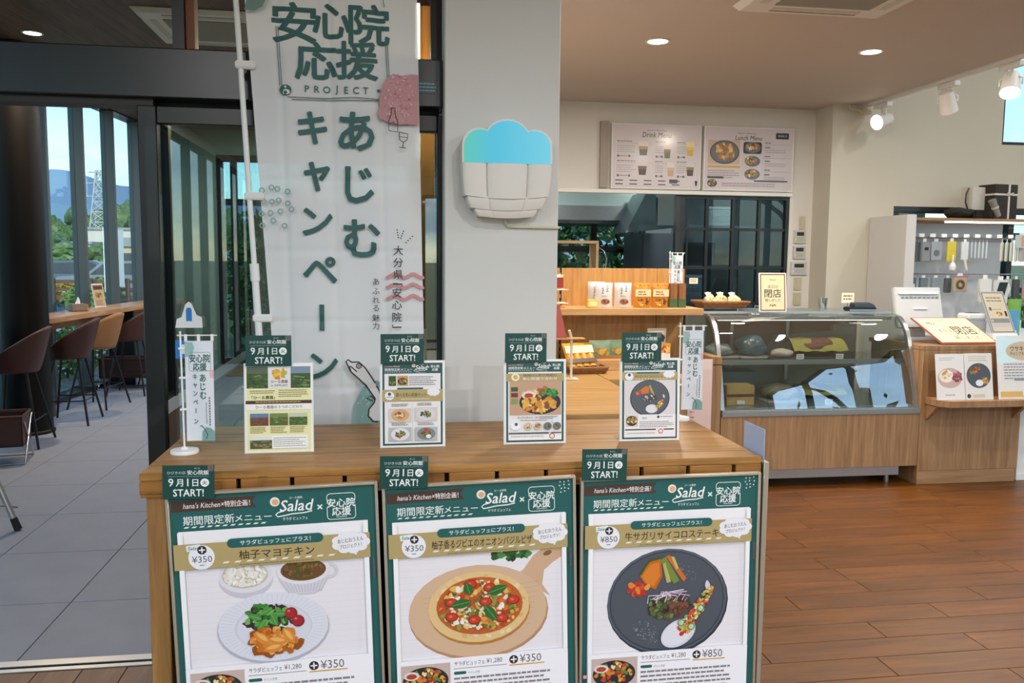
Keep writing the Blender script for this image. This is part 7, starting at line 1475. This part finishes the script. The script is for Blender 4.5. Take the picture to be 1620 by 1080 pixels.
# distant ridge
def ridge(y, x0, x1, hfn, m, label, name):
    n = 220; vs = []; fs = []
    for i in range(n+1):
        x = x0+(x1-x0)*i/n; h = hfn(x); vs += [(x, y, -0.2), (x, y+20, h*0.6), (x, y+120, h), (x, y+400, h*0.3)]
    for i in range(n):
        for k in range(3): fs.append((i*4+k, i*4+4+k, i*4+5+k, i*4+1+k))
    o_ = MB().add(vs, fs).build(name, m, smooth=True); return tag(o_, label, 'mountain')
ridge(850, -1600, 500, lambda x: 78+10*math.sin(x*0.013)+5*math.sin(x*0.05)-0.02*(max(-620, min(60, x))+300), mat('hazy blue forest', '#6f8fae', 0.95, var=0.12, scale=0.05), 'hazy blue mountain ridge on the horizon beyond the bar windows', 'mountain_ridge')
def leaves(name, parent, c, r, n, size, m, seed, droop=0.0):
    rd = random.Random(seed); mb = MB(); vs = []; fs = []
    for i in range(n):
        while True:
            p = Vector((rd.uniform(-1, 1), rd.uniform(-1, 1), rd.uniform(-1, 1)))
            if 0.15 < p.length < 1: break
        q = Vector((c[0]+p.x*r[0], c[1]+p.y*r[1], c[2]+p.z*r[2]))
        a = Vector((rd.gauss(0, 1), rd.gauss(0, 1), rd.gauss(0, 1)-droop)).normalized(); b = a.orthogonal().normalized()
        b.rotate(Matrix.Rotation(rd.uniform(0, 6.28), 3, a)); s_ = size*rd.uniform(0.6, 1.3); o_ = len(vs)
        vs += [q-a*s_, q+b*s_*0.42, q+a*s_, q-b*s_*0.42]; fs.append((o_, o_+1, o_+2, o_+3))
    mb.add(vs, fs); o_ = mb.build(name, m, parent); o_['kind'] = 'stuff'; return o_
def leafmat(name, c1, c2):
    if name in MATS: return MATS[name]
    m, n, l, b = pbsdf(name); tc = n.new('ShaderNodeTexCoord'); t_ = n.new('ShaderNodeTexNoise'); t_.inputs['Scale'].default_value = 2.5; t_.inputs['Detail'].default_value = 4
    r_ = n.new('ShaderNodeValToRGB'); r_.color_ramp.elements[0].color = lin(c1); r_.color_ramp.elements[1].color = lin(c2); r_.color_ramp.elements[0].position = 0.35; r_.color_ramp.elements[1].position = 0.65
    l.new(tc.outputs['Object'], t_.inputs['Vector']); l.new(t_.outputs['Fac'], r_.inputs['Fac']); l.new(r_.outputs['Color'], b.inputs['Base Color']); b.inputs['Roughness'].default_value = 0.5
    MATS[name] = m; return m
M_LEAF1 = leafmat('broad leaves', '#24482c', '#5d8a4e'); M_LEAF2 = leafmat('bright leaves', '#3f6a34', '#86ad62'); M_TRUNK = mat('bark', '#4a3c30', 0.9, var=0.3, scale=12); M_BLOBTREE = leafmat('far foliage', '#35502f', '#6b8a55')
def tree(x, y, h, r, label, n=2600, size=0.09, m=None, seed=1, group=None, trunk=0.10, base=-0.12, low=0.3):
    t = thing('leafy_tree', label, 'tree', (x, y, base), group=group); rd = random.Random(seed)
    MB().tube([(0, 0, 0), (0.08, 0.02, h*0.3), (-0.05, 0.05, h*0.6), (0.05, 0.0, h*0.85)], trunk, 10).build('trunk', M_TRUNK, t, smooth=True)
    for k in range(4):
        a = rd.uniform(0, 6.28); MB().tube([(0.0, 0.03, h*(0.35+0.1*k)), (r*0.4*math.cos(a), r*0.4*math.sin(a), h*(0.48+0.1*k)), (r*0.8*math.cos(a), r*0.8*math.sin(a), h*(0.55+0.1*k))], trunk*0.35, 7).build('branch', M_TRUNK, t, smooth=True)
    leaves('foliage', t, (0, 0, h*(0.5+low/2)), (r, r, h*(0.5-low/2)), n, size, m or M_LEAF1, seed); return t
# trees close behind the kitchen window
tree(2.15, 12.0, 4.2, 1.25, 'dense green tree outside the kitchen window, left of the mullion', 2300, 0.10, M_LEAF1, 3, low=-0.1)
tree(3.75, 12.6, 4.4, 1.35, 'dense green tree outside the kitchen window, right of the mullion', 2300, 0.10, M_LEAF1, 5, low=-0.1)
tree(2.9, 14.4, 4.8, 1.8, 'further green tree behind the two kitchen window trees', 1500, 0.13, M_LEAF2, 6, low=-0.1)
# shrubs outside the far cafe door
for k, (x, y, h, lb) in enumerate(((-2.0, 13.3, 2.3, 'tall green bamboo shrub outside the far cafe door, left one'), (-1.35, 13.5, 2.6, 'tall green bamboo shrub outside the far cafe door, middle one'), (-0.6, 13.4, 2.4, 'tall green bamboo shrub outside the far cafe door, right one'))):
    t = thing('bamboo_shrub', lb, 'shrub', (x, y, -0.12))
    for j in range(6): MB().tube([(0.08*math.cos(j), 0.08*math.sin(j), 0), (0.18*math.cos(j), 0.18*math.sin(j), h*0.6), (0.26*math.cos(j*1.3), 0.26*math.sin(j*1.3), h)], 0.012, 6).build('cane', mat('cane green', '#7f8a4e', 0.6), t, smooth=True)
    leaves('foliage', t, (0, 0, h*0.52), (0.42, 0.4, h*0.52), 1700, 0.075, M_LEAF2, 20+k, 0.6)
# shrubs just outside the bar windows, seen below the bar
for k in range(7):
    y = 6.4+0.95*k; t = thing('window_shrub', 'low green shrub outside the bar window seen under the bar', 'shrub', (wx(y)-0.75, y, -0.12), group='shrubs under the bar windows')
    MB().tube([(0, 0, 0), (0.02, 0.02, 0.4)], 0.02, 6).build('stem', M_TRUNK, t, smooth=True); leaves('foliage', t, (0, 0, 0.45), (0.34, 0.44, 0.42), 750, 0.05, M_LEAF2, 40+k)
# far trees, buildings, pylon, cars and fence beyond the bar windows
rd = random.Random(9)
for k in range(16):
    x = -150+8.2*k+rd.uniform(-2, 2); y = 300+rd.uniform(-25, 25); h = rd.uniform(13, 19)
    t = thing('far_tree', 'round green tree in the far wood below the ridge', 'tree', (x, y, 0), group='trees of the far wood')
    MB().cyl((0, 0, 0), (0, 0, h*0.3), 0.6, 0.4, n=8).build('trunk', M_TRUNK, t); mb = MB()
    for j in range(5): mb.blob((rd.uniform(-4, 4), rd.uniform(-2, 2), h*(0.45+0.1*j)), (5.5-0.5*j, 4, h*0.24), k*7+j, 0.22, 2)
    o_ = mb.build('crown', M_BLOBTREE, t, smooth=True); o_['kind'] = 'stuff'
for k in range(8):
    x = -46+3.4*k+rd.uniform(-1, 1); y = 82+rd.uniform(-6, 6); h = rd.uniform(2.6, 4.0)
    t = thing('roadside_tree', 'small round roadside tree before the pale buildings', 'tree', (x, y, -0.1), group='roadside trees')
    MB().cyl((0, 0, 0), (0, 0, h*0.5), 0.15, 0.1, n=8).build('trunk', M_TRUNK, t); mb = MB()
    for j in range(4): mb.blob((rd.uniform(-0.9, 0.9), rd.uniform(-0.6, 0.6), h*(0.45+0.12*j)), (1.3-0.12*j, 1.1, h*0.2), k*5+j, 0.22, 2)
    o_ = mb.build('crown', M_BLOBTREE, t, smooth=True); o_['kind'] = 'stuff'
M_FACADE = mat('pale facade', '#d9d6cc', 0.8); M_ROOFG = mat('grey roof', '#9aa2a8', 0.7); M_PANE = mat('dark window pane', '#46505a', 0.2)
def house(x, y, w, d, h, label, roof='flat', m=None):
    t = thing('pale_building', label, 'building', (x, y, -0.1)); MB().box(-w/2, w/2, 0, d, 0, h).build('walls', m or M_FACADE, t)
    if roof == 'flat': MB().box(-w/2-0.3, w/2+0.3, -0.3, d+0.3, h, h+0.35).build('roof', M_ROOFG, t)
    else: MB().prism([(-w/2-0.4, h), (w/2+0.4, h), (w/2-0.8, h+1.2), (-w/2+0.8, h+1.2)], lambda a, b, c: (a, c, b), -0.4, d+0.4).build('roof', M_ROOFG, t)
    n = int(w/2.2)
    for j in range(max(1, int(h/3))):
        for i in range(n): MB().box(-w/2+0.7+2.2*i, -w/2+1.9+2.2*i, -0.06, 0, 0.9+2.9*j, 2.1+2.9*j).build('window', M_PANE, t)
house(-46.5, 118, 16, 10, 3.2, 'long pale one-storey building behind the roadside trees, left'); house(-41, 134, 9, 9, 5.6, 'pale two-storey building rising behind the long low one', 'flat')
house(-31, 121, 10, 9, 3.0, 'pale low building with a hipped grey roof near the pylon', 'hip', mat('beige facade', '#cdbfa8', 0.8)); house(-62.5, 112, 12, 9, 3.4, 'pale low building at the far left beyond the fins', 'hip')
t = thing('lattice_pylon', 'pale lattice pylon rising between the bar window fins', 'pylon', (-62.8, 200, 0)); M_PYL = mat('pylon white', '#b9c3ca', 0.6); mb = MB()
H_ = 20.5
def leg_p(sx, sy, z): k = 2.6*(1-z/H_*0.8); return (sx*k, sy*k, z)
for sx in (-1, 1):
    for sy in (-1, 1): MB().tube([leg_p(sx, sy, 0), leg_p(sx, sy, H_)], 0.16, 5).build('leg', M_PYL, t)
for k in range(9):
    z0, z1 = H_*k/9, H_*(k+1)/9
    for s_ in (-1, 1): mb.tube([leg_p(-1, s_, z0), leg_p(1, s_, z1)], 0.1, 4).tube([leg_p(1, s_, z0), leg_p(-1, s_, z1)], 0.1, 4).tube([leg_p(s_, -1, z0), leg_p(s_, 1, z1)], 0.1, 4).tube([leg_p(-1, s_, z1), leg_p(1, s_, z1)], 0.1, 4)
mb.build('bracing', M_PYL, t)
for z, w in ((H_*0.72, 3.4), (H_*0.86, 2.8), (H_*0.98, 2.2)): MB().tube([(-w, 0, z), (w, 0, z)], 0.14, 5).build('cross_arm', M_PYL, t)
# cars
def car(x, y, rz, c, label):
    t = thing('parked_car', label, 'car', (x, y, -0.1), rz); m = mat('car '+c, c, 0.25, 0.2, coat=0.6)
    prof_ = [(-2.1, 0.35), (-2.1, 0.75), (-1.95, 0.92), (-1.0, 1.0), (-0.45, 1.46), (1.0, 1.48), (1.75, 1.0), (2.1, 0.9), (2.12, 0.35)]
    MB().prism(prof_, lambda a, b, c_: (a, c_, b), -0.85, 0.85).build('body', m, t, bevel=0.08)
    for s_ in (-0.862, 0.852): MB().prism([(-0.85, 1.0), (-0.4, 1.38), (0.95, 1.40), (1.5, 1.0)], lambda a, b, c_: (a, c_, b), s_, s_+0.01).build('side_window', M_PANE, t)
    for a in (-1.35, 1.35):
        for s_ in (-0.87, 0.70): MB().cyl((a, s_, 0.32), (a, s_+0.17, 0.32), 0.32, n=20).build('wheel', mat('tyre', '#1c1c1d', 0.8), t, smooth=True)
car(-11.6, 33, 0.2, '#5f7486', 'blue grey parked car seen between the second and third fins'); car(-9.3, 31.5, 0.15, '#8a98a4', 'silver parked car right of the blue grey one'); car(-14.9, 37, 0.1, '#c9cdd0', 'white parked car at the left beyond the fence')
t = thing('rail_fence', 'low brown rail fence across the car park', 'fence', (-10, 25.5, -0.1)); M_RAILW = mat('brown rail', '#6a5148', 0.8)
for k in range(9): MB().box(-4.4+1.0*k, -4.3+1.0*k, -0.05, 0.05, 0, 1.0).build('post', M_RAILW, t)
for z in (0.45, 0.68, 0.9): MB().box(-4.5, 4.6, 0.051, 0.09, z-0.05, z+0.05).build('rail', M_RAILW, t)
for k, (x, y, s_, m_) in enumerate(((-8.9, 28, 0.7, M_LEAF2), (-8.0, 24, 0.6, M_LEAF2), (-10.4, 29, 0.6, leafmat('yellow shrub leaves', '#8a7a2e', '#c9a93c')))):
    t = thing('car_park_shrub', ['green shrub beside the car park fence', 'spiky green shrub nearest the bar windows by the fence', 'yellow shrub between the parked cars and the fence'][k], 'shrub', (x, y, -0.1)); MB().cyl((0, 0, 0), (0, 0, 0.4), 0.05, n=6).build('stem', M_TRUNK, t); leaves('foliage', t, (0, 0, s_*0.7), (s_, s_*0.8, s_*0.7), 700, 0.10, m_, 70+k)
t = thing('roadside_banner', 'white roadside banner flag beyond the fourth fin', 'banner', (-7.65, 24.5, -0.1)); MB().cyl((0, 0, 0), (0, 0, 2.4), 0.015, n=8).build('pole', M_WHITEPL, t); MB().grid(lambda a, b: (0.02+0.5*a, 0.03*math.sin(4*a+3*b), 0.8+1.55*b), 6, 12).build('cloth', mat('flag white', '#aebac4', 0.8), t, smooth=True)
# two trees outside the right-hand windows, mirrored in the showcase glass
tree(12.5, -9.5, 6.5, 2.2, 'tree outside the right-hand shop windows, nearer the back wall', 30, 0.2, M_LEAF1, 11, trunk=0.2, low=0.35)
tree(13.5, -3.0, 6.0, 2.0, 'tree outside the right-hand shop windows, opposite the showcase', 30, 0.2, M_LEAF1, 12, trunk=0.2, low=0.35)
# green hedge outside the low right window
for k in range(3):
    t = thing('hedge_bush', ['green bush outside the low right window, left one', 'green bush outside the low right window, middle one', 'green bush outside the low right window, right one'][k], 'bush', (6.2+1.1*k, 9.6, -0.1)); MB().cyl((0, 0, 0), (0, 0, 0.5), 0.05, n=6).build('stem', M_TRUNK, t); leaves('foliage', t, (0, 0, 0.72), (0.75, 0.5, 0.72), 900, 0.08, M_LEAF2, 90+k)
bpy.data.objects.remove(_to, do_unlink=True); bpy.data.curves.remove(_tc)
